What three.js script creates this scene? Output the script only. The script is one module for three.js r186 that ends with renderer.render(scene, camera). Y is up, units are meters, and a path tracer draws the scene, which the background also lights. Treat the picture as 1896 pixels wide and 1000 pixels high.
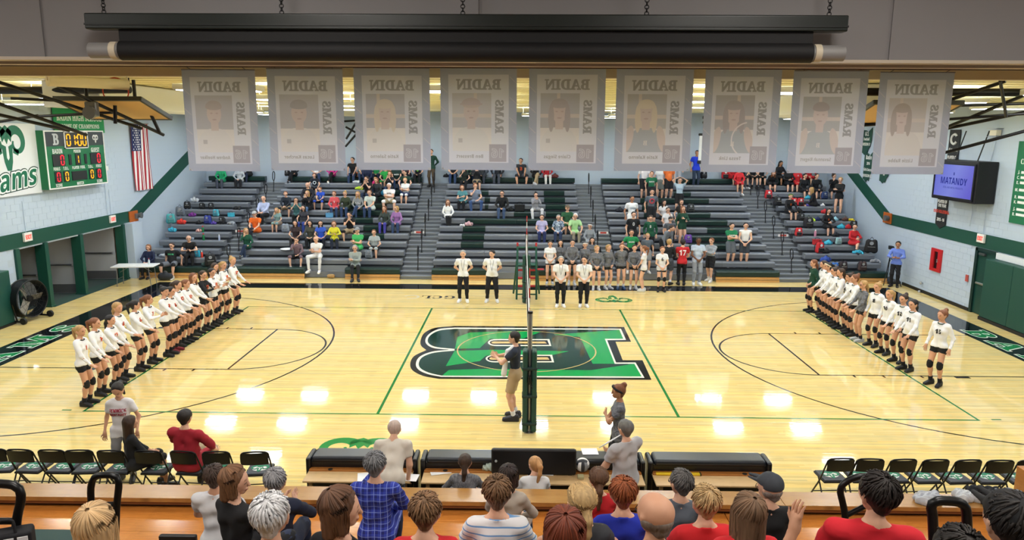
import * as THREE from 'three';
import { RoundedBoxGeometry } from 'three/addons/geometries/RoundedBoxGeometry.js';
import { mergeGeometries } from 'three/addons/utils/BufferGeometryUtils.js';
import { FontLoader } from 'three/addons/loaders/FontLoader.js';
import { RectAreaLightUniformsLib } from 'three/addons/lights/RectAreaLightUniformsLib.js';

// ---------- camera, exposure, lights ----------
const scene = new THREE.Scene();
scene.background = new THREE.Color(0x000000);
const FPX = 1347.83;
const camera = new THREE.PerspectiveCamera(2 * Math.atan(500 / FPX) * 180 / Math.PI, 1896 / 1000, 0.05, 120);
camera.position.set(-0.1526, 5.6677, 18.6055);
camera.rotation.set(-0.186506, 0.013107, 0.005325, 'YXZ');
camera.updateMatrixWorld(true);
const renderer = new THREE.WebGLRenderer({ antialias: true });
renderer.toneMapping = THREE.LinearToneMapping;
renderer.toneMappingExposure = 1.0;
renderer.shadowMap.enabled = true;
RectAreaLightUniformsLib.init();
const LAMP = 25, UPLIGHT = 34, GLOW = 9, LAMPCOL = 0xe3eeff;          // gym ceiling panels; the uplight is added to brighten the roof deck
const SEATLAMP = 17;                                     // dimmer fixtures over the seating
const LIGHT_ROWS = [-13.4, -10.05, -6.7, -3.35, 0, 3.35, 6.7];
const LIGHT_COLS = [-12.7, -9.7, -5.0, -1.2, 3.8, 8.5, 11.7];
const CEIL = 6.62;

// ---------- helpers ----------
const V = (x, y, z) => new THREE.Vector3(x, y, z);
function dirOf(u, v) { return V((u - 948) / FPX, -(v - 500) / FPX, -1).applyQuaternion(camera.quaternion); }
function onPlane(u, v, axis, val) { const d = dirOf(u, v), c = camera.position; return d.multiplyScalar((val - c[axis]) / d[axis]).add(c); }
const FL = (u, v) => onPlane(u, v, 'y', 0), atX = (u, v, x) => onPlane(u, v, 'x', x), atZ = (u, v, z) => onPlane(u, v, 'z', z), atY = (u, v, y) => onPlane(u, v, 'y', y);
let seed = 12345;
function rnd() { seed = (seed + 0x6d2b79f5) | 0; let t = Math.imul(seed ^ (seed >>> 15), 1 | seed); t = (t + Math.imul(t ^ (t >>> 7), 61 | t)) ^ t; return ((t ^ (t >>> 14)) >>> 0) / 4294967296; }
const rr = (a, b) => a + (b - a) * rnd();
const taken = {};
function numbered(n) { if (!(n in taken)) { taken[n] = 0; return n; } taken[n]++; return n + '_' + String(taken[n]).padStart(3, '0'); }
const matCache = {};
function mat(color, roughness = 0.7, metalness = 0, extra) {
  const key = color + '|' + roughness + '|' + metalness + '|' + (extra ? JSON.stringify(extra) : '');
  return matCache[key] ||= new THREE.MeshStandardMaterial({ color, roughness, metalness, ...extra });
}
const glow = (color, e) => { const k = 'glow' + color + e; return matCache[k] ||= new THREE.MeshStandardMaterial({ color: 0x111111, emissive: color, emissiveIntensity: e, roughness: 0.6 }); };
const clean = g => { const n = g.index ? g.toNonIndexed() : g; for (const k of Object.keys(n.attributes)) if (!['position', 'normal', 'uv'].includes(k)) n.deleteAttribute(k); return n; };
const merge = gs => gs.length === 1 ? clean(gs[0]) : mergeGeometries(gs.map(clean));
function bx(w, h, d, x = 0, y = 0, z = 0, bevel = 0) { const g = bevel ? new RoundedBoxGeometry(w, h, d, 1, bevel) : new THREE.BoxGeometry(w, h, d); return g.translate(x, y, z); }
const box2 = (x0, x1, y0, y1, z0, z1, b) => bx(x1 - x0, y1 - y0, z1 - z0, (x0 + x1) / 2, (y0 + y1) / 2, (z0 + z1) / 2, b);
function rod(a, b, r, sides = 8, r2 = r) { a = a.isVector3 ? a : V(...a); b = b.isVector3 ? b : V(...b); const d = b.clone().sub(a), g = new THREE.CylinderGeometry(r2, r, d.length(), sides); g.applyQuaternion(new THREE.Quaternion().setFromUnitVectors(V(0, 1, 0), d.clone().normalize())); return g.translate((a.x + b.x) / 2, (a.y + b.y) / 2, (a.z + b.z) / 2); }
function tube(pts, r, seg = 16, sides = 6, closed = false) { return new THREE.TubeGeometry(new THREE.CatmullRomCurve3(pts.map(p => p.isVector3 ? p : V(...p)), closed, 'catmullrom', 0.3), seg, r, sides, closed); }
function mesh(name, g, m, parent) { const o = new THREE.Mesh(Array.isArray(g) ? merge(g) : g, m); o.name = parent ? name : numbered(name); o.castShadow = o.receiveShadow = true; (parent || scene).add(o); return o; }
function thing(name, label, category, pos = [0, 0, 0], turn = 0, group) {
  const o = new THREE.Group(); o.name = numbered(name); o.position.set(...(pos.isVector3 ? pos.toArray() : pos)); o.rotation.y = turn; o.userData = { label, category };
  if (group) o.userData.group = group; scene.add(o); return o;
}
function tag(o, label, category, group) { o.userData = { label, category }; if (group) o.userData.group = group; return o; }
function struct(name, g, m, label, cat = 'structure') { const o = mesh(name, g, m); o.userData = { kind: 'structure', label, category: cat }; return o; }
const stuff = o => { o.userData.kind = 'stuff'; return o; };
// textures
function dataTex(w, h, f, srgb = true, rx = 1, ry = 1) {
  const d = new Uint8Array(w * h * 4);
  for (let y = 0; y < h; y++) for (let x = 0; x < w; x++) { const c = f(x, y), i = (y * w + x) * 4; d[i] = c[0]; d[i + 1] = c[1]; d[i + 2] = c[2]; d[i + 3] = 255; }
  const t = new THREE.DataTexture(d, w, h); t.wrapS = t.wrapT = THREE.RepeatWrapping; t.magFilter = THREE.LinearFilter; t.repeat.set(rx, ry);
  if (srgb) t.colorSpace = THREE.SRGBColorSpace; t.needsUpdate = true; return t;
}
function hash(x, y) { let n = Math.imul(x | 0, 374761393) + Math.imul(y | 0, 668265263); n = Math.imul(n ^ (n >>> 13), 1274126177); return ((n ^ (n >>> 16)) >>> 0) / 4294967296; }
function vnoise(x, y) { const xi = Math.floor(x), yi = Math.floor(y), fx = x - xi, fy = y - yi, sx = fx * fx * (3 - 2 * fx), sy = fy * fy * (3 - 2 * fy); const a = hash(xi, yi), b = hash(xi + 1, yi), c = hash(xi, yi + 1), d = hash(xi + 1, yi + 1); return (a + (b - a) * sx) * (1 - sy) + (c + (d - c) * sx) * sy; }
function canvasTex(w, h, draw) { const c = document.createElement('canvas'); c.width = w; c.height = h; const x = c.getContext('2d'); draw(x, w, h); const t = new THREE.CanvasTexture(c); t.colorSpace = THREE.SRGBColorSpace; return t; }
const font = await new FontLoader().loadAsync('fonts/droid/droid_sans_bold.typeface.json');
const serif = await new FontLoader().loadAsync('fonts/droid/droid_serif_bold.typeface.json');
// flat lettering: thin extruded shapes centred on the origin in the xy plane
function textGeo(str, size, { f = font, depth = 0.004, outset = 0, seg = 3, squash = 1 } = {}) {
  const g = new THREE.ExtrudeGeometry(f.generateShapes(str, size), { depth, curveSegments: seg, bevelEnabled: outset > 0, bevelSize: outset, bevelThickness: 0.0005, bevelSegments: 1 });
  g.computeBoundingBox(); const b = g.boundingBox; g.translate(-(b.min.x + b.max.x) / 2, -(b.min.y + b.max.y) / 2, 0); g.scale(squash, 1, 1); return g;
}
const shape = pts => new THREE.Shape(pts.map(p => new THREE.Vector2(p[0], p[1])));
function extr(pts, depth, bevel = 0) { return new THREE.ExtrudeGeometry(Array.isArray(pts) ? shape(pts) : pts, { depth, bevelEnabled: bevel > 0, bevelSize: bevel, bevelThickness: bevel, bevelSegments: 1, curveSegments: 8 }); }

// ---------- materials ----------
const GREEN = 0x0b4a38, COURTGREEN = 0x0e8a46, DKGREEN = 0x12302b, BLACK = 0x0c0c0e;
const wallPaint = mat(0xb9c8d9, 0.6), wallJoint = mat(0xb6c3d0, 0.7), greenPaint = mat(0x11493c, 0.5), seatGrey = mat(0x757a82, 0.34), seatGreen = mat(0x14302b, 0.34), blackMetal = mat(0x111113, 0.42, 0.3), blackPlastic = mat(0x101114, 0.45), chrome = mat(0xb9bcc0, 0.3, 0.9);
// maple strip floor: strips run along x, 57 mm wide
const PL = 1024;
const plankTone = (sx, sy) => hash(sx * 7 + 3, sy * 13 + 1);
function woodSample(x, y, strips, len, base, vary, grain) {          // x along the strip, y across, in texture pixels
  const sy = Math.floor(y / PL * strips), off = hash(sy, 77) * PL, seg = Math.floor(((x + off) % PL) / PL * len), t = plankTone(seg, sy);
  const g = vnoise(x * 0.03, y * 1.1 + sy * 9) * 0.6 + vnoise(x * 0.008, y * 0.5 + sy * 5) * 0.4, streak = Math.max(0, vnoise(x * 0.012 + 40, y * 0.9 + sy * 3) - 0.78) * 2.2;
  const k = 1 + (t - 0.5) * vary + (g - 0.5) * grain - streak * 0.5, red = (hash(seg + 9, sy + 31) - 0.5) * 0.05;
  return [Math.min(255, base[0] * k * (1 + red)), Math.min(255, base[1] * k), Math.min(255, base[2] * k * (1 - red * 2))];
}
const floorTex = dataTex(PL, PL, (x, y) => woodSample(x, y, 48, 3, [229, 204, 137], 0.1, 0.12), true);
const floorBump = dataTex(1024, 1024, (x, y) => { const q = y / 1024 * 48, sy = Math.floor(q), f = q - sy - 0.5, bo = Math.floor(((x + hash(sy, 77) * 1024) % 1024) / 1024 * 3); const v = 128 + 130 * f * (hash(sy * 3 + bo, 5) - 0.5) + 90 * f * f * (hash(sy * 5 + bo, 9) - 0.3) + 46 * (vnoise(x * 0.02, y * 0.06) - 0.5) - (Math.abs(f) > 0.46 ? 14 : 0); return [v, v, v]; }, false);
const benchTex = dataTex(PL, 256, (x, y) => woodSample(x, y * 4, 2, 2, [206, 158, 96], 0.1, 0.22), true);
const deskTex = dataTex(512, 256, (x, y) => woodSample(x * 2, y * 4, 1, 1, [206, 172, 122], 0.02, 0.1), true);
const floorMat = new THREE.MeshPhysicalMaterial({ map: floorTex, roughness: 0.04, bumpMap: floorBump, bumpScale: 0.0005, specularIntensity: 0.9 });
const benchMat = new THREE.MeshPhysicalMaterial({ map: benchTex, roughness: 0.22 });
const deskMat = new THREE.MeshStandardMaterial({ map: deskTex, roughness: 0.4 });
const paint = c => mat(c, 0.08);   // glossy court paint under the same varnish
function uvMeters(g, ax, ay, sx, sy) { const p = g.attributes.position, u = g.attributes.uv; for (let i = 0; i < p.count; i++) u.setXY(i, p['get' + ax](i) / sx, p['get' + ay](i) / sy); return g; }

// ---------- the shell of the gym ----------
const XL = -15.5, XR = 14.5, ZB = -16.8, ZH = 9.2, ZN = 23.5;
struct('floor', uvMeters(box2(XL - 0.4, XR + 0.4, -0.3, 0, ZB - 0.3, 9.7), 'X', 'Z', 5.5, 2.736), floorMat, 'glossy maple strip gymnasium floor with court markings', 'floor');
struct('floor_seating', box2(XL - 0.4, XR + 0.4, -0.3, 0, 9.7, ZN + 0.3), mat(0x6b6b6b, 0.8), 'concrete floor under the near wooden seating', 'floor');
// back wall, side walls: mortar backing with separate painted blocks standing proud of it
struct('wall_back', box2(XL - 0.3, XR + 0.3, 0, 8.6, ZB - 0.3, ZB - 0.008), wallJoint, 'white painted block wall behind the far bleachers', 'wall');
const wallBack = scene.children.at(-1);
const DOOR0 = -9.1, DOOR1 = -2.9, DOORH = 2.08;     // doorway opening in the left wall (z range)
struct('wall_left', [box2(XL - 0.3, XL - 0.008, DOORH, 8.6, DOOR0, DOOR1), box2(XL - 0.3, XL - 0.008, 0, 8.6, ZB - 0.3, DOOR0), box2(XL - 0.3, XL - 0.008, 0, 8.6, DOOR1, ZN)], wallJoint, 'white painted block wall on the scoreboard side of the gym', 'wall');
const wallLeft = scene.children.at(-1);
const RD0 = -4.75, RD1 = -3.7;                        // recessed doorway in the right wall
struct('wall_right', [box2(XR + 0.008, XR + 0.3, 2.1, 8.6, RD0, RD1), box2(XR + 0.008, XR + 0.3, 0, 8.6, ZB - 0.3, RD0), box2(XR + 0.008, XR + 0.3, 0, 8.6, RD1, ZN)], wallJoint, 'white painted block wall on the screen side of the gym', 'wall');
const wallRight = scene.children.at(-1);
struct('wall_near', box2(XL - 0.3, XR + 0.3, 0, 8.6, ZN, ZN + 0.3), mat(0x9a938c, 0.8), 'wall behind the near seating', 'wall');
struct('ceiling_seating', box2(XL - 0.3, XR + 0.3, 8.4, 8.6, 9.2, ZN), mat(0xb0aaa2, 0.85), 'plain ceiling above the near seating', 'ceiling');
const BW = 0.406, BH = 0.203, J = 0.006;
function blocks(wall, axis, face, into, a0, a1, y0, y1, skip, near) {   // running-bond blocks; `near` ranks which are separate parts
  const g = new THREE.BoxGeometry(axis === 'x' ? 0.012 : BW - J, BH - J, axis === 'x' ? BW - J : 0.012), all = [];
  for (let r = 0; r < Math.floor((y1 - y0) / BH); r++) for (let i = 0; i < Math.ceil((a1 - a0) / BW); i++) {
    const a = a0 + (i + (r % 2 ? 0.5 : 0)) * BW + BW / 2, y = y0 + r * BH + BH / 2;
    if (a + BW / 2 > a1 + 0.01 || skip(a, y)) continue; all.push([near(a, y), a, y]);
  }
  all.sort((p, q) => p[0] - q[0]);
  const rest = [];
  all.forEach(([, a, y], i) => {
    const p = axis === 'x' ? [face - into * 0.0045, y, a] : [a, y, face - into * 0.0045];
    if (i < 290) { const m = mesh('block', g, wallPaint, wall); m.position.set(...p); }
    else { const h = new THREE.PlaneGeometry(BW - J, BH - J); if (axis === 'x') h.rotateY(into > 0 ? Math.PI / 2 : -Math.PI / 2); rest.push(h.translate(p[0] + (axis === 'x' ? into * 0.006 : 0), p[1], p[2] + (axis === 'z' ? into * 0.006 : 0))); }
  });
  if (rest.length) stuff(mesh('block_courses', rest, wallPaint, wall));
}
blocks(wallLeft, 'x', XL, 1, ZB, 9.0, 0, 6.5, (z, y) => z > DOOR0 - 0.15 && z < DOOR1 + 0.15 && y < DOORH + 0.1, (z, y) => Math.hypot(z + 6, (y - 4) * 1.2) + (z > -2.2 ? 30 : 0));
blocks(wallRight, 'x', XR, -1, ZB, 9.0, 0, 6.5, (z, y) => z > RD0 - 0.15 && z < RD1 + 0.15 && y < 2.2, (z, y) => Math.hypot(z + 6.5, (y - 2) * 1.1) + (z > -3.5 ? 30 : 0));
blocks(wallBack, 'z', ZB, 1, XL, XR, 3.2, 6.5, () => false, (x, y) => (y > 5.2 ? 5 : 0) + Math.abs(Math.abs(((x + 40.1) % 4.1) - 2.05) * -2.4 + 4) + Math.abs(x) * 0.02);
// ribbed roof deck
{
  const p = [], step = 0.64; let z = ZB;
  p.push([ZB, 7.0]);
  while (z < 9.4) { p.push([z, CEIL], [z + 0.30, CEIL], [z + 0.36, CEIL + 0.13], [z + 0.58, CEIL + 0.13]); z += step; }
  p.push([z, CEIL], [z, 7.0]);
  const g = extr(p.map(([a, b]) => [a, b]), XR - XL + 0.4); g.rotateY(-Math.PI / 2).translate(XR + 0.2, 0, 0);
  struct('ceiling', g, mat(0xf4e8b4, 0.75), 'cream ribbed metal roof deck above the court', 'ceiling');
}
// ---------- things on the walls ----------
// flat shape on a side wall from (z, y) points, standing `depth` proud of the blocks
function wallShape(side, pts, depth, off = 0.004) {
  const g = extr(pts.map(([z, y]) => side === 'L' ? [-z, y] : [z, y]), depth);
  return side === 'L' ? g.rotateY(Math.PI / 2).translate(XL + off, 0, 0) : g.rotateY(-Math.PI / 2).translate(XR - off, 0, 0);
}
const onLeft = (z, y, off = 0.01) => [XL + off, y, z], onRight = (z, y, off = 0.01) => [XR - off, y, z];
struct('trim_1', wallShape('L', [[9.2, 2.15], [9.2, 2.6], [-9.6, 2.58], [-16.79, 5.5], [-16.79, 4.92], [-9.93, 2.13]], 0.02), greenPaint, 'dark green painted band rising along the left wall', 'trim');
struct('trim_2', wallShape('R', [[9.2, 2.15], [9.2, 2.61], [-10.45, 2.58], [-16.79, 5.5], [-16.79, 4.92], [-10.7, 2.15]], 0.02), greenPaint, 'dark green painted band rising along the right wall', 'trim');
struct('baseboard_right', [box2(XR - 0.03, XR, 0, 0.11, -9.0, RD0 - 0.05)], mat(0x141414, 0.5), 'black rubber baseboard along the right wall', 'baseboard');
struct('baseboard_back', [box2(XL, XR, 0, 0.11, ZB, ZB + 0.03)], mat(0x141414, 0.5), 'black rubber baseboard along the back wall', 'baseboard');
// left doorway: green posts, open grey doors in the vestibule behind
struct('wall_vestibule', [box2(XL - 4.2, XL - 4.0, 0, 2.9, -11, -1.5), box2(XL - 4, XL - 0.3, 0, 2.9, -11.2, -11), box2(XL - 4, XL - 0.3, 0, 2.9, -1.7, -1.5), box2(XL - 4.2, XL - 0.3, 2.7, 2.9, -11, -1.5)], mat(0xa88a6a, 0.8), 'tan lobby walls beyond the left doorway', 'wall');
struct('floor_vestibule', box2(XL - 4.2, XL - 0.4, -0.28, 0.002, -11, -1.5), mat(0x2b3b3a, 0.9), 'dark green lobby carpet beyond the left doorway', 'floor');
{ const t = thing('added_lobby_light', 'added unseen light brightening the lobby doors beyond the left doorway', 'ceiling light', [XL - 2.2, 2.66, -6.2]); mesh('light_housing', bx(0.62, 0.05, 1.24, 0, 0.01, 0), mat(0xd8d8d2, 0.5), t); mesh('light_lens', bx(0.56, 0.012, 1.18, 0, -0.02, 0), new THREE.MeshStandardMaterial({ color: 0xffffff, emissive: 0xfff0dc, emissiveIntensity: 5, roughness: 0.5 }), t); const l = new THREE.RectAreaLight(0xfff0dc, 6, 0.56, 1.18); l.position.set(XL - 2.2, 2.63, -6.2); l.lookAt(XL - 2.2, 0, -6.2); scene.add(l); }  // unseen lamp added to brighten the open grey doors
tag(mesh('doormat', box2(XL - 0.42, XL + 0.15, 0, 0.008, DOOR0 + 0.15, -4.3), mat(0x24423c, 0.95)), 'dark green mat at the left doorway threshold', 'mat');
struct('wall_pier', [box2(XL, XL + 0.35, 0, 2.15, -9.75, -9.05)], wallPaint, 'short white pier at the end of the left doorway', 'wall');
[-8.99, -6.25, -4.35, -3.0].forEach((z, i) => tag(mesh('door_post', [box2(XL - 0.28, XL + 0.06, 0, 2.12, z - 0.09, z + 0.09, 0.008), box2(XL - 0.3, XL + 0.09, 0, 0.05, z - 0.12, z + 0.12, 0.008)], greenPaint), ['dark green steel doorway post beside the white pier', 'dark green steel doorway post between far pair of open doors', 'dark green steel doorway post between the fan and middle door', 'dark green steel doorway post behind the floor fan'][i], 'door post', 'green doorway posts'));
[-9.0, -6.45, -4.55].forEach((z, i) => {
  const d = thing('gym_door', ['open grey steel door nearest the white pier', 'open grey steel door in the middle of the doorway', 'open grey steel door behind the floor fan'][i], 'door', [XL - 0.34, 0.01, z + 0.06], 0.08, 'open grey doors at the left doorway');
  mesh('door_leaf', bx(1.2, 2.04, 0.045, -0.6, 1.02, 0, 0.006), mat(0xa2a5a8, 0.55), d); mesh('kick_plate', bx(1.14, 0.3, 0.012, -0.6, 0.17, 0.026), mat(0x6d7072, 0.4, 0.6), d);
  const b = mesh('push_bar', [bx(1.0, 0.05, 0.05, -0.6, 1.02, 0.07, 0.012)], mat(0x55585b, 0.35, 0.6), d); for (const x of [-0.12, -1.06]) mesh('end_bracket', bx(0.08, 0.09, 0.07, x, 1.02, 0.05, 0.01), mat(0x9a9c9e, 0.4, 0.5), b);
});
// wall pads at the near end of the left wall, and right
function padRow(side, z0, z1, n, top, label) {
  const t = thing('wall_padding', label, 'wall pad', [0, 0, 0]); const w = (z1 - z0) / n;
  for (let i = 0; i < n; i++) mesh('pad_panel', side === 'L' ? box2(XL + 0.01, XL + 0.3, 0.06, top, z0 + i * w + 0.006, z0 + (i + 1) * w - 0.006, 0.02) : box2(XR - 0.32, XR - 0.02, 0.1, top, z0 + i * w + 0.006, z0 + (i + 1) * w - 0.006, 0.02), mat(0x14493f, 0.5), t);
  mesh('base_strip', side === 'L' ? box2(XL + 0.01, XL + 0.32, 0, 0.06, z0, z1) : box2(XR - 0.34, XR - 0.02, 0, 0.1, z0, z1), mat(0x131313, 0.6), t); return t;
}
padRow('L', -2.2, 2.3, 4, 1.62, 'dark green padded wall panels beside the floor fan');
padRow('R', -3.75, 4.0, 6, 1.92, 'dark green padded wall panels under the record board');
// right doorway with double green door, set back
{
  const d = struct('door_1', [box2(XR + 0.02, XR + 0.08, 0.02, 2.05, RD0 + 0.1, RD1 - 0.02)], mat(0x0e4038, 0.45), 'green double door set into the right wall', 'door');
  mesh('door_frame', [box2(XR - 0.03, XR + 0.3, 0, 2.12, RD0 - 0.02, RD0 + 0.1), box2(XR - 0.03, XR + 0.3, 2.03, 2.13, RD0, RD1)], mat(0x0a2f2a, 0.45), d);
  mesh('push_bar', bx(0.06, 0.06, 0.7, XR - 0.0, 1.0, -4.25, 0.015), chrome, d); mesh('door_closer', bx(0.08, 0.07, 0.3, XR - 0.02, 1.95, -4.4, 0.01), mat(0x5c5f62, 0.4, 0.6), d);
}
struct('wall_panel', box2(XR - 0.05, XR - 0.008, 1.93, 2.12, RD1, 4.0), mat(0xdfe2e5, 0.6), 'white strip above the green wall pads', 'wall');
// exit signs
function exitSign(side, z, y, label) {
  const g = thing('exit_sign', label, 'exit sign', side === 'L' ? onLeft(z, y, 0.03) : onRight(z, y, 0.03), side === 'L' ? Math.PI / 2 : -Math.PI / 2, 'red lettered exit signs');
  mesh('housing', bx(0.36, 0.27, 0.07, 0, 0, 0.035, 0.01), mat(0xe9e7e2, 0.5), g);
  const t = mesh('lettering', textGeo('EXIT', 0.13, { depth: 0.006, squash: 0.72 }).translate(0, 0, 0.072), glow(0xff3a22, 1.3), g);
  mesh('conduit', rod([0, 0.13, 0], [0, side === 'L' ? 1.1 : 0.9, 0], 0.01, 5), wallPaint, g);
}
exitSign('L', -3.5, 2.42, 'white exit sign on green band above the near doors'); exitSign('L', -8.25, 2.42, 'white exit sign on green band by the wooden bracket'); exitSign('R', -4.5, 2.45, 'white exit sign above the green double door');
// corner brackets with wooden plates on the band knees
[['L', -9.75, 2.35, 'orange wooden plate with speaker at left band bend'], ['R', -10.55, 2.4, 'orange wooden plate with speaker at right band bend']].forEach(([s, z, y, l]) => {
  const g = thing('wall_bracket', l, 'bracket', s === 'L' ? onLeft(z, y, 0.03) : onRight(z, y, 0.03), s === 'L' ? Math.PI / 2 : -Math.PI / 2);
  mesh('wood_plate', bx(0.62, 0.42, 0.05, 0, 0, 0.025, 0.008), new THREE.MeshStandardMaterial({ map: benchTex, color: 0xe09a62, roughness: 0.5 }), g);
  mesh('floodlight', [new THREE.CylinderGeometry(0.12, 0.07, 0.16, 14).rotateX(Math.PI / 2).translate(0.22, 0.02, 0.16), bx(0.12, 0.2, 0.1, 0.1, 0, 0.09, 0.01)], mat(0x777b7e, 0.4, 0.5), g);
});
// camera box on the left wall with its cable run; small plates
{
  const g = thing('wall_sensor', 'small white sensor box with conduit on the left wall', 'sensor', onLeft(-8.0, 4.3, 0.02), Math.PI / 2);
  mesh('sensor_box', bx(0.3, 0.16, 0.14, 0, 0, 0.07, 0.02), mat(0xe2e2de, 0.5), g); mesh('conduit', rod([0.02, -0.08, 0.02], [0.02, -1.7, 0.02], 0.014, 6), wallPaint, g); mesh('wire_guard', [-0.12, 0, 0.12].map(x => rod([x, 0.14, 0.18], [x, 0.1, 0], 0.006, 4)), chrome, g);
  const h = thing('wall_sensor', 'small white horn box high on the right wall', 'sensor', atX(1848, 246, XR - 0.02), -Math.PI / 2);
  mesh('sensor_box', bx(0.34, 0.18, 0.16, 0, 0, 0.08, 0.02), mat(0xe6e2cf, 0.5), h); mesh('wire_guard', [bx(0.5, 0.012, 0.2, 0, 0.14, 0.1), bx(0.5, 0.012, 0.2, 0, -0.12, 0.1)], chrome, h); mesh('conduit', rod([0, -0.12, 0.02], [-0.3, -1.5, 0.02], 0.012, 5), wallPaint, h);
  tag(mesh('wall_socket', bx(0.02, 0.2, 0.14, 0, 0, 0, 0.004), mat(0x2b2d2c, 0.6)), 'black wall plate above the registration table', 'socket').position.set(XL + 0.02, 1.55, -9.95);
  tag(mesh('wall_switch', [bx(0.03, 0.22, 0.14, 0, 0, 0, 0.006)], mat(0xb9514a, 0.5)), 'small red alarm pull beside the white pier', 'alarm').position.set(XR - 0.02, 1.05, -5.05);
  const f = thing('fire_extinguisher_cabinet', 'red fire extinguisher cabinet on the right wall', 'cabinet', onRight(-6.9, 1.33, 0.0), -Math.PI / 2);
  mesh('frame', [box2(-0.32, 0.32, 0.3, 0.4, 0, 0.06), box2(-0.32, 0.32, -0.4, -0.3, 0, 0.06), box2(-0.32, -0.12, -0.3, 0.3, 0, 0.06), box2(0.12, 0.32, -0.3, 0.3, 0, 0.06)], mat(0xc01f22, 0.4), f); mesh('window_pane', box2(-0.12, 0.12, -0.3, 0.3, 0.005, 0.02), mat(0x2a0a0c, 0.25), f); mesh('handle', bx(0.03, 0.12, 0.04, 0.15, 0, 0.08, 0.008), chrome, f);
  for (const [u, v, l] of [[1705, 524, 'small round valve on the right wall above floor'], [1702, 540, 'black hook on right wall near the baseboard']]) tag(mesh('wall_valve', [new THREE.SphereGeometry(0.055, 10, 8), rod([0, 0, 0], [0.1, 0, 0], 0.02, 6)], chrome), l, 'valve').position.copy(atX(u, v, XR - 0.08));
}
// scoreboard
{
  const w = 3.3, h = 1.86, s = thing('scoreboard', 'green electronic scoreboard with lit red and yellow digits', 'scoreboard', onLeft(-6.05, 3.8, 0.02), Math.PI / 2);
  const white = mat(0xe8e8e6, 0.5), dark = mat(0x16181a, 0.5), red = glow(0xff2030, 1.6), amber = glow(0xffb010, 1.6);
  mesh('cabinet', bx(w, h, 0.3, 0, h / 2, 0.16, 0.01), mat(0x0f6b3f, 0.45), s);
  mesh('edge_trim', [box2(-w / 2, w / 2, 0, 0.04, 0.3, 0.325), box2(-w / 2, w / 2, h - 0.04, h, 0.3, 0.325), box2(-w / 2, -w / 2 + 0.04, 0.04, h - 0.04, 0.3, 0.325), box2(w / 2 - 0.04, w / 2, 0.04, h - 0.04, 0.3, 0.325)], white, s);
  mesh('header_panel', box2(-w / 2 + 0.05, w / 2 - 0.05, 1.36, h - 0.05, 0.31, 0.318), mat(0x2b3136, 0.5), s);
  const clock = mesh('clock_window', box2(-0.62, 0.62, 1.3, 1.8, 0.31, 0.33), dark, s);
  mesh('window_border', [box2(-0.66, 0.66, 1.8, 1.83, 0.31, 0.34), box2(-0.66, 0.66, 1.27, 1.3, 0.31, 0.34), box2(-0.66, -0.62, 1.27, 1.83, 0.31, 0.34), box2(0.62, 0.66, 1.27, 1.83, 0.31, 0.34)], white, clock);
  const SEG = { 0: 'abcdef', 1: 'bc' };
  function digit(ch, x, y, sz, m) {
    const a = sz * 0.5, t = sz * 0.12, gs = []; const on = SEG[ch];
    const put = (k, g) => { if (on.includes(k)) gs.push(g); };
    put('a', bx(a - t, t, 0.01, 0, sz / 2, 0)); put('d', bx(a - t, t, 0.01, 0, -sz / 2, 0)); put('b', bx(t, sz / 2 - t, 0.01, a / 2, sz / 4, 0)); put('c', bx(t, sz / 2 - t, 0.01, a / 2, -sz / 4, 0)); put('f', bx(t, sz / 2 - t, 0.01, -a / 2, sz / 4, 0)); put('e', bx(t, sz / 2 - t, 0.01, -a / 2, -sz / 4, 0));
    mesh('lit_digit', merge(gs).translate(x, y, 0.336), m, s);
  }
  [['0', -0.44], ['1', -0.18], ['0', 0.16], ['0', 0.44]].forEach(([c, x]) => digit(c, x, 1.55, 0.36, amber)); mesh('lit_colon', [bx(0.045, 0.045, 0.01, 0, 1.64, 0.336), bx(0.045, 0.045, 0.01, 0, 1.46, 0.336)], amber, s);
  for (const [x0, x1, y0, y1] of [[-1.35, -0.72, 0.72, 1.1], [0.72, 1.35, 0.72, 1.1], [-0.5, -0.37, 0.74, 1.08], [0.37, 0.5, 0.74, 1.08], [-0.14, 0.14, 0.72, 1.1], [-1.32, -0.98, 0.2, 0.55], [-0.86, -0.56, 0.2, 0.55], [-0.42, 0.42, 0.22, 0.52], [0.56, 0.86, 0.2, 0.55], [0.98, 1.32, 0.2, 0.55]]) mesh('digit_window', box2(x0, x1, y0, y1, 0.31, 0.33), dark, s);
  digit('0', -0.87, 0.91, 0.3, red); digit('0', 1.2, 0.91, 0.3, red); digit('1', -0.06, 0.91, 0.26, amber); digit('0', -1.15, 0.375, 0.27, red); digit('0', -0.71, 0.375, 0.27, amber); digit('0', 0.71, 0.375, 0.27, amber); digit('0', 1.15, 0.375, 0.27, red);
  for (const [str, x, y, sz] of [['BADIN', -1.06, 1.2, 0.15], ['GUEST', 1.06, 1.2, 0.15], ['PERIOD', 0, 1.18, 0.1], ['FOULS', -1.18, 0.64, 0.1], ['T.O.L.', -0.7, 0.64, 0.1], ['PLAYER  FOUL', 0, 0.64, 0.1], ['T.O.L.', 0.68, 0.64, 0.1], ['FOULS', 1.18, 0.64, 0.1], ['SCORE', -1.15, 0.11, 0.1], ['MATCH', 0, 0.11, 0.1], ['SCORE', 1.15, 0.11, 0.1]]) mesh('lettering', textGeo(str, sz, { squash: 0.8 }).translate(x, y, 0.316), white, s);
  mesh('school_letter', textGeo('B', 0.34, { f: serif, outset: 0.012 }).translate(-1.1, 1.58, 0.322), mat(0xb9bec2, 0.4), s);
  mesh('guest_emblem', ramGeo(0.3, 0.006).translate(1.12, 1.58, 0.322), white, s);
}
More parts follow.
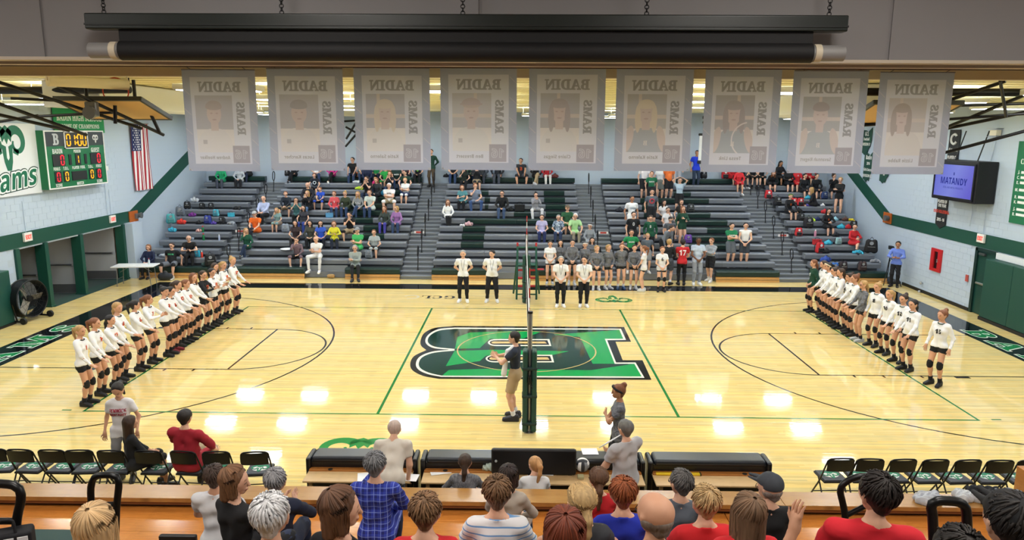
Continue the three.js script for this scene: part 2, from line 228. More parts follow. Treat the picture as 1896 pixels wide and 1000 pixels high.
function ramGeo(size, depth) {                      // ram head emblem: two curled horns, brow and muzzle
  const gs = []; const horn = sg => {
    const o = [], i = [], n = 26;
    for (let k = 0; k <= n; k++) { const t = k / n, a = 2.5 - t * 6.0, r = 0.27 - 0.17 * t, w = 0.19 * (1 - t * 0.8), cx = 0.29, cy = 0.1; o.push([sg * (cx + Math.cos(a) * (r + w / 2)), cy + Math.sin(a) * (r + w / 2) * 1.1]); i.push([sg * (cx + Math.cos(a) * (r - w / 2)), cy + Math.sin(a) * (r - w / 2) * 1.1]); }
    return shape([...o, ...i.reverse()]);
  };
  for (const sg of [-1, 1]) gs.push(horn(sg));
  gs.push(shape([[-0.17, 0.34], [0, 0.46], [0.17, 0.34], [0.13, 0.12], [0.06, 0.2], [0, 0.08], [-0.06, 0.2], [-0.13, 0.12]]), shape([[-0.16, 0.08], [-0.04, 0.03], [-0.045, -0.2], [0, -0.26], [0.045, -0.2], [0.04, 0.03], [0.16, 0.08], [0.12, -0.28], [0.06, -0.46], [-0.06, -0.46], [-0.12, -0.28]]), shape([[-0.34, -0.06], [-0.19, 0.0], [-0.16, -0.1], [-0.3, -0.16]]), shape([[0.34, -0.06], [0.3, -0.16], [0.16, -0.1], [0.19, 0.0]]));
  const g = merge(gs.map(s => new THREE.ExtrudeGeometry(s, { depth, bevelEnabled: false, curveSegments: 4 }))); return g.scale(size, size, 1);
}
// champion board above the scoreboard, team sign, flag
{
  const b = thing('champion_banner', 'green hanging banner with white lettering above the scoreboard', 'banner', atX(150, 246, XL + 0.06), Math.PI / 2);
  mesh('cloth', bx(2.9, 1.0, 0.02, 0, 0.5, 0, 0.004), mat(0x0f8a50, 0.7), b);
  mesh('lettering', [textGeo('BADIN HIGH SCHOOL', 0.2, { f: serif, squash: 0.85 }).translate(0, 0.5, 0.012), textGeo('HOME OF CHAMPIONS', 0.14, { f: serif }).translate(0, 0.22, 0.012)], mat(0xf0f0ea, 0.6), b);
  const s = thing('team_sign', 'white wall sign with green ram head and team lettering', 'sign', onLeft(-3.05, 3.72, 0.02), Math.PI / 2);
  mesh('sign_panel', bx(2.75, 2.15, 0.06, 0, 1.07, 0.03, 0.008), mat(0xe3e6ea, 0.5), s);
  const g = mat(0x0d6a4c, 0.5), dk = mat(0x0c3b30, 0.5), r = mesh('ram_emblem', ramGeo(1.45, 0.01).translate(0.0, 1.42, 0.06), g, s);
  const sk = t => t.applyMatrix4(new THREE.Matrix4().makeShear(0, 0, 0.28, 0, 0, 0)).rotateZ(0.09);
  mesh('lettering_shadow', sk(textGeo('Rams', 0.62, { outset: 0.075, depth: 0.004 })).translate(0.1, 0.5, 0.06), dk, s); mesh('lettering_edge', sk(textGeo('Rams', 0.62, { outset: 0.045, depth: 0.006 })).translate(0.1, 0.5, 0.063), mat(0xf2f4f4, 0.5), s); mesh('lettering', sk(textGeo('Rams', 0.62, { depth: 0.012 })).translate(0.1, 0.5, 0.063), g, s);
  const f = thing('national_flag', 'striped flag hanging vertically on the left wall', 'flag', onLeft(-10.72, 5.92, 0.04), Math.PI / 2);
  const W = 1.34, H = 2.6, wav = g => { const p = g.attributes.position; for (let i = 0; i < p.count; i++) p.setZ(i, p.getZ(i) + 0.035 * Math.sin(p.getX(i) * 9 + p.getY(i) * 1.3)); g.computeVertexNormals(); return g; };
  for (let i = 0; i < 13; i++) mesh('stripe', wav(new THREE.PlaneGeometry(W / 13, H, 2, 14).translate(-W / 2 + (i + 0.5) * W / 13, -H / 2, 0.05)), mat(i % 2 ? 0xe9e6e6 : 0xa5202e, 0.8, 0, { side: 2 }), f);
  const ca = mesh('canton', wav(new THREE.PlaneGeometry(W * 7 / 13, H * 0.4, 6, 8).translate(-W / 2 + W * 3.5 / 13, -H * 0.2, 0.06)), mat(0x1f2a5a, 0.8, 0, { side: 2 }), f);
  const star = []; for (let i = 0; i < 10; i++) { const r = i % 2 ? 0.016 : 0.04, a = i * Math.PI / 5; star.push([r * Math.sin(a), r * Math.cos(a)]); }
  const ss = []; for (let r = 0; r < 11; r++) for (let c = 0; c < (r % 2 ? 4 : 5); c++) { const x = -W / 2 + 0.09 + (c + (r % 2 ? 0.5 : 0)) * 0.135, y = -0.07 - r * 0.09; ss.push(extr(star, 0.003).translate(x, y, 0.068 + 0.035 * Math.sin(x * 9 + y * 1.3))); }
  mesh('stars', ss, mat(0xf2f2f2, 0.7), ca); mesh('wall_hook', [rod([-0.5, 0.02, 0.06], [-0.5, 0.02, -0.032], 0.012, 6), rod([0.5, 0.02, 0.06], [0.5, 0.02, -0.032], 0.012, 6)], chrome, f); mesh('flag_pole', rod([-W / 2 - 0.05, 0.02, 0.05], [W / 2 + 0.05, 0.02, 0.05], 0.018, 8), mat(0x8f8a7a, 0.4, 0.4), f);
}
// right wall: wall screen, state-shaped pennants, long pennants, record board
{
  const t = thing('wall_screen', 'wall monitor showing a violet slide in a black box', 'screen', onRight(-5.35, 4.2, 0.02), -Math.PI / 2);
  mesh('housing', [box2(-1.2, 1.2, -0.64, 0.66, 0.0, 0.62, 0.02)], mat(0x0d0d10, 0.5), t);
  mesh('screen_bezel', [box2(-1.12, 1.12, 0.52, 0.58, 0.62, 0.66), box2(-1.12, 1.12, -0.58, -0.52, 0.62, 0.66), box2(-1.12, -1.06, -0.52, 0.52, 0.62, 0.66), box2(1.06, 1.12, -0.52, 0.52, 0.62, 0.66)], mat(0x14151a, 0.4), t);
  const scr = canvasTex(512, 256, (c, w, h) => { const g = c.createLinearGradient(0, 0, w, h); g.addColorStop(0, '#6f78e6'); g.addColorStop(0.5, '#8b95f2'); g.addColorStop(1, '#6a63dd'); c.fillStyle = g; c.fillRect(0, 0, w, h); c.fillStyle = '#1f2a9a'; c.font = 'bold 74px sans-serif'; c.textAlign = 'center'; c.fillText('MATANDY', w / 2, 155); c.fillRect(w / 2 - 6, 60, 12, 22); c.font = '20px sans-serif'; c.fillText('STEEL AND METAL PRODUCTS', w / 2, 190); });
  mesh('display', new THREE.PlaneGeometry(2.12, 1.04).translate(0, 0, 0.635), new THREE.MeshStandardMaterial({ color: 0x050505, emissive: 0xffffff, emissiveMap: scr, emissiveIntensity: 0.75, roughness: 0.25 }), t);
  mesh('wall_mount', [rod([-0.6, 0.66, 0.3], [-0.6, 1.6, 0.05], 0.02), rod([0.6, 0.66, 0.3], [0.6, 1.6, 0.05], 0.02)], blackMetal, t); mesh('cable', tube([[0.2, -0.62, 0.1], [0.2, -1.0, 0.03], [0.15, -1.45, 0.03]], 0.012, 10, 5), wallPaint, t);
  const ohio = [[-0.4, 0.42], [-0.1, 0.4], [0.08, 0.34], [0.2, 0.4], [0.42, 0.5], [0.42, 0.02], [0.34, -0.18], [0.2, -0.28], [0.12, -0.46], [0.02, -0.4], [-0.1, -0.5], [-0.28, -0.42], [-0.4, -0.4]];
  const pennant = (u, v, w, h, lines, label) => {
    const g = thing('state_pennant', label, 'pennant', atX(u, v, XR - 0.03), -Math.PI / 2, 'state-shaped green pennants on the right wall');
    mesh('cloth', extr(ohio.map(([x, y]) => [x * w, y * h]), 0.015), mat(0x17463a, 0.7), g);
    mesh('lettering', lines.map((l, i) => textGeo(l, i ? 0.12 * w : 0.17 * w, { squash: 0.8 }).translate(0, h * (0.28 - i * 0.19), 0.017)), mat(0xe8e8e4, 0.6), g);
  };
  pennant(1605, 262, 1.0, 1.15, ['GCL', 'Football', 'DIVISION IV'], 'green state-shaped pennant high beside the corner, partly behind banner'); pennant(1608, 308, 1.0, 1.35, ['Badin', '2014', 'Girls Soccer', 'DIVISION III'], 'taller green state-shaped pennant below the football pennant'); pennant(1638, 318, 0.9, 0.95, ['Soccer', '2012', 'III'], 'small green state-shaped pennant beside hanging banner bottom');
  const long = (u, v, h, lines, c, label) => {
    const g = thing('hanging_pennant', label, 'pennant', atX(u, v, XR - 0.03), -Math.PI / 2, 'black pointed pennants on the right wall'), w = 0.62;
    mesh('cloth', extr([[-w / 2, 0], [w / 2, 0], [w / 2, -h + 0.15], [0, -h], [-w / 2, -h + 0.15]], 0.014), mat(0x16181b, 0.7), g);
    mesh('emblem', new THREE.TorusGeometry(0.16, 0.045, 5, 20, 5.2).rotateZ(0.6).translate(0, -0.32, 0.014), mat(0xd7d9da, 0.6), g);
    lines.forEach(([s, y, k]) => mesh('lettering', textGeo(s, 0.11, { squash: 0.72 }).translate(0, -y * h, 0.015), mat(k, 0.6), g));
  };
  long(1770, 240, 1.85, [['Gatorade', 0.36, 0xe8e8e4], ['PLAYER OF', 0.5, 0xe8e8e4], ['THE YEAR', 0.58, 0xe8e8e4], ['OHIO', 0.7, 0xd2412c], ['2013 - 14', 0.83, 0xe8e8e4]], 0, 'black pointed pennant hanging above the wall monitor'); long(1751, 330, 1.75, [['Gatorade', 0.34, 0xe8e8e4], ['PLAYER OF', 0.46, 0xe8e8e4], ['THE YEAR', 0.54, 0xe8e8e4], ['OHIO VOLLEYBALL', 0.66, 0xd2412c], ['2015 - 16', 0.82, 0xe8e8e4]], 0, 'black pointed pennant hanging beside the wall monitor');
  const r = thing('record_banner', 'tall green banner with white name list, right wall', 'banner', onRight(-2.45, 3.1, 0.02), -Math.PI / 2);
  mesh('cloth', bx(1.8, 2.4, 0.02, 0, 1.2, 0.01, 0.004), mat(0x0f6b45, 0.7), r); const wm = mat(0xeef0ec, 0.6);
  mesh('lettering', [textGeo('BADIN', 0.2, { f: serif }).translate(0, 2.15, 0.022), textGeo('CENTURY CLUB', 0.15, { f: serif, squash: 0.85 }).translate(0, 1.82, 0.022), ...[['J.', 0.4, 0], ['C.', 0.75, 0], ['E.', 0.55, 0], ['M.', 0.6, 1], ['R.', 0.75, 2], ['K.', 0.7, 2], ['J.', 0.8, 3], ['B.', 0.7, 3]].flatMap(([s, w, k], i) => { const y = 1.5 - i * 0.15 - k * 0.06; return [textGeo(s, 0.09).translate(-0.72, y, 0.022), box2(-0.62, -0.62 + w, y - 0.035, y + 0.04, 0.02, 0.024), box2(0.3, 0.75, y - 0.035, y + 0.04, 0.02, 0.024)]; })], wm, r);
}
// ---------- far bleachers ----------
const BZ = -9.2, BT = 0.58, BY = 0.434, BR = 0.26, NR = 13;
const rowZ = k => BZ - k * BT, rowY = k => BY + k * BR;
// seat profile (z back is negative, y down): rounded nose, deep front face
function seatGeo(w) {
  const g = extr([[0, -0.02], [0.015, -0.045], [0.0, -0.2], [-0.03, -0.215], [-0.3, -0.2], [-0.3, 0], [-0.02, 0]], w);   // (z, y)
  return g.rotateY(-Math.PI / 2).translate(w / 2, 0, 0);
}
const banks = [
  { x0: -15.12, x1: -12.42, label: 'grey bench seating bank against the left wall', green: {} },
  { x0: -11.3, x1: -4.9, label: 'grey bench seating bank in front of the white-clothed man', green: { 10: [[-7.3, -5.6]], 9: [[-7.3, -5.9]], 8: [[-8, -6.2]], 7: [[-8, -6.3]], 6: [[-7.8, -6.6]], 5: [[-6.9, -5.9]], 4: [[-6.8, -5.9]], 3: [[-8.9, -8.4]] }, cut: [-8.64, -7.04] },
  { x0: -3.65, x1: 2.35, label: 'grey bench seating bank behind the standing officials', green: { 10: [[-2.4, -1.7], [0.85, 1.8]], 9: [[-1.85, -1.6], [0.85, 1.8]], 8: [[-1.8, -1.65], [0.9, 1.8]], 7: [[-0.5, 0.25], [0.9, 1.75]], 6: [[-2.6, 1.75]], 5: [[-2.65, -1.7], [0.8, 1.5]], 4: [[-2.65, -1.72]], 3: [[-2.65, -1.72]] }, cut: [-1.2, 0.2] },
  { x0: 3.6, x1: 9.85, label: 'grey bench seating bank behind the grey-jacketed players', green: { 10: [[6.8, 7.6]], 9: [[5.2, 8.3]], 8: [[5.2, 6.2]], 7: [[5.2, 5.7], [7.0, 8.1]], 6: [[6.9, 8.7]], 5: [[7.7, 8.7]], 4: [[6.8, 8.4]], 3: [[6.7, 8.3]] }, cut: [3.6, 7.4] },
  { x0: 11.22, x1: 14.0, label: 'grey bench seating bank against the right wall', green: {} },
];
banks.forEach((b, bi) => {
  const t = thing('bleacher_bank', b.label, 'bleachers', [(b.x0 + b.x1) / 2, 0, BZ], 0, 'far bleacher banks'), cx = (b.x0 + b.x1) / 2;
  for (let k = 0; k < NR; k++) {
    let segs = [];
    if (k === 0 || k === 12) segs = [[b.x0, b.x1, 1]]; else { let x = b.x0; for (const [a, c] of b.green[k] || []) { if (a > x) segs.push([x, a, 0]); segs.push([Math.max(a, b.x0), c, 1]); x = c; } if (x < b.x1) segs.push([x, b.x1, 0]); }
    if (k === 0 && b.cut) segs = segs.flatMap(([a, c, g]) => [[a, b.cut[0], g], [b.cut[1], c, g]]).filter(s => s[1] - s[0] > 0.1);
    for (const [a, c, g] of segs) { const n = Math.max(1, Math.round((c - a) / 2.1)); for (let i = 0; i < n; i++) { const w = (c - a) / n; mesh('seat_module', seatGeo(w - 0.008).translate(a + (i + 0.5) * w - cx, rowY(k), -k * BT), g ? seatGreen : seatGrey, t); } }
    if (k) mesh('footboard', box2(b.x0 - cx, b.x1 - cx, k * BR - 0.03, k * BR, -k * BT - 0.1, -k * BT + 0.3), mat(0x6a6f75, 0.6), t);
    mesh('riser', box2(b.x0 - cx + 0.02, b.x1 - cx - 0.02, k ? k * BR - 0.26 : 0.02, k * BR + 0.24, -k * BT - 0.3, -k * BT - 0.27), mat(0x6d7279, 0.6), t);
  }
  for (const [a, c] of b.cut ? [[b.x0, b.cut[0]], [b.cut[1], b.x1]] : [[b.x0, b.x1]]) if (c - a > 0.1) mesh('kick_board', [box2(a - cx, c - cx, 0.0, 0.09, -0.02, 0.03), box2(a - cx, c - cx, 0.1, 0.2, -0.06, -0.02)], benchMat, t);
  if (b.cut) mesh('access_panel', box2(b.cut[0] - cx, b.cut[1] - cx, 0.02, 0.46, -0.5, -0.46), mat(0x83888d, 0.5), t);
});
const wallSidePanel = tag(mesh('bleacher_cover', [box2(-15.48, -15.14, 0, 0.2, -16.7, -9.8), box2(14.02, 14.48, 0, 0.1, -16.7, BZ + 0.1)], mat(0x3a3d40, 0.7)), 'dark gap filler beside the bleacher ends', 'filler');
const aisles = [[-12.42, -11.3, 'stepped aisle beside the bag-covered left benches'], [-4.9, -3.65, 'stepped aisle left of the standing officials'], [2.35, 3.6, 'stepped aisle behind the headband girl'], [9.85, 11.22, 'stepped aisle beside the red-bag right benches']];
aisles.forEach(([x0, x1, label]) => {
  const t = thing('aisle_stairs', label, 'stairs', [(x0 + x1) / 2, 0, BZ], 0, 'bleacher aisle stairs'), w = x1 - x0 - 0.02;
  for (let k = 0; k <= 12; k++) for (let j = 0; j < 2; j++) {
    const y = k * BR + (j ? 0.13 : 0) + 0.01, z = -k * BT + 0.22 - j * 0.29; if (k === 0 && j === 0) continue;
    mesh('step_tread', box2(-w / 2, w / 2, y - 0.045, y, z - 0.31, z, 0.006), mat(j ? 0x7d8288 : 0x74797f, 0.5), t);
    mesh('step_riser', box2(-w / 2, w / 2, y - 0.13, y - 0.045, z - 0.04, z - 0.03), mat(0x73787e, 0.6), t);
  }
  for (const k of [1, 3, 5, 7, 9, 11]) {
    const z = -k * BT - 0.05, y = k * BR, h = mesh('handrail', [rod([0, y, z], [0, y + 0.55, z - 0.12], 0.02, 8), bx(0.09, 0.02, 0.09, 0, y + 0.015, z), tube([[0, y + 0.52, z - 0.12], [0, y + 0.62, z + 0.02], [0, y + 0.88, z - 0.02], [0, y + 0.96, z - 0.16], [0, y + 0.88, z - 0.3], [0, y + 0.64, z - 0.26]], 0.019, 28, 7, true)], blackMetal, t);
  }
});
// ---------- court markings (thin painted shapes just proud of the varnish) ----------
const PY = 0.0012;
function flat(shapes, y = PY) { const g = new THREE.ShapeGeometry(shapes, 10); return g.rotateX(Math.PI / 2).scale(1, -1, 1).translate(0, y, 0); }   // (x, z) shapes facing up
function up(g) { const p = g.attributes.position, n = g.attributes.normal; for (let i = 0; i < p.count; i++) { p.setY(i, Math.abs(p.getY(i))); n.setXYZ(i, 0, 1, 0); } if (g.index) { const a = g.index.array; for (let i = 0; i < a.length; i += 3) { const A = [p.getX(a[i]), p.getZ(a[i])], B = [p.getX(a[i + 1]), p.getZ(a[i + 1])], C = [p.getX(a[i + 2]), p.getZ(a[i + 2])]; if ((B[0] - A[0]) * (C[1] - A[1]) - (B[1] - A[1]) * (C[0] - A[0]) > 0) { const t = a[i + 1]; a[i + 1] = a[i + 2]; a[i + 2] = t; } } } return g; }
const fl = (pts, y) => up(flat([shape(pts)], y));
const rectF = (x0, x1, z0, z1, y) => fl([[x0, z0], [x1, z0], [x1, z1], [x0, z1]], y);
function arcF(cx, cz, r, a0, a1, w, y) { const o = [], i = [], n = 48; for (let k = 0; k <= n; k++) { const a = a0 + (a1 - a0) * k / n; o.push([cx + (r + w / 2) * Math.cos(a), cz + (r + w / 2) * Math.sin(a)]); i.push([cx + (r - w / 2) * Math.cos(a), cz + (r - w / 2) * Math.sin(a)]); } return fl([...o, ...i.reverse()], y); }
const marking = (name, gs, c, label) => { const o = mesh(name, gs, paint(c)); o.userData = { kind: 'structure', label, category: 'floor marking' }; return o; };
const lw = 0.05;
marking('volleyball_lines', [rectF(-9.144, 9.144, 4.547, 4.597), rectF(-9.144, 9.144, -4.597, -4.547), rectF(-9.144, -9.094, -4.55, 4.55), rectF(9.094, 9.144, -4.55, 4.55), rectF(-3.1, -3.04, -4.55, 4.55), rectF(3.04, 3.1, -4.55, 4.55), rectF(-9.6, -9.4, 4.5, 4.55), rectF(9.4, 9.6, 4.5, 4.55)], 0x1d7a3c, 'green painted volleyball court lines');
const KC = -0.12, K = 0x241a14;
const bball = []; for (const s of [-1, 1]) {
  const X = v => KC + s * v, R = (a, b, z0, z1) => rectF(Math.min(X(a), X(b)), Math.max(X(a), X(b)), z0, z1, 0.001);
  bball.push(R(7.1, 12.85, -1.855, -1.805), R(7.1, 12.85, 1.805, 1.855), R(7.1, 7.15, -1.83, 1.83));
  bball.push(s < 0 ? arcF(X(7.12), 0, 1.83, -Math.PI / 2, Math.PI / 2, lw, 0.001) : arcF(X(7.12), 0, 1.83, Math.PI / 2, Math.PI * 1.5, lw, 0.001));
  bball.push(s < 0 ? arcF(X(11.22), 0, 6.02, -Math.PI / 2, Math.PI / 2, lw, 0.001) : arcF(X(11.22), 0, 6.02, Math.PI / 2, Math.PI * 1.5, lw, 0.001));
  bball.push(R(11.22, 12.85, -6.045, -5.995), R(11.22, 12.85, 5.995, 6.045));
  for (const zz of [-1.98, 1.86]) { bball.push(R(10.3, 10.65, zz, zz + 0.12)); for (const a of [9.5, 8.6, 7.9]) bball.push(R(a, a + 0.05, zz - 0.02, zz + 0.12)); }
}
marking('basketball_lines', bball, K, 'dark painted basketball lane and arc lines');
marking('court_border', [rectF(-13.95, -12.86, -8.4, 9.4, 0.0009), rectF(12.68, 13.65, -8.4, 9.4, 0.0009), rectF(-12.86, 12.68, -8.4, -7.5, 0.0009)], 0x14161a, 'black painted border around the court');
// centre letter, from the outline seen in the photograph put on the floor plane
const zp = (X, Y) => { const p = FL(640 + X / 2.778, 440 + Y / 2.778); return [p.x, p.z]; };
const lz = a => a.map(p => zp(...p));
{
  const curve = pts => { const c = new THREE.CatmullRomCurve3(pts.map(p => V(p[0], 0, p[1])), false, 'centripetal'); return c.getPoints(pts.length * 4).map(p => [p.x, p.z]); };
  const lobe = (a, b) => [...curve(lz(a)), ...curve(lz(b))];
  const outer = [...lz([[1432, 460], [1468, 536], [1388, 536], [1425, 631], [1527, 631], [1573, 732]]), ...lobe([[480, 727], [400, 712], [345, 684], [332, 652], [352, 610], [415, 579]], [[415, 579], [388, 556], [388, 520], [410, 487], [462, 464], [560, 455]])];
  const white = [...lz([[1416, 469], [1442, 527], [1345, 528], [1391, 643], [1491, 643], [1537, 722]]), ...lobe([[490, 717], [420, 702], [375, 680], [361, 650], [385, 610], [450, 586], [530, 578]], [[530, 577], [450, 568], [412, 542], [425, 500], [480, 471], [560, 463]])];
  const inner = [...lz([[1408, 475], [1428, 521], [1333, 521], [1384, 650], [1485, 650], [1522, 715]]), ...lobe([[495, 711], [430, 696], [388, 675], [376, 650], [396, 615], [450, 594], [560, 582]], [[560, 573], [460, 562], [424, 540], [436, 503], [486, 478], [562, 470]])];
  const t = thing('floor_logo', 'large green block letter painted at centre court', 'floor logo'); t.userData.kind = 'structure';
  mesh('outer_edge', fl(outer, 0.002), paint(0x17130f), t); mesh('white_edge', fl(white, 0.003), paint(0xeceadb), t); mesh('dark_fill', fl(inner, 0.004), paint(0x12362c), t);
  for (const f of [[[575, 512], [640, 489], [860, 481], [1010, 484], [915, 520], [740, 522], [690, 570], [562, 573]], [[1065, 500], [1408, 476], [1428, 521], [1333, 521], [1384, 650], [1270, 650], [1205, 512]], [[560, 583], [760, 578], [1150, 585], [1062, 606], [722, 608], [690, 636], [515, 662]], [[495, 711], [530, 682], [720, 676], [1260, 683], [1484, 650], [1522, 715]]]) mesh('bright_facet', fl(lz(f), 0.005), paint(0x0f9a4c), t);
  for (const [x0, x1, y0, y1, sk] of [[732, 1058, 523, 559, -8], [720, 1072, 604, 643, -8]]) {
    const slot = i => { const h = (y1 - y0) / 2 - i, cy = (y0 + y1) / 2, r = h * 2.4, o = []; for (let k = 0; k <= 10; k++) { const a = Math.PI / 2 + Math.PI * k / 10; o.push([x0 + i * 1.5 + r + r * Math.cos(a), cy - h * Math.sin(a)]); } o.push([x1 - i * 1.8, cy + h], [x1 - i * 1.8 - 10, cy - h]); return lz(o); };
    mesh('counter_white', fl(slot(0), 0.006), paint(0xeceadb), t); mesh('counter_black', fl(slot(6), 0.007), paint(0x17130f), t); mesh('counter_wood', fl(slot(13), 0.008), paint(0xdcbc7c), t);
  }
  mesh('centre_circle', arcF(0.0, 0, 1.83, 0, Math.PI * 2, 0.035, 0.009), paint(0xcdb477), t);
}
// border lettering and ram emblems
function floorText(str, size, x, z, turn, label, squash = 1) {
  const t = thing('floor_lettering', label, 'floor lettering', [x, 0.001, z], turn); t.userData.kind = 'structure';
  const lay = (g, y) => g.rotateX(-Math.PI / 2).translate(0, y, 0);
  mesh('white_outline', lay(textGeo(str, size, { f: serif, outset: 0.045, depth: 0.0005, squash }), 0.001), paint(0xe9e9e0), t); mesh('letters', lay(textGeo(str, size, { f: serif, depth: 0.0005, outset: 0.012, squash }), 0.003), paint(0x14884a), t);
}
floorText('R A M S', 0.62, -13.42, 0.35, Math.PI / 2, 'green RAMS lettering on left border', 1.5); floorText('B A D I N', 0.62, 13.18, 0.35, -Math.PI / 2, 'green BADIN lettering on right border', 1.45);
function floorRam(x, z, s, turn, label) { const g = ramGeo(s, 0.001).rotateX(-Math.PI / 2).rotateY(turn); const o = tag(mesh('floor_emblem', g, paint(0x138a48)), label, 'floor emblem'); o.userData.kind = 'structure'; o.position.set(x, 0.001, z); }
floorRam(3.05, -6.15, 1.15, Math.PI, 'green ram emblem painted near the far bleachers'); floorRam(-3.1, 6.35, 1.3, 0, 'green ram emblem painted behind the scorer table');
{ const t = thing('floor_lettering', 'small dark league lettering near the officials', 'floor lettering', [-3.05, 0.001, -6.2], Math.PI); t.userData.kind = 'structure'; mesh('letters', textGeo('GCL', 0.42, { f: serif, depth: 0.0005 }).rotateX(-Math.PI / 2), paint(0x2a2a26), t); mesh('swirl', arcF(0.95, 0, 0.25, 0.4, 5.2, 0.09, 0.001), paint(0xd9d2b4), t); const e = thing('floor_lettering', 'pale league lettering behind the right table', 'floor lettering', [2.75, 0.001, 7.35], 0); e.userData.kind = 'structure'; mesh('letters', textGeo('GCL', 0.5, { f: serif, depth: 0.0005 }).rotateX(-Math.PI / 2), paint(0xe6dcae), e); }
// ---------- people: smooth bodies meshed from tapered capsules ----------
function surf(caps, cell, K, { cut, warp } = {}) {
  let x0 = 1e9, y0 = 1e9, z0 = 1e9, x1 = -1e9, y1 = -1e9, z1 = -1e9; const M = 0.05;
  for (const c of caps) { const r = Math.max(c.ra, c.rb) + M; c.r = r; for (const p of [c.a, c.b]) { x0 = Math.min(x0, p[0] - r); y0 = Math.min(y0, p[1] - r); z0 = Math.min(z0, p[2] - r); x1 = Math.max(x1, p[0] + r); y1 = Math.max(y1, p[1] + r); z1 = Math.max(z1, p[2] + r); } }
  const nx = Math.ceil((x1 - x0) / cell) + 2, ny = Math.ceil((y1 - y0) / cell) + 2, nz = Math.ceil((z1 - z0) / cell) + 2, S = new Float32Array(nx * ny * nz), sx = 1, sy = nx, sz = nx * ny;
  for (const c of caps) {
    const [ax, ay, az] = c.a, bx_ = c.b[0] - ax, by_ = c.b[1] - ay, bz_ = c.b[2] - az, bb = bx_ * bx_ + by_ * by_ + bz_ * bz_ || 1e-9, dr = c.rb - c.ra, cl = c.clip, r = c.r;
    const i0 = Math.max(0, Math.floor((Math.min(ax, c.b[0]) - r - x0) / cell)), i1 = Math.min(nx - 1, Math.ceil((Math.max(ax, c.b[0]) + r - x0) / cell)), j0 = Math.max(0, Math.floor((Math.min(ay, c.b[1]) - r - y0) / cell)), j1 = Math.min(ny - 1, Math.ceil((Math.max(ay, c.b[1]) + r - y0) / cell)), k0 = Math.max(0, Math.floor((Math.min(az, c.b[2]) - r - z0) / cell)), k1 = Math.min(nz - 1, Math.ceil((Math.max(az, c.b[2]) + r - z0) / cell));
    for (let k = k0; k <= k1; k++) { const pz = z0 + k * cell - az; for (let j = j0; j <= j1; j++) { const py = y0 + j * cell - ay; let n = i0 + j * sy + k * sz; for (let i = i0; i <= i1; i++, n++) {
      const px = x0 + i * cell - ax; let t = (px * bx_ + py * by_ + pz * bz_) / bb; t = t < 0 ? 0 : t > 1 ? 1 : t; const qx = px - bx_ * t, qy = py - by_ * t, qz = pz - bz_ * t;
      let d = Math.sqrt(qx * qx + qy * qy + qz * qz) - c.ra - dr * t;
      if (cl) for (const q of cl) { const e = q[0] * (px + ax) + q[1] * (py + ay) + q[2] * (pz + az) - q[3]; if (e > d) d = e; }
      if (d < 0.055) S[n] += Math.exp(-K * d);
    } } }
  }
  const D = S; for (let n = 0; n < D.length; n++) D[n] = S[n] > 0 ? -Math.log(S[n]) / K : 0.06;
  if (cut || warp) for (let k = 0, n = 0; k < nz; k++) for (let j = 0; j < ny; j++) for (let i = 0; i < nx; i++, n++) { if (D[n] > 0.03) continue; const p = [x0 + i * cell, y0 + j * cell, z0 + k * cell]; if (warp) D[n] += warp(p); if (cut) { const e = cut(p); if (e > D[n]) D[n] = e; } }
  const vi = new Int32Array(nx * ny * nz).fill(-1), pos = [], nor = [], idx = []; const o8 = [0, sx, sy, sx + sy, sz, sx + sz, sy + sz, sx + sy + sz];
  const ED = [[0, 1], [2, 3], [4, 5], [6, 7], [0, 2], [1, 3], [4, 6], [5, 7], [0, 4], [1, 5], [2, 6], [3, 7]], v = new Float64Array(8);
  for (let k = 0; k < nz - 1; k++) for (let j = 0; j < ny - 1; j++) for (let i = 0; i < nx - 1; i++) {
    const n = i + j * sy + k * sz; let m = 0; for (let q = 0; q < 8; q++) { v[q] = D[n + o8[q]]; if (v[q] < 0) m |= 1 << q; }
    if (m === 0 || m === 255) continue; let X = 0, Y = 0, Z = 0, c = 0;
    for (const [a, b] of ED) { if (((m >> a) & 1) === ((m >> b) & 1)) continue; const t = v[a] / (v[a] - v[b]); X += (a & 1) + t * ((b & 1) - (a & 1)); Y += ((a >> 1) & 1) + t * (((b >> 1) & 1) - ((a >> 1) & 1)); Z += (a >> 2) + t * ((b >> 2) - (a >> 2)); c++; }
    X /= c; Y /= c; Z /= c; vi[n] = pos.length / 3; pos.push(x0 + (i + X) * cell, y0 + (j + Y) * cell, z0 + (k + Z) * cell);
    let gx = 0, gy = 0, gz = 0; for (let q = 0; q < 8; q++) { gx += v[q] * ((q & 1) ? 1 : -1) * ((q & 2) ? Y : 1 - Y) * ((q & 4) ? Z : 1 - Z); gy += v[q] * ((q & 2) ? 1 : -1) * ((q & 1) ? X : 1 - X) * ((q & 4) ? Z : 1 - Z); gz += v[q] * ((q & 4) ? 1 : -1) * ((q & 1) ? X : 1 - X) * ((q & 2) ? Y : 1 - Y); }
    const L = Math.hypot(gx, gy, gz) || 1; nor.push(gx / L, gy / L, gz / L);
  }
  for (let k = 1; k < nz - 1; k++) for (let j = 1; j < ny - 1; j++) for (let i = 1; i < nx - 1; i++) {
    const n = i + j * sy + k * sz, a = D[n] < 0;
    for (const [s, p, q] of [[sx, sy, sz], [sy, sz, sx], [sz, sx, sy]]) { const b = D[n + s] < 0; if (a === b) continue; const A = vi[n], B = vi[n - p], C = vi[n - p - q], E = vi[n - q]; if (A < 0 || B < 0 || C < 0 || E < 0) continue; if (a) idx.push(A, B, C, A, C, E); else idx.push(A, C, B, A, E, C); }
  }
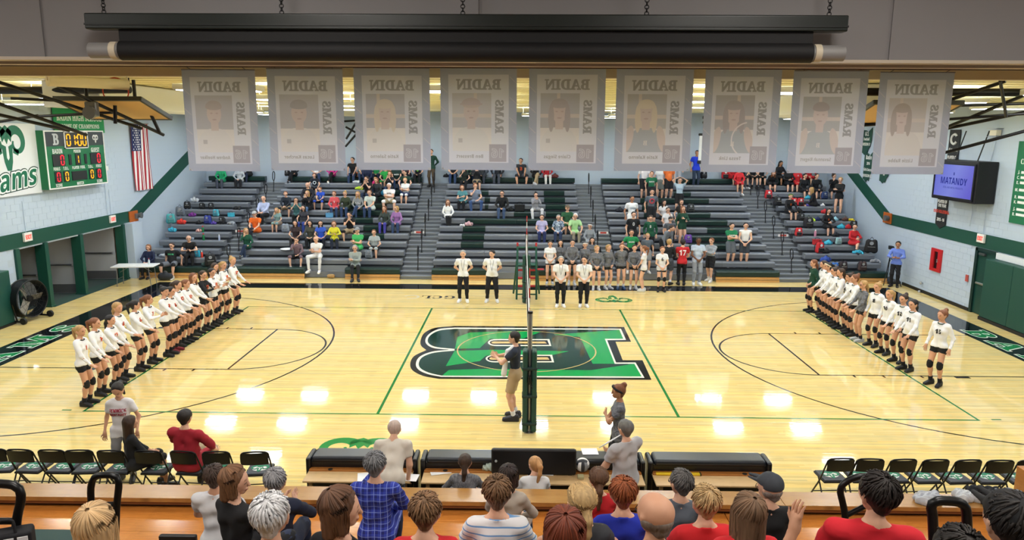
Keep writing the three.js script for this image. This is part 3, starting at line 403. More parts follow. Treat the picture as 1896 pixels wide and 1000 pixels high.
  const at = p => { const i = Math.round((p[0] - x0) / cell), j = Math.round((p[1] - y0) / cell), k = Math.round((p[2] - z0) / cell); return i < 0 || j < 0 || k < 0 || i >= nx || j >= ny || k >= nz ? 0.06 : D[i + j * sy + k * sz]; };
  return { pos, nor, idx, at };
}
function geo(s, col) {
  const g = new THREE.BufferGeometry(); g.setAttribute('position', new THREE.Float32BufferAttribute(s.pos, 3)); g.setAttribute('normal', new THREE.Float32BufferAttribute(s.nor, 3));
  const n = s.pos.length / 3, uv = new Float32Array(n * 2); for (let i = 0; i < n; i++) { uv[i * 2] = s.pos[i * 3] / 0.5; uv[i * 2 + 1] = s.pos[i * 3 + 1] / 0.5; } g.setAttribute('uv', new THREE.BufferAttribute(uv, 2));
  if (col) g.setAttribute('color', new THREE.Float32BufferAttribute(col, 3)); g.setIndex(s.idx); return g;
}
const add = (a, b, k = 1) => [a[0] + b[0] * k, a[1] + b[1] * k, a[2] + b[2] * k], sub = (a, b) => add(a, b, -1), dot = (a, b) => a[0] * b[0] + a[1] * b[1] + a[2] * b[2], len = a => Math.hypot(...a), nrm = a => { const l = len(a) || 1; return [a[0] / l, a[1] / l, a[2] / l]; }, mix = (a, b, t) => [a[0] + (b[0] - a[0]) * t, a[1] + (b[1] - a[1]) * t, a[2] + (b[2] - a[2]) * t], cross = (a, b) => [a[1] * b[2] - a[2] * b[1], a[2] * b[0] - a[0] * b[2], a[0] * b[1] - a[1] * b[0]];
function ik(a, tgt, l1, l2, pole) {                       // two-bone chain; returns [mid, end]
  let d = sub(tgt, a), L = len(d); const m = (l1 + l2) * 0.995; if (L > m) { d = nrm(d).map(x => x * m); L = m; } if (L < Math.abs(l1 - l2) + 0.02) L = Math.abs(l1 - l2) + 0.02;
  const u = nrm(d), x = (l1 * l1 - l2 * l2 + L * L) / (2 * L), h = Math.sqrt(Math.max(0, l1 * l1 - x * x)); let p = sub(pole, u.map(q => q * dot(pole, u))); p = nrm(p);
  return [add(add(a, u, x), p, h), add(a, u, L)];
}
// wrist targets in the torso frame for side s (-1 left, 1 right): [x, y, z], elbow pole, hand direction
const ARMS = {
  down: s => [[s * 0.25, -0.03, 0.06], [s * 0.4, 0, -1], [0, -1, 0.15]], clasp: s => [[s * 0.06, 0.03, 0.2], [s, 0, -0.4], [-s * 0.7, -0.6, 0.25]], behind: s => [[s * 0.08, 0.05, -0.16], [s, 0, -0.3], [-s, -0.5, -0.1]],
  lap: s => [[s * 0.09, 0.1, 0.29], [s, 0, -0.4], [-s * 0.6, -0.1, 0.6]], knees: s => [[s * 0.13, 0.1, 0.42], [s, 0.1, -0.2], [-s * 0.2, -0.5, 0.8]], fold: s => [[s * 0.04, 0.13, 0.36], [s, -0.2, -0.3], [-s * 0.5, 0.1, 0.7]],
  chin: s => [[s * 0.06, 0.5, 0.25], [s * 0.6, -1, 0.3], [-s * 0.3, 0.9, -0.35]], mouth: s => [[s * 0.035, 0.53, 0.24], [s * 0.7, -1, 0.2], [-s * 0.2, 1, -0.2]], cross: s => [[-s * 0.1, 0.26 + s * 0.02, 0.19 + s * 0.02], [s, -0.6, 0.1], [-s, 0.15, -0.2]],
  clap: s => [[s * 0.06, 0.3, 0.34], [s, -0.6, 0], [-s * 0.2, 0.5, 0.8]], reach: s => [[s * 0.14, 0.13, 0.42], [s * 0.5, -0.7, -0.3], [-s * 0.1, -0.15, 1]], low: s => [[s * 0.2, 0.02, 0.3], [s * 0.5, -0.4, -0.6], [0, -0.4, 1]], hips: s => [[s * 0.17, 0.1, 0.06], [s, 0.1, -0.5], [-s * 0.6, -0.5, 0.5]],
  head: s => [[s * 0.1, 0.8, 0.02], [s, 0.1, 0.25], [-s, 0.2, 0]], desk: s => [[s * 0.15, 0.2, 0.36], [s, -0.4, -0.2], [-s * 0.3, -0.1, 1]], back: s => [[s * 0.3, 0.0, -0.12], [s * 0.5, 0, -1], [0, -0.8, -0.4]], heart: s => [[-s * 0.02, 0.3, 0.2], [s, -0.7, 0.1], [-s, 0.3, 0]], raise: s => [[s * 0.1, 0.8, 0.3], [s * 0.5, -1, 0], [-s * 0.1, 1, 0.1]], phone: s => [[s * 0.05, 0.22, 0.3], [s, -0.5, -0.1], [-s * 0.4, 0.3, 0.8]], knee1: s => [[s * 0.18, 0.08, 0.34], [s, 0, -0.4], [0, -0.3, 1]],
};
const SKIN = [0xe0b094, 0xd39f80, 0xb98462, 0x6e4630];
const shoeProfile = [[-0.075, 0], [-0.08, 0.05], [-0.06, 0.09], [0.0, 0.085], [0.06, 0.06], [0.13, 0.045], [0.175, 0.03], [0.18, 0.008], [0.16, 0]];
const shoeGeo = extr(shoeProfile, 0.05, 0.016).rotateY(-Math.PI / 2).translate(0.025, 0.016, 0), padGeo = new THREE.CapsuleGeometry(0.062, 0.08, 2, 9).scale(1, 1, 1.08), sockGeo = new THREE.CylinderGeometry(0.048, 0.043, 0.12, 9);
const LOD = [[0.0188, 0.0102, 0.0135], [0.0248, 0.0146, 0.017], [0.0358, 0.0192, 0.0255]];
const patt = {};
function pattern(name) {
  return patt[name] ||= (() => {
    const f = { plaid: (x, y) => { const a = (x % 32) < 2 || (y % 32) < 2, b = ((x + 16) % 32) < 12, c = ((y + 16) % 32) < 12; return a ? [150, 170, 225] : b && c ? [28, 38, 110] : b || c ? [38, 52, 150] : [52, 70, 180]; }, stripe: (x, y) => (y % 26) < 5 ? [110, 160, 215] : [238, 240, 243], heather: (x, y) => { const v = 108 + 70 * (vnoise(x * 0.5, y * 0.12) - 0.5) + 40 * (hash(x, y) - 0.5); return [v, v + 2, v + 8]; }, check: (x, y) => { const v = ((x >> 4) + (y >> 4)) % 2 ? 210 : 60; return [v, v, v + 6]; }, floral: (x, y) => { const n = vnoise(x * 0.12, y * 0.12); return n > 0.55 ? [215, 225, 235] : n > 0.4 ? [95, 130, 160] : [60, 80, 110]; } }[name];
    const t = dataTex(256, 256, f, true, 1, 1); return new THREE.MeshStandardMaterial({ map: t, roughness: 0.85 });
  })();
}
const cloth = c => typeof c === 'string' ? pattern(c) : mat(c, 0.86);
const skinMat = SKIN.map(c => new THREE.MeshStandardMaterial({ color: c, roughness: 0.55, vertexColors: true })), hairMat = new THREE.MeshStandardMaterial({ color: 0xffffff, roughness: 0.6, vertexColors: true });
let TRI = 0;
// separate locks laid over the hair of the people close by
function strands(S, col, style, HW, hs, c, tail) {
  const pulled = tail.length > 0, n = style === 'short' ? 230 : 190, ell = (ph, th, k) => { const x = Math.sin(ph) * Math.sin(th), y = Math.cos(th), z = Math.cos(ph) * Math.sin(th), ct = Math.cos(-0.45), st = Math.sin(-0.45); return [x * 0.1 * k, 0.038 + (y * ct - z * st) * 0.098 * k, -0.016 + (z * ct + y * st) * 0.112 * k]; };
  for (let i = 0; i < n; i++) {
    const ph = (i + rnd()) / n * Math.PI * 2, k = rr(0.96, 1.06), pts = [], front = Math.cos(ph), lay = rr(0.1, 1.0);
    if (pulled) { const t0 = tail[0], a = ell(ph, rr(0.9, 1.35) + (front < 0 ? 0.2 : 0), k); for (let j = 0; j <= 5; j++) { const t = j / 5, p = mix(a, t0, t), q = [p[0], p[1] - 0.038, p[2] + 0.016], L = Math.hypot(q[0] / 0.1, q[1] / 0.098, q[2] / 0.112) || 1, s = Math.max(1, 1.02 / L * (1 - t * 0.25)); pts.push([q[0] * s, q[1] * s + 0.038, q[2] * s - 0.016]); } }
    else if (style === 'short') { const th0 = lay * 1.25, th1 = Math.min(th0 + rr(0.35, 0.7), front > 0.3 ? 1.0 : 2.0); for (let j = 0; j <= 4; j++) pts.push(ell(ph + Math.sin(i * 7) * 0.12 * j / 4, th0 + (th1 - th0) * j / 4, k + 0.02 * Math.sin(j * 1.6))); }
    else { const L = style === 'bob' ? 0.1 : 0.24, thE = front > 0.35 ? 1.15 : 1.65; for (let j = 0; j <= 4; j++) pts.push(ell(ph, 0.1 + (thE - 0.1) * j / 4, k)); const e = pts[4]; if (!(front > 0.45 && Math.abs(e[0]) < 0.05)) { const yE = -L * rr(0.75, 1.08); for (let j = 1; j <= 4; j++) { const t = j / 4; pts.push([e[0] * (1 - 0.12 * t) + 0.004 * Math.sin(i + j * 1.3), e[1] + (yE - e[1]) * t, Math.min(e[2], 0.045) * (1 - 0.1 * t) + 0.004 * Math.cos(i * 2 + j)]); } } }
    const bad = pts.findIndex(p => p[2] > 0.03 && p[1] < 0.07 && Math.abs(p[0]) < 0.08), ok = bad < 0 ? pts : pts.slice(0, bad); if (ok.length < 3) continue;
    const W = ok.map(HW), m = rr(0.75, 1.6), r = rr(0.0035, 0.0068) * hs, b0 = S.pos.length / 3, nS = 4;
    W.forEach((p, j) => { const d = nrm(sub(W[Math.min(j + 1, W.length - 1)], W[Math.max(j - 1, 0)])), a = nrm(cross(d, Math.abs(d[1]) < 0.9 ? [0, 1, 0] : [1, 0, 0])), b = cross(d, a), q = r * (j === W.length - 1 ? 0.3 : 1); for (let t = 0; t < nS; t++) { const v = add(a.map(x => x * Math.cos(t * 1.5708)), b, Math.sin(t * 1.5708)); S.pos.push(...add(p, v, q)); S.nor.push(...v); col.push(Math.min(1, c.r * m), Math.min(1, c.g * m), Math.min(1, c.b * m)); } });
    for (let j = 0; j < W.length - 1; j++) for (let t = 0; t < nS; t++) { const a = b0 + j * nS + t, b = b0 + j * nS + (t + 1) % nS; S.idx.push(a, b, a + nS, b, b + nS, a + nS); }
  }
}
function person(o) {
  const { H = 1.7, sex = 'f', wide = 1, pose = 'stand', lean = 0, side = 0, twist = 0, hy = 0, hp = 0, arms = ['down', 'down'], skin = 0, hair = 'short', hc = 0x4a3423, lod = 2, drop = 0.43, legs = '' } = o;
  const s = H / 1.72, f = sex === 'f', [cb, ch, ck] = LOD[lod], g = thing('person', o.label, 'person', o.at, o.yaw || 0, o.group);
  const hipY = pose === 'sit' ? 0.1 * s : 0.905 * s, hip = [0, hipY, 0], U = nrm([Math.sin(side), Math.cos(lean), Math.sin(lean)]); let Rt = [Math.cos(twist), 0, -Math.sin(twist)]; Rt = nrm(sub(Rt, U.map(q => q * dot(Rt, U)))); const Fw = cross(Rt, U);
  const T = (x, y, z) => [hip[0] + (Rt[0] * x + U[0] * y + Fw[0] * z) * s, hip[1] + (Rt[1] * x + U[1] * y + Fw[1] * z) * s, hip[2] + (Rt[2] * x + U[2] * y + Fw[2] * z) * s];
  const cap = (a, b, ra, rb = ra, tag_, clip) => ({ a, b, ra: ra * s, rb: rb * s, tag: tag_, clip });
  const w = wide, sw = (f ? 0.155 : 0.182) * (0.6 + 0.4 * w), am = (f ? 0.88 : 1.02) * (0.5 + 0.5 * w), lm = (f ? 1.0 : 1.02) * (0.5 + 0.5 * w);
  const torso = [cap(T(-0.07 * w, 0.0, -0.015), T(0.07 * w, 0, -0.015), 0.085 + 0.012 * (w - 1) * 4, undefined, 'p'), cap(T(-0.055 * w, 0.02, -0.01), T(-0.045 * w, 0.2, 0), 0.072 * w, 0.07 * w, 'p'), cap(T(0.055 * w, 0.02, -0.01), T(0.045 * w, 0.2, 0), 0.072 * w, 0.07 * w, 'p'), cap(T(-0.045 * w, 0.2, 0), T(-0.07 * w, 0.35, 0.0), 0.07 * w, 0.08, 't'), cap(T(0.045 * w, 0.2, 0), T(0.07 * w, 0.35, 0.0), 0.07 * w, 0.08, 't'), cap(T(-0.06, 0.4, -0.005), T(0.06, 0.4, -0.005), 0.075, undefined, 't'), cap(T(-sw + 0.035, 0.455, -0.01), T(sw - 0.035, 0.455, -0.01), 0.05, undefined, 't')];
  if (w > 1.1) torso.push(cap(T(0, 0.1, 0.03 * w), T(0, 0.2, 0.03 * w), 0.09 * w, 0.08 * w, 't'));
  if (f) torso.push(cap(T(-0.06, 0.33, 0.06), T(-0.06, 0.33, 0.06), 0.045, undefined, 't'), cap(T(0.06, 0.33, 0.06), T(0.06, 0.33, 0.06), 0.045, undefined, 't'));
  const neck = [cap(T(0, 0.48, -0.015), T(0, 0.6, 0.005), 0.05, 0.046, 'n'), cap(T(-0.1, 0.475, -0.015), T(0, 0.53, -0.012), 0.035, 0.04, 'n'), cap(T(0.1, 0.475, -0.015), T(0, 0.53, -0.012), 0.035, 0.04, 'n')];
  const armCaps = [], hands = [];
  arms.forEach((a, i) => {
    const sg = i ? 1 : -1, [wt, pole, hd] = ARMS[a](sg), S = T(sg * sw, 0.45, -0.005), toW = q => nrm([Rt[0] * q[0] + U[0] * q[1] + Fw[0] * q[2], Rt[1] * q[0] + U[1] * q[1] + Fw[1] * q[2], Rt[2] * q[0] + U[2] * q[1] + Fw[2] * q[2]]);
    const [el, wr] = ik(S, T(...wt), 0.285 * s, 0.255 * s, toW(pole)); armCaps.push([cap(S, el, 0.046 * am, 0.037 * am, 'u' + i), cap(el, wr, 0.038 * am, 0.026 * am, 'f' + i)]); hands.push({ wr, dir: toW(hd), fore: nrm(sub(wr, el)), sg });
  });
  const legCaps = [], feet = [];
  for (const sg of [-1, 1]) {
    const hj = [sg * 0.085 * s, hipY, 0]; let kn, an, toe = [sg * 0.18, 0, 1];
    if (pose === 'sit') {
      let kx = 0.11, ky = 0.02, az = 0.03, ax = 0.11, ay = 0;
      if (legs === 'apart') { kx = 0.24; ax = 0.2; } if (legs === 'fwd') az = 0.16; if (legs === 'tuck') az = -0.14; if (legs === 'close') { kx = 0.07; ax = 0.06; }
      if (legs === 'cross') { if (sg > 0) { kx = -0.02; ky = 0.1; ax = -0.2; ay = 0.14; az = 0.14; } else { kx = 0.06; ax = 0.05; } }
      kn = [sg * kx * s, hipY + ky * s, 0.42 * s]; an = [sg * ax * s, -drop + 0.085 * s + ay, 0.42 * s + az * s];
      const d = sub(an, kn), L = len(d), l2 = 0.42 * s; if (L > l2 * 1.25) an = add(kn, nrm(d), l2 * 1.25);
    } else {
      const fx = (o.stance ?? 0.1) * s, fz = sg * (o.stride || 0) * s; [kn, an] = ik(hj, [sg * fx, 0.085 * s, fz], 0.425 * s, 0.415 * s, [sg * 0.15, 0, 1]);
    }
    legCaps.push([cap(hj, kn, 0.083 * lm, 0.056 * lm, 'h'), cap(kn, an, 0.05 * lm, 0.036, 's'), cap(mix(kn, an, 0.28), mix(kn, an, 0.4), 0.052 * lm, 0.046 * lm, 's')]); legCaps.at(-1)[2].a[2] -= 0.012; feet.push({ an, toe: nrm(toe), kn, hj });
  }
  if (pose !== 'sit') torso.push(cap([-0.065 * s, hipY - 0.06 * s, -0.04 * s], [0.065 * s, hipY - 0.06 * s, -0.04 * s], 0.07 * w, undefined, 'p'));
  // garments
  const inside = [], K = 75, LL = 1; const up = c => dot(c, U), hemAt = (d) => [-U[0], -U[1], -U[2], -(up(hip)) + d * s];
  const warp = lod < 2 ? (p => 0.0035 * (Math.sin(p[0] * 31 + p[1] * 17 + s * 40) + Math.sin(p[1] * 43 - p[2] * 29 + p[0] * 11))) : undefined;
  const off = (c, d, clip, tb = c.b, f2 = 1) => ({ a: c.a, b: tb, ra: c.ra + d, rb: c.ra + (c.rb - c.ra) * f2 + d, clip });
  const endClip = (a, b) => { const d = nrm(sub(b, a)); return [[...d, dot(b, d)]]; };
  if (o.top) {
    const { c, sl = 0.55, hem = 0.1, loose = 0.012 } = o.top, cs = [], hemC = [hemAt(hem)], nk = [U[0], U[1], U[2], up(hip) + 0.52 * s];
    for (const t of torso) cs.push(off(t, loose, [...hemC, nk])); for (const n of neck.slice(1)) cs.push(off(n, loose * 0.6, [nk]));
    if (pose !== 'sit' || hem > 0.08) for (const l of legCaps) cs.push(off(l[0], loose + 0.004, hemC));
    armCaps.forEach(([u, fo]) => { if (sl <= 0) return; const e = mix(u.a, u.b, Math.min(1, sl)); cs.push(off(u, loose + (sl < 1 ? 0.008 : 0.002), endClip(u.a, e), e, Math.min(1, sl))); if (sl > 1) { const q = mix(fo.a, fo.b, sl - 1); cs.push(off(fo, loose * 0.7, endClip(fo.a, q), q, sl - 1)); } });
    const S = surf(cs, cb, K, { warp }); inside.push(S); mesh('shirt', geo(S), cloth(c), g); TRI += S.idx.length / 3;
    if (o.print) {
      const { t, size = 0.12, color = 0x222222, back, y = 0.33, f: ff = font } = o.print, tg = typeof t === 'string' ? textGeo(t, size * s, { f: ff, depth: 0.006, squash: 0.85 }) : t(size * s), p = tg.attributes.position, q = [];
      for (let i = 0; i < p.count; i++) { const bk = back ? -1 : 1; let z = 0.24; const at = zz => S.at(T(bk * p.getX(i) / s, y + p.getY(i) / s, bk * zz)); while (z > 0.03 && at(z) > 0) z -= 0.004; let lo = z, hi = z + 0.02; const v = T(bk * p.getX(i) / s, y + p.getY(i) / s, bk * (z + cb * 0.55 / s + 0.002 + p.getZ(i))); p.setXYZ(i, ...v); }
      tg.computeVertexNormals(); mesh('shirt_print', tg, mat(color, 0.7), g);
    }
    if (o.collar !== undefined) { const t = new THREE.TorusGeometry(0.066 * s, 0.011 * s, 5, 14); t.rotateX(Math.PI / 2 + 0.3); const m = mesh('collar', t, cloth(o.collar), g); m.position.set(...T(0, 0.515, 0.012)); m.rotation.x = lean; }
  }
  if (o.bottom) {
    const { c, len: bl = 2, loose = 0.008 } = o.bottom, cs = [], tp = [U[0], U[1], U[2], up(hip) + 0.13 * s];
    for (const t of torso) if (t.tag === 'p') cs.push(off(t, loose, [tp]));
    legCaps.forEach(([h, sh, ca]) => { const e = mix(h.a, h.b, Math.min(1, bl)); cs.push(off(h, loose + (bl < 1 && bl > 0.4 ? 0.012 : 0), bl < 1 ? endClip(h.a, e) : undefined, e, Math.min(1, bl) * 0.75)); if (bl > 1) { const q = mix(sh.a, sh.b, bl - 1); cs.push(off(sh, loose + 0.004, endClip(sh.a, q), q, (bl - 1) * 0.7), off(ca, loose)); } });
    const S = surf(cs, lod ? cb : cb * 2, K, { warp }); inside.push(S); mesh(bl > 1 ? 'trousers' : 'shorts', geo(S), cloth(c), g); TRI += S.idx.length / 3;
  }
  // head frame
  const hq = new THREE.Quaternion().setFromRotationMatrix(new THREE.Matrix4().makeBasis(V(...Rt), V(...U), V(...Fw))).multiply(new THREE.Quaternion().setFromEuler(new THREE.Euler(hp - (o.lev ? 0 : lean * 0.7), hy, 0, 'YXZ'))), hcn = T(0, 0.672, 0.025), hs = s * (o.hs || 1) * 1.05;
  const HW = p => { const v = V(p[0] * hs, p[1] * hs, p[2] * hs).applyQuaternion(hq); return [hcn[0] + v.x, hcn[1] + v.y, hcn[2] + v.z]; }, inv = hq.clone().invert(), HL = p => { const v = V(p[0] - hcn[0], p[1] - hcn[1], p[2] - hcn[2]).applyQuaternion(inv); return [v.x / hs, v.y / hs, v.z / hs]; };
  const hcap = (a, b, ra, rb = ra) => ({ a: HW(a), b: HW(b), ra: ra * hs, rb: rb * hs });
  const jw = f ? 0.9 : 1, headCaps = [hcap([0, 0.03, -0.025], [0, 0.035, 0.005], 0.083, 0.08), hcap([-0.018, 0.01, 0.02], [0.018, 0.01, 0.02], 0.056), hcap([0, -0.02, 0.035], [0, -0.07, 0.045], 0.046 * jw, 0.03 * jw), hcap([-0.04, -0.04, 0.0], [0.04, -0.04, 0.0], 0.03), hcap([0, 0.012, 0.085], [0, -0.028, 0.1], 0.006, 0.011), hcap([-0.032, 0.027, 0.062], [0.032, 0.027, 0.062], 0.013), hcap([-0.012, -0.055, 0.078], [0.012, -0.055, 0.078], 0.008)];
  if (lod < 2 || hair === 'short' || hair === 'bald' || hair === 'pony') for (const e of [-1, 1]) headCaps.push(hcap([e * 0.083, 0.015, -0.012], [e * 0.08, -0.022, -0.006], 0.013, 0.009));
  headCaps.push({ ...cap(T(0, 0.52, -0.01), HW([0, -0.045, -0.015]), 0.045, 0.042) });
  const HS = surf(headCaps, ch * s, 130), n0 = new THREE.Color(hc), sk = new THREE.Color(SKIN[skin]), col = [];
  for (let i = 0; i < HS.pos.length; i += 3) {
    const p = HL([HS.pos[i], HS.pos[i + 1], HS.pos[i + 2]]); let c = [1, 1, 1]; const ax = Math.abs(p[0]), tol = lod === 2 ? 0.004 : 0.001;
    if (p[2] > 0.045) { if (Math.abs(ax - 0.032) < 0.012 + tol && Math.abs(p[1] - 0.004) < 0.005 + tol) c = [0.16, 0.12, 0.11]; else if (Math.abs(ax - 0.033) < 0.016 + tol && Math.abs(p[1] - 0.026) < 0.004 + tol) c = [0.45, 0.35, 0.3]; else if (ax < 0.022 + tol && Math.abs(p[1] + 0.056) < 0.005 + tol) c = [0.72, 0.42, 0.42]; }
    col.push(...c);
  }
  // body skin, hidden faces under clothing left out
  const bodyCaps = [...torso, ...neck, ...armCaps.flat(), ...legCaps.flat()];
  for (const h of hands) { const d = h.dir, sd = nrm(cross(d, h.fore.map((q, i) => q + [0.01, 0.02, 0.03][i]))); h.side = len(cross(d, h.fore)) < 0.15 ? Fw : sd; h.side = nrm(sub(h.side, d.map(q => q * dot(h.side, d)))); const w0 = h.wr; for (const k of [-0.45, 0.45]) bodyCaps.push(cap(add(w0, d, 0.012 * s), add(add(w0, d, 0.075 * s), h.side, k * 0.055 * s), 0.021, 0.017)); }
  const BS = surf(bodyCaps, cb, K + 15), keep = new Uint8Array(BS.pos.length / 3);
  for (let i = 0; i < keep.length; i++) { const p = [BS.pos[i * 3], BS.pos[i * 3 + 1], BS.pos[i * 3 + 2]]; keep[i] = inside.some(S => S.at(p) < -0.008) ? 0 : 1; }
  const map = new Int32Array(keep.length).fill(-1), P = [], N = [], I = [], C = []; const use = i => { if (map[i] < 0) { map[i] = P.length / 3; P.push(BS.pos[i * 3], BS.pos[i * 3 + 1], BS.pos[i * 3 + 2]); N.push(BS.nor[i * 3], BS.nor[i * 3 + 1], BS.nor[i * 3 + 2]); C.push(1, 1, 1); } return map[i]; };
  for (let t = 0; t < BS.idx.length; t += 3) { const [a, b, c] = [BS.idx[t], BS.idx[t + 1], BS.idx[t + 2]]; if (keep[a] || keep[b] || keep[c]) I.push(use(a), use(b), use(c)); }
  const app = (S, cc) => { const b = P.length / 3; for (const q of S.pos) P.push(q); for (const q of S.nor) N.push(q); for (const q of cc) C.push(q); for (const q of S.idx) I.push(q + b); };
  app(HS, col);
  const finger = (pts, r0, r1, n) => { const pos = [], nor = [], idx = []; for (let i = 0; i < pts.length; i++) { const d = nrm(sub(pts[Math.min(i + 1, pts.length - 1)], pts[Math.max(i - 1, 0)])), a = nrm(cross(d, Math.abs(d[1]) < 0.9 ? [0, 1, 0] : [1, 0, 0])), b = cross(d, a), r = (r0 + (r1 - r0) * i / (pts.length - 1)) * s * (i === pts.length - 1 ? 0.55 : 1); for (let k = 0; k < n; k++) { const t = k / n * 6.2832, v = add(a.map(q => q * Math.cos(t)), b, Math.sin(t)); pos.push(...add(pts[i], v, r)); nor.push(...v); } } for (let i = 0; i < pts.length - 1; i++) for (let k = 0; k < n; k++) { const a = i * n + k, b = i * n + (k + 1) % n; idx.push(a, b, a + n, b, b + n, a + n); } const L = pts.length - 1; for (let k = 1; k < n - 1; k++) idx.push(L * n, L * n + k, L * n + k + 1); return { pos, nor, idx }; };
  for (const h of hands) {
    const d = h.dir, sd = h.side, pn = cross(sd, d).map(q => q * h.sg), base = add(h.wr, d, 0.082 * s), nS = lod ? 5 : 8;
    [[-0.5, 0.058], [-0.17, 0.07], [0.17, 0.074], [0.5, 0.064]].forEach(([k, L]) => { const p0 = add(add(h.wr, d, 0.068 * s), sd, k * 0.058 * s), p1 = add(add(p0, d, L * 0.6 * s), sd, k * 0.006), p2 = add(add(p1, d, L * 0.45 * s), pn, L * 0.3 * s), S = finger([p0, p1, p2], 0.0095, 0.0075, nS); app(S, S.pos.map(() => 1)); });
    const t0 = add(add(h.wr, d, 0.025 * s), sd, 0.026 * s), t1 = add(add(t0, d, 0.032 * s), sd, 0.026 * s), t2 = add(add(t1, d, 0.03 * s), sd, 0.006 * s), S = finger([t0, t1, t2], 0.012, 0.009, nS); app(S, S.pos.map(() => 1));
  }
  mesh('body', geo({ pos: P, nor: N, idx: I }, C), skinMat[skin], g); TRI += I.length / 3;
  // hair
  if (hair !== 'none') {
    const cs = []; const cb_ = hair === 'bald' ? 0.0 : 1; let tail = [];
    if (cb_) cs.push(hcap([0, 0.038, -0.028], [0, 0.042, 0.0], 0.092, 0.088), hcap([0, 0.0, -0.045], [0, -0.045, -0.045], 0.06, 0.045)); else cs.push(hcap([0, -0.01, -0.045], [0, -0.045, -0.045], 0.066, 0.05), hcap([-0.05, -0.005, -0.02], [0.05, -0.005, -0.02], 0.045));
    if (hair === 'long' || hair === 'bob') { const L = hair === 'bob' ? 0.1 : 0.24; for (const e of [-1, 1]) cs.push(hcap([e * 0.058, 0.02, -0.025], [e * 0.072, -L * 0.8, -0.01], 0.045, 0.032)); cs.push(hcap([-0.03, 0, -0.055], [-0.04, -L, -0.075], 0.06, 0.042), hcap([0.03, 0, -0.055], [0.04, -L, -0.075], 0.06, 0.042)); }
    if (hair === 'pony') tail = [[0, 0.05, -0.11], [0, 0.03, -0.155], [0, -0.07, -0.16], [0.01, -0.2, -0.13]]; if (hair === 'lowpony') tail = [[0, -0.02, -0.1], [0, -0.07, -0.125], [0, -0.16, -0.125], [0.005, -0.26, -0.11]]; if (hair === 'braid') tail = [[0, -0.02, -0.1], [0, -0.1, -0.12], [0.01, -0.2, -0.12], [0.03, -0.3, -0.1]];
    if (hair === 'bun') cs.push(hcap([0, 0.11, -0.085], [0, 0.12, -0.09], 0.042));
    for (let i = 0; i < tail.length - 1; i++) cs.push(hcap(tail[i], tail[i + 1], 0.036 - i * 0.005, 0.033 - i * 0.006));
    const fz = hair === 'bob' || hair === 'long' ? 0.052 : 0.05;
    const S = surf(cs, ck * s * (lod ? 1 : 0.8), 110, { warp: p => { const q = HL(p); const a = Math.atan2(q[0], q[2] + 0.02), tl = q[2] < -0.115 ? 1 : 0; return (lod ? 0.002 : 0.0028) * Math.sin((tl ? q[0] * 260 : a * 26) + 3 * Math.sin(q[1] * 14)); }, cut: p => { const q = HL(p), e = Math.hypot(q[0] * 1.0, (q[1] + 0.03) * 0.8, (q[2] - 0.1)) - 0.098, b = hair === 'bald' ? q[1] - 0.012 - 0.0 : -1; return Math.max(-e * hs, b * hs, hair === 'short' && q[2] > 0.02 ? (-0.02 - q[1]) * hs : -1); } });
    const hcol = []; for (let i = 0; i < S.pos.length; i += 3) { const q = HL([S.pos[i], S.pos[i + 1], S.pos[i + 2]]), a = Math.atan2(q[0], q[2] + 0.03), k = 0.8 + 0.5 * vnoise(a * 14 + 50, q[1] * 8 + 20) + (lod ? 0 : 0.3 * (vnoise(a * 40 + 9, q[1] * 12) - 0.5)); hcol.push(n0.r * k, n0.g * k, n0.b * k); }
    if (lod === 0 && hair !== 'bald') strands(S, hcol, hair, HW, hs, n0, tail);
    mesh('hair', geo(S, hcol), hairMat, g); TRI += S.idx.length / 3;
    if (tail.length || hair === 'bun') { const m = mesh('hair_tie', new THREE.TorusGeometry(0.03 * hs, 0.01 * hs, 5, 10), mat(0x1a1a1c, 0.8), g); m.position.set(...HW(tail[0] ? mix(tail[0], tail[1], 0.3) : [0, 0.1, -0.08])); m.quaternion.copy(hq); if (hair === 'bun') m.rotateX(1.2); }
    if (o.band !== undefined) { const m = mesh('headband', new THREE.TorusGeometry(0.093 * hs, 0.011 * hs, 5, 20), mat(o.band, 0.8), g); m.position.set(...HW([0, 0.045, -0.005])); m.quaternion.copy(hq); m.rotateX(Math.PI / 2 - 0.5); m.scale.set(1, 1.12, 1.6); }
  }
  if (o.hat !== undefined) { const S = surf([hcap([0, 0.045, -0.022], [0, 0.05, 0.0], 0.096, 0.092), hcap([-0.045, 0.058, 0.08], [-0.035, 0.05, 0.165], 0.016, 0.012), hcap([0.045, 0.058, 0.08], [0.035, 0.05, 0.165], 0.016, 0.012), hcap([0, 0.066, 0.08], [0, 0.062, 0.18], 0.016, 0.012)], lod ? 0.015 : 0.009, 140, { cut: p => (0.045 - HL(p)[1] - (HL(p)[2] < 0 ? 0.02 : 0)) * hs }); mesh('cap', geo(S), mat(o.hat, 0.8), g); }
  if (o.glasses) { const m = [-1, 1].map(e => new THREE.TorusGeometry(0.02 * hs, 0.0028 * hs, 4, 14).translate(e * 0.031 * hs, 0, 0)); for (const e of [-1, 1]) m.push(rod([e * 0.052 * hs, 0.004, 0], [e * 0.082 * hs, 0.004, -0.09 * hs], 0.0025 * hs, 4)); const q = mesh('glasses', m, mat(0x1a1512, 0.4), g); q.position.set(...HW([0, 0.005, 0.09])); q.quaternion.copy(hq); }
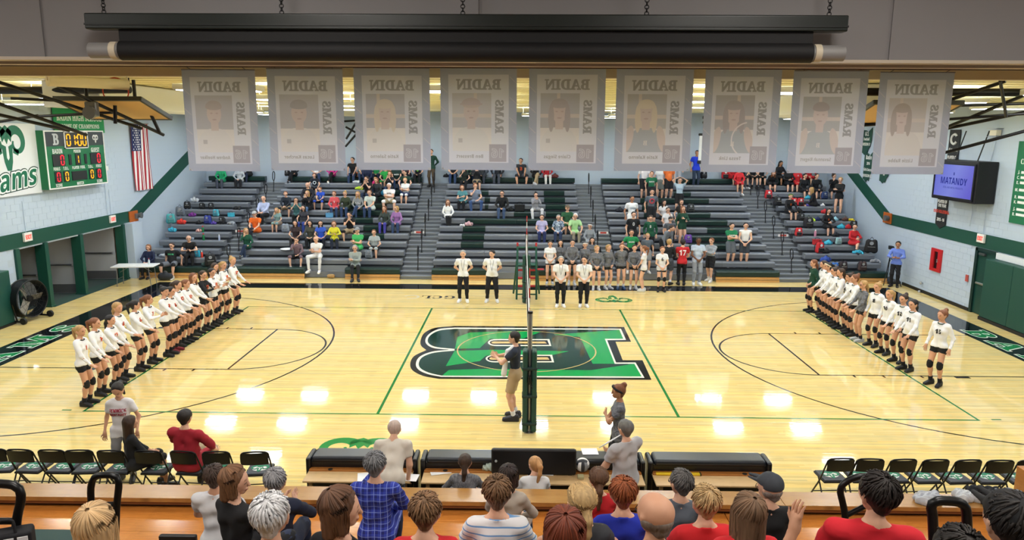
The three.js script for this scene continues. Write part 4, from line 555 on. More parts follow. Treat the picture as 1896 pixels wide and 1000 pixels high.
  // feet
  feet.forEach(ft => {
    const m = mesh('shoe', shoeGeo, mat(o.shoe ?? 0x1c1c20, 0.6), g), a = Math.atan2(ft.toe[0], ft.toe[2]); m.position.set(ft.an[0], ft.an[1] - 0.085 * s, ft.an[2]); m.rotation.y = a; m.scale.setScalar(s * (f ? 1 : 1.1));
    if (o.sock !== undefined) { const k = mesh('sock', sockGeo, mat(o.sock, 0.9), g), d = nrm(sub(ft.kn, ft.an)); k.position.set(...add(ft.an, d, 0.055 * s)); k.quaternion.setFromUnitVectors(V(0, 1, 0), V(...d)); k.scale.setScalar(s); }
    if (o.pads) { const k = mesh('knee_pad', padGeo, mat(0x121215, 0.85), g), d = nrm(sub(ft.hj, ft.an)); k.position.set(ft.kn[0], ft.kn[1], ft.kn[2] + 0.004); k.quaternion.setFromUnitVectors(V(0, 1, 0), V(...d)); k.scale.setScalar(s * (o.padk || 1)); }
  });
  if (o.held) o.held(g, hands, T, s);
  return g;
}
// ---------- ceiling fixtures ----------
const pt = (u, v, d) => dirOf(u, v).multiplyScalar(d).add(camera.position);
{
  const housing = mat(0xd8d8d2, 0.5, 0.2), lens = new THREE.MeshStandardMaterial({ color: 0xffffff, emissive: LAMPCOL, emissiveIntensity: GLOW, roughness: 0.5 });
  const gh = merge([bx(1.24, 0.09, 0.62, 0, 0.05, 0, 0.01), rod([-0.55, 0.09, 0], [-0.55, 0.36, 0], 0.008, 5), rod([0.55, 0.09, 0], [0.55, 0.36, 0], 0.008, 5)]), gl = bx(1.16, 0.012, 0.54, 0, 0.0, 0);
  const far = z => z < -9 ? 'above the far bleachers' : z < -1 ? 'above the far half of the court' : 'above the near half of the court';
  for (const z of LIGHT_ROWS) for (let c = 0; c < LIGHT_COLS.length; c++) {
    let x = LIGHT_COLS[c]; if (c === 3 && z === -13.4) x = -1.85; if (c === 3 && z === -10.05) x = 0.42;
    const t = thing('ceiling_light', 'white rectangular lit ceiling light ' + far(z), 'ceiling light', [x, 6.3, z], 0, 'ceiling lights ' + far(z));
    mesh('light_housing', gh, housing, t); mesh('light_lens', gl, lens, t);
    const l = new THREE.RectAreaLight(LAMPCOL, LAMP, 1.16, 0.54); l.position.set(x, 6.288, z); l.lookAt(x, 0, z); scene.add(l);
    mesh('added_uplight', bx(0.9, 0.006, 0.3, 0, 0.098, 0), lens, t); const u = new THREE.RectAreaLight(LAMPCOL, UPLIGHT, 0.9, 0.3); u.position.set(x, 6.405, z); u.lookAt(x, 9, z); scene.add(u);  // glowing top slot and upward light added to brighten deck and upper walls
  }
  for (const z of [13.5, 17.5]) for (const x of [-9, -3, 3, 9]) {
    const t = thing('seating_light', 'square ceiling light above the near seating', 'ceiling light', [x, 8.3, z], 0, 'ceiling lights over the near seating');
    mesh('light_housing', bx(1.24, 0.1, 1.24, 0, 0.05, 0, 0.01), housing, t); mesh('light_lens', bx(1.16, 0.012, 1.16, 0, -0.005, 0), new THREE.MeshStandardMaterial({ color: 0xffffff, emissive: 0xfff8f0, emissiveIntensity: SEATLAMP, roughness: 0.5 }), t);
    const l = new THREE.RectAreaLight(0xfff8f0, SEATLAMP, 1.16, 1.16); l.position.set(x, 8.28, z); l.lookAt(x, 0, z); scene.add(l);
  }
  // pipes and ducts under the deck
  const pipe = (name, a, b, r, m, label, cat) => tag(mesh(name, [rod(a, b, r, 14), rod(a, V(a.x, CEIL + 0.1, a.z), 0.012, 5), rod(b, V(b.x, CEIL + 0.1, b.z), 0.012, 5)], m), label, cat);
  const cream = mat(0xe4d9b8, 0.6), lite = mat(0xe9ecee, 0.5);
  pipe('ceiling_pipe', atY(-60, 168, 6.42), atY(240, 166, 6.42), 0.07, blackMetal, 'black ceiling pipe above the left folded backboard', 'pipe'); pipe('ceiling_pipe', atY(1600, 170, 6.4), atY(1960, 172, 6.4), 0.07, blackMetal, 'black ceiling pipe above the right folded backboard', 'pipe');
  pipe('ceiling_duct', atY(88, 149, 6.44), atY(236, 157, 6.44), 0.09, cream, 'cream round duct above the left folded backboard', 'duct');
  tag(mesh('ceiling_duct', [box2(-9.3, -8.2, 6.1, 6.6, -2.5, 4.5, 0.03)], lite), 'white sheet metal duct left of first hanging banner', 'duct'); tag(mesh('ceiling_duct', [box2(6.2, 7.4, 6.12, 6.6, -2.5, 4.5, 0.03)], lite), 'white sheet metal duct between right hanging banners', 'duct');
  struct('trim_3', box2(XL, XR, 6.38, 6.62, 8.55, 8.7), mat(0xd2c4a4, 0.6), 'tan edge beam just beyond the header', 'beam');
}
// folded-up side backboards with their tube frames
function goal(sx, label) {
  const B = sx < 0 ? [-8.1, -6.65] : [5.75, 7.2], t = thing('folded_backboard', label, 'backboard', [(B[0] + B[1]) / 2, 6.04, 5.5]);
  const L = p => p.clone().sub(t.position), w = B[1] - B[0];
  const board = mesh('board', bx(w, 0.04, 1.06, 0, 0, 0, 0.006).rotateX(-0.28), mat(0xd2a868, 0.5), t);
  mesh('board_edge', [bx(w + 0.06, 0.07, 0.05, 0, 0.01, 0.54), bx(w + 0.06, 0.07, 0.05, 0, 0.01, -0.54), bx(0.05, 0.07, 1.1, w / 2 + 0.01, 0.01, 0), bx(0.05, 0.07, 1.1, -w / 2 - 0.01, 0.01, 0)].map(g => g.rotateX(-0.28)), mat(0x121416, 0.5), board);
  mesh('rim', new THREE.TorusGeometry(0.225, 0.012, 6, 24).translate(0.15, 0.3, 0.2), mat(0xc33a22, 0.45, 0.3), t);
  const T = sx < 0 ? [[[85, 148, 11.6], [303, 250, 13.5]], [[-30, 143, 11.2], [262, 238, 13.3]], [[-30, 182, 11.6], [160, 250, 13.3]], [[-30, 206, 12], [128, 242, 13.4]], [[60, 216, 13], [215, 208, 13]], [[20, 182, 12.4], [150, 188, 12.8]], [[-30, 230, 13.4], [70, 214, 13]]] : [[[1862, 150, 11.6], [1700, 205, 12.6]], [[1960, 150, 11.4], [1752, 236, 13.2]], [[1960, 195, 12.2], [1752, 238, 13.3]], [[1960, 226, 12.4], [1748, 283, 13.3]], [[1852, 150, 11.6], [1863, 216, 12.4]], [[1750, 196, 12.6], [1960, 190, 12.4]], [[1960, 206, 12.2], [1600, 232, 13.3]]];
  T.forEach(([a, b], i) => mesh('frame_tube', rod(L(pt(...a)), L(pt(...b)), i < 4 ? 0.03 : 0.026, 8), blackMetal, t));
  mesh('strut', [rod(L(V(B[1] - 0.25, 5.97, 5.2)), L(pt(sx < 0 ? 296 : 1752, sx < 0 ? 246 : 238, 13.4)), 0.03, 6), rod([w / 2 - 0.5, 0.05, 0.4], [w / 2 - 0.55, -0.25, 0.35], 0.035, 6), rod([-w / 2 + 0.3, 0.02, 0.1], [-w / 2 + 0.3, 0.5, 0.1], 0.03, 6), rod([w / 2 - 0.3, 0.02, 0.1], [w / 2 - 0.3, 0.5, 0.1], 0.03, 6)], blackMetal, t);
  mesh('pulley_block', [bx(0.2, 0.26, 0.12, -0.05, -0.02, 0.62, 0.03), new THREE.CylinderGeometry(0.11, 0.11, 0.06, 14).rotateX(Math.PI / 2).translate(-0.05, -0.08, 0.7)], mat(0x77787a, 0.4, 0.6), t);
}
goal(-1, 'folded-up plywood backboard and black frame, scoreboard side'); goal(1, 'folded-up plywood backboard and black frame, wall screen side');
// end goals folded at the far side
{
  const a = thing('far_goal', 'black folded goal bracket on far wall with white box', 'backboard', pt(648, 232, 30)), k = 30 / FPX;
  mesh('bracket', [[-12, -2, 14, 0], [14, 0, -8, -34], [14, -22, -10, -48], [-8, -12, 10, -22]].map(([x, y, x2, y2]) => rod([x * k, y * k + 0.2, 0], [x2 * k, y2 * k + 0.2, 0], 0.045, 6)), blackMetal, a); mesh('motor_box', bx(0.6, 0.32, 0.4, 0, 0.52, 0, 0.03), mat(0xdcdcd4, 0.5), a);
  const b = thing('far_goal', 'white far backboard with black padding seen between banners', 'backboard', pt(1335, 275, 30));
  mesh('board', bx(1.83, 1.07, 0.05, 0, 0, 0, 0.01), mat(0xd5d9dc, 0.3), b); mesh('padding', [bx(1.9, 0.14, 0.1, 0, -0.56, 0, 0.03), bx(1.9, 0.1, 0.1, 0, 0.56, 0, 0.03)], mat(0x151617, 0.6), b); mesh('target_square', [bx(0.6, 0.05, 0.01, -0.45, 0.2, 0.03), bx(0.6, 0.05, 0.01, -0.45, -0.25, 0.03), bx(0.05, 0.5, 0.01, -0.72, -0.02, 0.03)], mat(0xf2f2f2, 0.5), b);
  mesh('ceiling_hanger', [rod([-0.5, 1.2, 0], [-0.5, CEIL - b.position.y + 0.1, 0], 0.03, 6), rod([0.4, 1.2, -0.2], [0.4, CEIL - b.position.y + 0.1, -0.2], 0.03, 6), rod([-0.6, 0.5, 0], [-0.5, 1.2, 0], 0.03, 6), rod([0.6, 0.5, 0], [0.4, 1.2, -0.2], 0.03, 6)], blackMetal, b); mesh('frame', [rod([-0.8, 1.25, 0], [0.5, 1.2, -0.2], 0.07, 6), rod([-0.8, 1.05, 0], [0.5, 1.0, -0.2], 0.05, 6), rod([-0.5, 1.0, 0], [-0.1, 0.5, 0], 0.04, 6)], blackMetal, b); mesh('cable', tube([[-0.2, 0.9, 0.1], [-0.45, 0.5, 0.12], [-0.35, 0.1, 0.12], [-0.4, -0.2, 0.12]], 0.02, 12, 5), mat(0xc03a30, 0.6), b);
}
// ---------- header over the near seating, screen roll and hanging banners ----------
{
  const hp = mat(0x878586, 0.85);
  const h = struct('wall_header', [box2(XL, XR, 6.5, 8.5, 9.25, 9.98)], hp, 'grey drywall header beam above the near seating', 'wall');
  for (const [a, b] of [[XL, -5.65], [-5.61, -0.66], [-0.62, 3.95], [3.99, XR]]) mesh('header_panel', box2(a, b, 6.5, 8.5, 9.98, 10.0), hp, h);
  const tan = mat(0xc4b8a6, 0.7);
  mesh('soffit_strip', box2(XL, XR, 6.465, 6.5, 9.82, 10.0), tan, h); mesh('soffit_strip', box2(XL, XR, 6.465, 6.5, 9.25, 9.42), tan, h); mesh('edge_angle', box2(XL, XR, 6.455, 6.5, 9.2, 9.25), mat(0x4a2e1e, 0.6), h);
  const z = 10.35, p = (u, v) => atZ(u, v, z), A = p(163, 38), B = p(1567, 30), C = p(1567, 58);
  const t = thing('rolled_screen', 'long black rolled-up divider screen hung on chains', 'screen roll', [(A.x + B.x) / 2, p(948, 100).y, z]); const W = B.x - A.x, top = p(948, 28).y - t.position.y, bt = p(948, 58).y - t.position.y;
  mesh('top_batten', bx(W, top - bt, 0.16, 0, (top + bt) / 2, 0, 0.015), mat(0x141c19, 0.35), t); mesh('batten_lip', bx(W, 0.02, 0.18, 0, bt + 0.05, 0), mat(0x0f1513, 0.4), t);
  const x0 = p(225, 90).x - t.position.x, x1 = p(1502, 90).x - t.position.x; mesh('screen_fabric', [bx(x1 - x0, bt + 0.02, 0.02, (x0 + x1) / 2, bt / 2, 0.02), new THREE.CylinderGeometry(0.105, 0.105, x1 - x0, 20).rotateZ(Math.PI / 2).translate((x0 + x1) / 2, 0.02, 0)], mat(0x040508, 0.7), t);
  mesh('roller_tube', new THREE.CylinderGeometry(0.085, 0.085, W, 20).rotateZ(Math.PI / 2).translate(0, 0.02, 0), mat(0x8d8c8b, 0.5, 0.2), t); for (const x of [x0 - 0.07, x1 + 0.06]) mesh('roller_band', new THREE.CylinderGeometry(0.095, 0.095, 0.07, 20).rotateZ(Math.PI / 2).translate(x, 0.02, 0), mat(0xcabfa8, 0.5), t);
  for (const u of [193, 522, 857, 1197, 1535]) { const x = p(u, 30).x - t.position.x, gs = []; for (let i = 0; i < 30; i++) gs.push(new THREE.TorusGeometry(0.022, 0.006, 4, 8).rotateY(i % 2 ? Math.PI / 2 : 0).translate(x, top + 0.02 + i * 0.034, 0)); mesh('hanging_chain', gs, mat(0x2a2a2c, 0.4, 0.6), t); }
}
{
  const names = ['Andrew Hoelker', 'Lucas Karcher', 'Katie Salerno', 'Ben Bressert', 'Claire Siegas', 'Katie Kalerno', 'Tessa Link', 'Savannah Riegert', 'Lizzie Rabbe'];
  const hairs = ['#9c8f94', '#8f8b96', '#cfc1b4', '#b3a3a0', '#9a8f98', '#d2c4b2', '#938a92', '#8f8488', '#9a8b8a'], tops = ['#d6d3d6', '#d6d3d6', '#d6d2d4', '#d4d2d4', '#d3d1d4', '#98a1b0', '#96a0ae', '#99a2ae', '#d2cdce'], long = [0, 0, 1, 0, 1, 1, 1, 0, 1];
  const tl = [336, 493, 654, 815, 980, 1142, 1307, 1470, 1630], tr = [472, 634, 795, 957, 1122, 1285, 1448, 1609, 1768], tops_ = [136, 134, 133, 131, 131, 133, 135, 138, 141], bots = [314, 313, 312, 312, 313, 314, 316, 318, 320];
  const desc = ['with a curly-haired portrait, nearest the scoreboard', 'with a short dark-haired portrait', 'with a fair long-haired portrait in a light shirt', 'with a portrait wearing a cap', 'with a dark-haired portrait and crest shirt', 'with a fair long-haired portrait in a dark top', 'with a dark-haired portrait before a curved white line', 'with a portrait in dark sleeveless top and wide name strip', 'with a long dark-haired portrait, nearest the wall monitor'];
  for (let i = 0; i < 9; i++) {
    const a = atZ(tl[i], tops_[i], 9.0), b = atZ(tr[i], tops_[i], 9.0), c = atZ((tl[i] + tr[i]) / 2, bots[i], 9.0), W = b.x - a.x, H = a.y - c.y + 0.07;
    const tex = canvasTex(288, 384, (x, w, h) => {
      const d = 1; x.fillStyle = '#a6adc5'; x.fillRect(0, 0, w, h); x.fillStyle = '#c9cddd'; x.fillRect(30, 28, w - 60, h - 56);
      x.strokeStyle = '#c2c0ca'; x.lineWidth = 2; for (let k = 0; k < 5; k++) { x.beginPath(); const yy = 60 + k * 75; x.moveTo(0, yy); x.lineTo(26, yy - 24); x.moveTo(w, yy + 10); x.lineTo(w - 26, yy + 34); x.stroke(); }
      x.fillStyle = '#989aa6'; x.textAlign = 'center'; x.font = 'bold 50px serif'; x.fillText('BADIN', w / 2, 82, 200); x.lineWidth = 2.5; x.strokeStyle = '#989aa6'; x.strokeText('BADIN', w / 2, 82, 200);
      x.save(); x.translate(80, 182); x.rotate(-Math.PI / 2); x.font = 'bold 42px serif'; x.fillText('RAMS', 0, 0, 165); x.strokeText('RAMS', 0, 0, 165); x.restore();
      x.save(); x.beginPath(); x.rect(96, 96, 148, 216); x.clip(); x.fillStyle = '#dad6d6'; x.fillRect(90, 90, 160, 230); x.fillStyle = ['#a3a4b2', '#a5a6b4', '#a2a4b6', '#b0b0ba', '#9fa0ae', '#a2a3b0', '#999aa6', '#9b9ca6', '#b8b4b8'][i]; x.fillRect(96, 96, 148, 128); if (i > 1) { x.fillStyle = '#cbbfbc'; x.fillRect(96, 172, 148, 14); x.fillRect(150 + (i % 3) * 20, 96, 12, 80); }
      const cx = 172 + (i === 8 ? 18 : 0), cy = 165; x.fillStyle = hairs[i]; if (long[i]) { x.beginPath(); x.ellipse(cx, cy + 28, 40, 72, 0, 0, 7); x.fill(); }
      x.fillStyle = tops[i]; x.beginPath(); x.moveTo(98, 316); x.quadraticCurveTo(104, 232, 150, 222); x.lineTo(cx + 22, 222); x.quadraticCurveTo(242, 234, 248, 316); x.fill();
      if (i > 4 && i < 8) { x.fillStyle = '#c6b5b4'; x.beginPath(); x.ellipse(112, 262, 16, 50, 0.2, 0, 7); x.ellipse(236, 262, 16, 50, -0.2, 0, 7); x.fill(); }
      x.fillStyle = '#c4b2b2'; x.beginPath(); x.rect(cx - 15, cy + 20, 30, 44); x.ellipse(cx, cy, 29, 40, 0, 0, 7); x.fill(); x.fillStyle = hairs[i]; x.beginPath(); x.ellipse(cx, cy - 26, 33, 24, 0, Math.PI, 0); x.ellipse(cx, cy - 24, 33, 10, 0, 0, Math.PI); x.fill(); if (long[i]) { x.beginPath(); x.ellipse(cx - 31, cy + 22, 11, 52, 0, 0, 7); x.ellipse(cx + 31, cy + 22, 11, 52, 0, 0, 7); x.fill(); }
      x.fillStyle = '#a98f90'; for (const s of [-11, 11]) { x.beginPath(); x.ellipse(cx + s, cy - 2, 5, 2.5, 0, 0, 7); x.fill(); } x.beginPath(); x.ellipse(cx, cy + 22, 9, 3, 0, 0, 7); x.fill();
      if (i === 3) { x.fillStyle = '#a89aa0'; x.beginPath(); x.ellipse(cx, cy - 30, 36, 22, 0, Math.PI, 0); x.fill(); x.fillRect(cx - 42, cy - 32, 84, 7); }
      if (i === 6) { x.strokeStyle = '#ddd6d6'; x.lineWidth = 5; x.beginPath(); x.arc(110, 262, 66, -1.4, 1.2); x.stroke(); }
      if (i < 5) { x.fillStyle = '#a9a5ae'; x.fillRect(206, 264, 16, 16); } else if (i < 8) { x.fillStyle = '#d8d2cc'; x.font = 'bold 24px serif'; x.fillText('B', cx, 286); }
      x.globalAlpha = 0.42; x.fillStyle = '#c0c3d2'; x.fillRect(90, 90, 160, 230); x.globalAlpha = 1; x.restore();
      x.fillStyle = '#a3a1b0'; x.fillRect(38, 286, 66, 66); x.strokeStyle = '#bdc0cc'; x.lineWidth = 2; x.font = 'bold 46px sans-serif'; x.strokeText('16', 71, 336, 56); if (i > 5) { x.fillStyle = '#c9cddd'; x.fillRect(108, 316, 140, 28); }
      x.fillStyle = '#9a9ba6'; x.font = 'bold 17px sans-serif'; x.fillText(names[i], 178, 338, 122);
    });
    const g = new THREE.PlaneGeometry(W, H, 10, 12), ps = g.attributes.position; for (let k = 0; k < ps.count; k++) ps.setZ(k, 0.012 * Math.sin(ps.getX(k) * 5 + i * 2) * (0.5 - ps.getY(k) / H) + 0.006 * Math.sin(ps.getX(k) * 14 + i)); g.computeVertexNormals(); g.translate(0, -H / 2, 0);
    const t = thing('hanging_banner', 'grey translucent cloth banner ' + desc[i], 'banner', [(a.x + b.x) / 2, a.y + 0.05, 9.0], Math.PI, 'portrait banners hanging from the header');
    mesh('cloth', g, new THREE.MeshPhysicalMaterial({ map: tex, roughness: 1, transmission: 0.5, thickness: 0, side: 2, specularIntensity: 0.1 }), t);
    for (const e of [-1, 1]) mesh('hanging_cord', rod([e * (W / 2 - 0.12), 0, 0], [e * (W / 2 - 0.12), 0.05, -0.23], 0.005, 5), mat(0x6a6a6e, 0.7), t);
    mesh('hem_rod', rod([-W / 2, 0, 0], [W / 2, 0, 0], 0.008, 6), mat(0x8a8a90, 0.6), t); mesh('grommet', [-1, 1].map(s => new THREE.TorusGeometry(0.009, 0.004, 5, 10).translate(s * (W / 2 - 0.02), -H + 0.02, 0)), chrome, t);
  }
}
// ---------- net, posts, official's stand ----------
{
  const n = thing('volleyball_net', 'volleyball net seen edge-on along the centre line', 'net', [0, 0, 0]); const white = mat(0xe8e8e2, 0.7);
  const gs = []; for (let i = 0; i <= 95; i++) gs.push(bx(0.004, 0.95, 0.004, 0, 1.74, -4.75 + i * 0.1)); for (let i = 0; i < 10; i++) gs.push(bx(0.004, 0.004, 9.5, 0, 1.29 + i * 0.1, 0));
  stuff(mesh('net_cords', gs, mat(0x141414, 0.8), n)); mesh('top_tape', bx(0.016, 0.07, 9.6, 0, 2.22, 0, 0.004), white, n); mesh('bottom_tape', bx(0.014, 0.05, 9.6, 0, 1.26, 0, 0.004), white, n); mesh('tension_cord', [rod([0, 2.22, 4.8], [0, 2.22, 5.35], 0.006, 5), rod([0, 2.22, -4.8], [0, 2.22, -5.35], 0.006, 5), rod([0, 1.26, 4.8], [0, 1.3, 5.35], 0.006, 5), rod([0, 1.26, -4.8], [0, 1.3, -5.35], 0.006, 5)], white, n);
  for (const [z, l] of [[4.572, 'near'], [-4.572, 'far']]) { const t = thing('net_antenna', 'red and white striped antenna on the net over the ' + (z > 0 ? 'scorer side line' : 'bleacher side line'), 'antenna', [0.012, 1.26, z]); for (let i = 0; i < 9; i++) mesh('band', rod([0, i * 0.2, 0], [0, (i + 1) * 0.2, 0], 0.011, 6), mat(i % 2 ? 0xe9e9e6 : 0xc32a2a, 0.5), t); }
  [[5.38, 'green padded net post beside the man in khaki shorts'], [-5.42, 'green padded net post in front of the official stand']].forEach(([z, l]) => {
    const t = thing('net_post', l, 'net post', [0.02, 0, z]);
    mesh('pole', rod([0, 0, 0], [0, 2.35, 0], 0.045, 14), mat(0x9da1a4, 0.35, 0.8), t); mesh('pole_cap', rod([0, 2.35, 0], [0, 2.39, 0], 0.05, 14), blackMetal, t);
    for (const s of [-1, 1]) mesh('pad', bx(0.1, 1.62, 0.26, s * 0.085, 0.84, 0, 0.035), mat(0x1b463c, 0.5), t); mesh('pad_strap', [0.2, 0.75, 1.3].map(y => bx(0.29, 0.06, 0.275, 0, y, 0, 0.02)), mat(0x17302c, 0.7), t); mesh('winch', [bx(0.05, 0.16, 0.1, 0, 1.1, 0.16, 0.012), rod([0, 1.05, 0.2], [0.06, 0.95, 0.22], 0.012, 6)], blackMetal, t); mesh('base_ring', rod([0, 0, 0], [0, 0.015, 0], 0.11, 18), chrome, t);
  });
  const s = thing('referee_stand', 'green tubular referee stand with red pads at the net', 'referee stand', [0.03, 0, -6.3]); const gr = mat(0x1c5544, 0.45, 0.2), red = mat(0xb4262a, 0.55);
  const post = (x, z, x2, z2, h) => mesh('frame_post', rod([x, 0.02, z], [x2, h, z2], 0.035, 8), gr, s);
  post(-0.34, 0.45, -0.32, 0.1, 1.85); post(0.34, 0.45, 0.32, 0.1, 1.85); post(-0.46, -0.55, -0.34, 0.0, 1.3); post(0.46, -0.55, 0.34, 0.0, 1.3);
  mesh('guard_rail', [rod([-0.33, 1.78, 0.11], [0.33, 1.78, 0.11], 0.03, 8), rod([-0.33, 0.2, 0.42], [0.33, 0.2, 0.42], 0.025, 8)], gr, s); for (const y of [0.45, 0.72, 0.98]) mesh('step', bx(0.62, 0.05, 0.16, 0, y, 0.35 - y * 0.3, 0.012), red, s); mesh('platform', bx(0.7, 0.05, 0.45, 0, 1.15, -0.1, 0.015), gr, s); mesh('post_cap', [[-0.32, 1.88], [0.32, 1.88]].map(([x, y]) => bx(0.07, 0.14, 0.07, x, y, 0.1, 0.015)), red, s); mesh('shelf', bx(0.3, 0.03, 0.2, 0.45, 1.0, 0, 0.01), red, s);
}
// ---------- left doorway: floor fan and registration table ----------
{
  const f = thing('floor_fan', 'large black drum floor fan on wheels beside green pads', 'fan', [-15.05, 0, -2.62], 1.4);
  mesh('drum', new THREE.CylinderGeometry(0.56, 0.56, 0.34, 28, 1, true).rotateX(Math.PI / 2).translate(0, 0.68, 0), mat(0x101214, 0.5, 0.2, { side: 2 }), f);
  for (const z of [0.17, -0.17]) mesh('drum_rim', new THREE.TorusGeometry(0.565, 0.02, 6, 32).translate(0, 0.68, z), blackPlastic, f);
  for (let i = 0; i < 3; i++) mesh('blade', bx(0.2, 0.5, 0.02, 0, 0.27, 0, 0.006).rotateY(0.5).rotateZ(i * 2.094 + 0.5).translate(0, 0.68, 0), mat(0x8e8a80, 0.45, 0.4), f);
  mesh('motor_hub', rod([0, 0.68, -0.12], [0, 0.68, 0.1], 0.09, 16), blackPlastic, f); const gg = []; for (const r of [0.14, 0.28, 0.42, 0.54]) gg.push(new THREE.TorusGeometry(r, 0.004, 4, 28).translate(0, 0.68, 0.18)); for (let i = 0; i < 8; i++) gg.push(bx(0.006, 1.1, 0.006, 0, 0, 0).rotateZ(i * Math.PI / 8).translate(0, 0.68, 0.18)); mesh('guard', gg, blackMetal, f);
  mesh('stand', [rod([-0.45, 0.06, -0.25], [-0.45, 0.06, 0.25], 0.03, 6), rod([0.45, 0.06, -0.25], [0.45, 0.06, 0.25], 0.03, 6), rod([-0.45, 0.06, 0], [-0.56, 0.6, 0], 0.025, 6), rod([0.45, 0.06, 0], [0.56, 0.6, 0], 0.025, 6)], blackMetal, f); for (const s of [-1, 1]) mesh('wheel', rod([s * 0.46, 0.1, 0.26], [s * 0.53, 0.1, 0.26], 0.1, 16), mat(0x0d0d0d, 0.7), f);
  const t = thing('folding_table', 'white folding table in front of the navy-clad woman', 'table', [-14.5, 0, -7.82], 0.12); mesh('tabletop', bx(1.5, 0.045, 0.74, 0, 0.74, 0, 0.015), mat(0xe6e7e6, 0.5), t);
  for (const s of [-1, 1]) { for (const z of [-0.28, 0.28]) mesh('leg', rod([s * 0.55, 0.72, z], [s * 0.6, 0, z], 0.014, 8), mat(0x8a8d90, 0.4, 0.6), t); mesh('leg_brace', [rod([s * 0.58, 0.28, -0.28], [s * 0.58, 0.28, 0.28], 0.011, 6), rod([s * 0.56, 0.5, 0], [s * 0.2, 0.71, 0], 0.01, 6)], mat(0x8a8d90, 0.4, 0.6), t); }
  tag(mesh('paper', [bx(0.3, 0.004, 0.21, 0, 0, 0)], mat(0xf2f2ee, 0.8)), 'paper sheet lying on the white folding table', 'paper').position.set(-14.6, 0.766, -7.7);
  const b = thing('water_bottle', 'clear bottle with red cap on the folding table', 'bottle', [-14.05, 0.764, -7.95]); mesh('bottle_body', new THREE.LatheGeometry([[0, 0], [0.035, 0], [0.035, 0.14], [0.012, 0.19], [0.012, 0.2], [0, 0.2]].map(p => new THREE.Vector2(...p)), 12), mat(0xd9e2e4, 0.2), b); mesh('cap', rod([0, 0.2, 0], [0, 0.225, 0], 0.015, 10), mat(0xc2302a, 0.5), b);
  const tp = thing('camera_tripod', 'black camera tripod against the right wall', 'tripod', [13.95, 0, -9.05]); for (const [x, z] of [[-0.25, 0.2], [0.3, 0.45], [0.1, -0.3]]) mesh('leg', rod([0, 1.15, 0], [x, 0, z], 0.016, 6), blackMetal, tp); mesh('centre_column', rod([0, 0.9, 0], [0, 1.35, 0], 0.02, 8), blackMetal, tp); mesh('video_camera', [bx(0.12, 0.14, 0.24, 0, 1.43, 0, 0.02), rod([0, 1.43, 0.1], [0, 1.43, 0.2], 0.045, 12)], blackPlastic, tp);
}
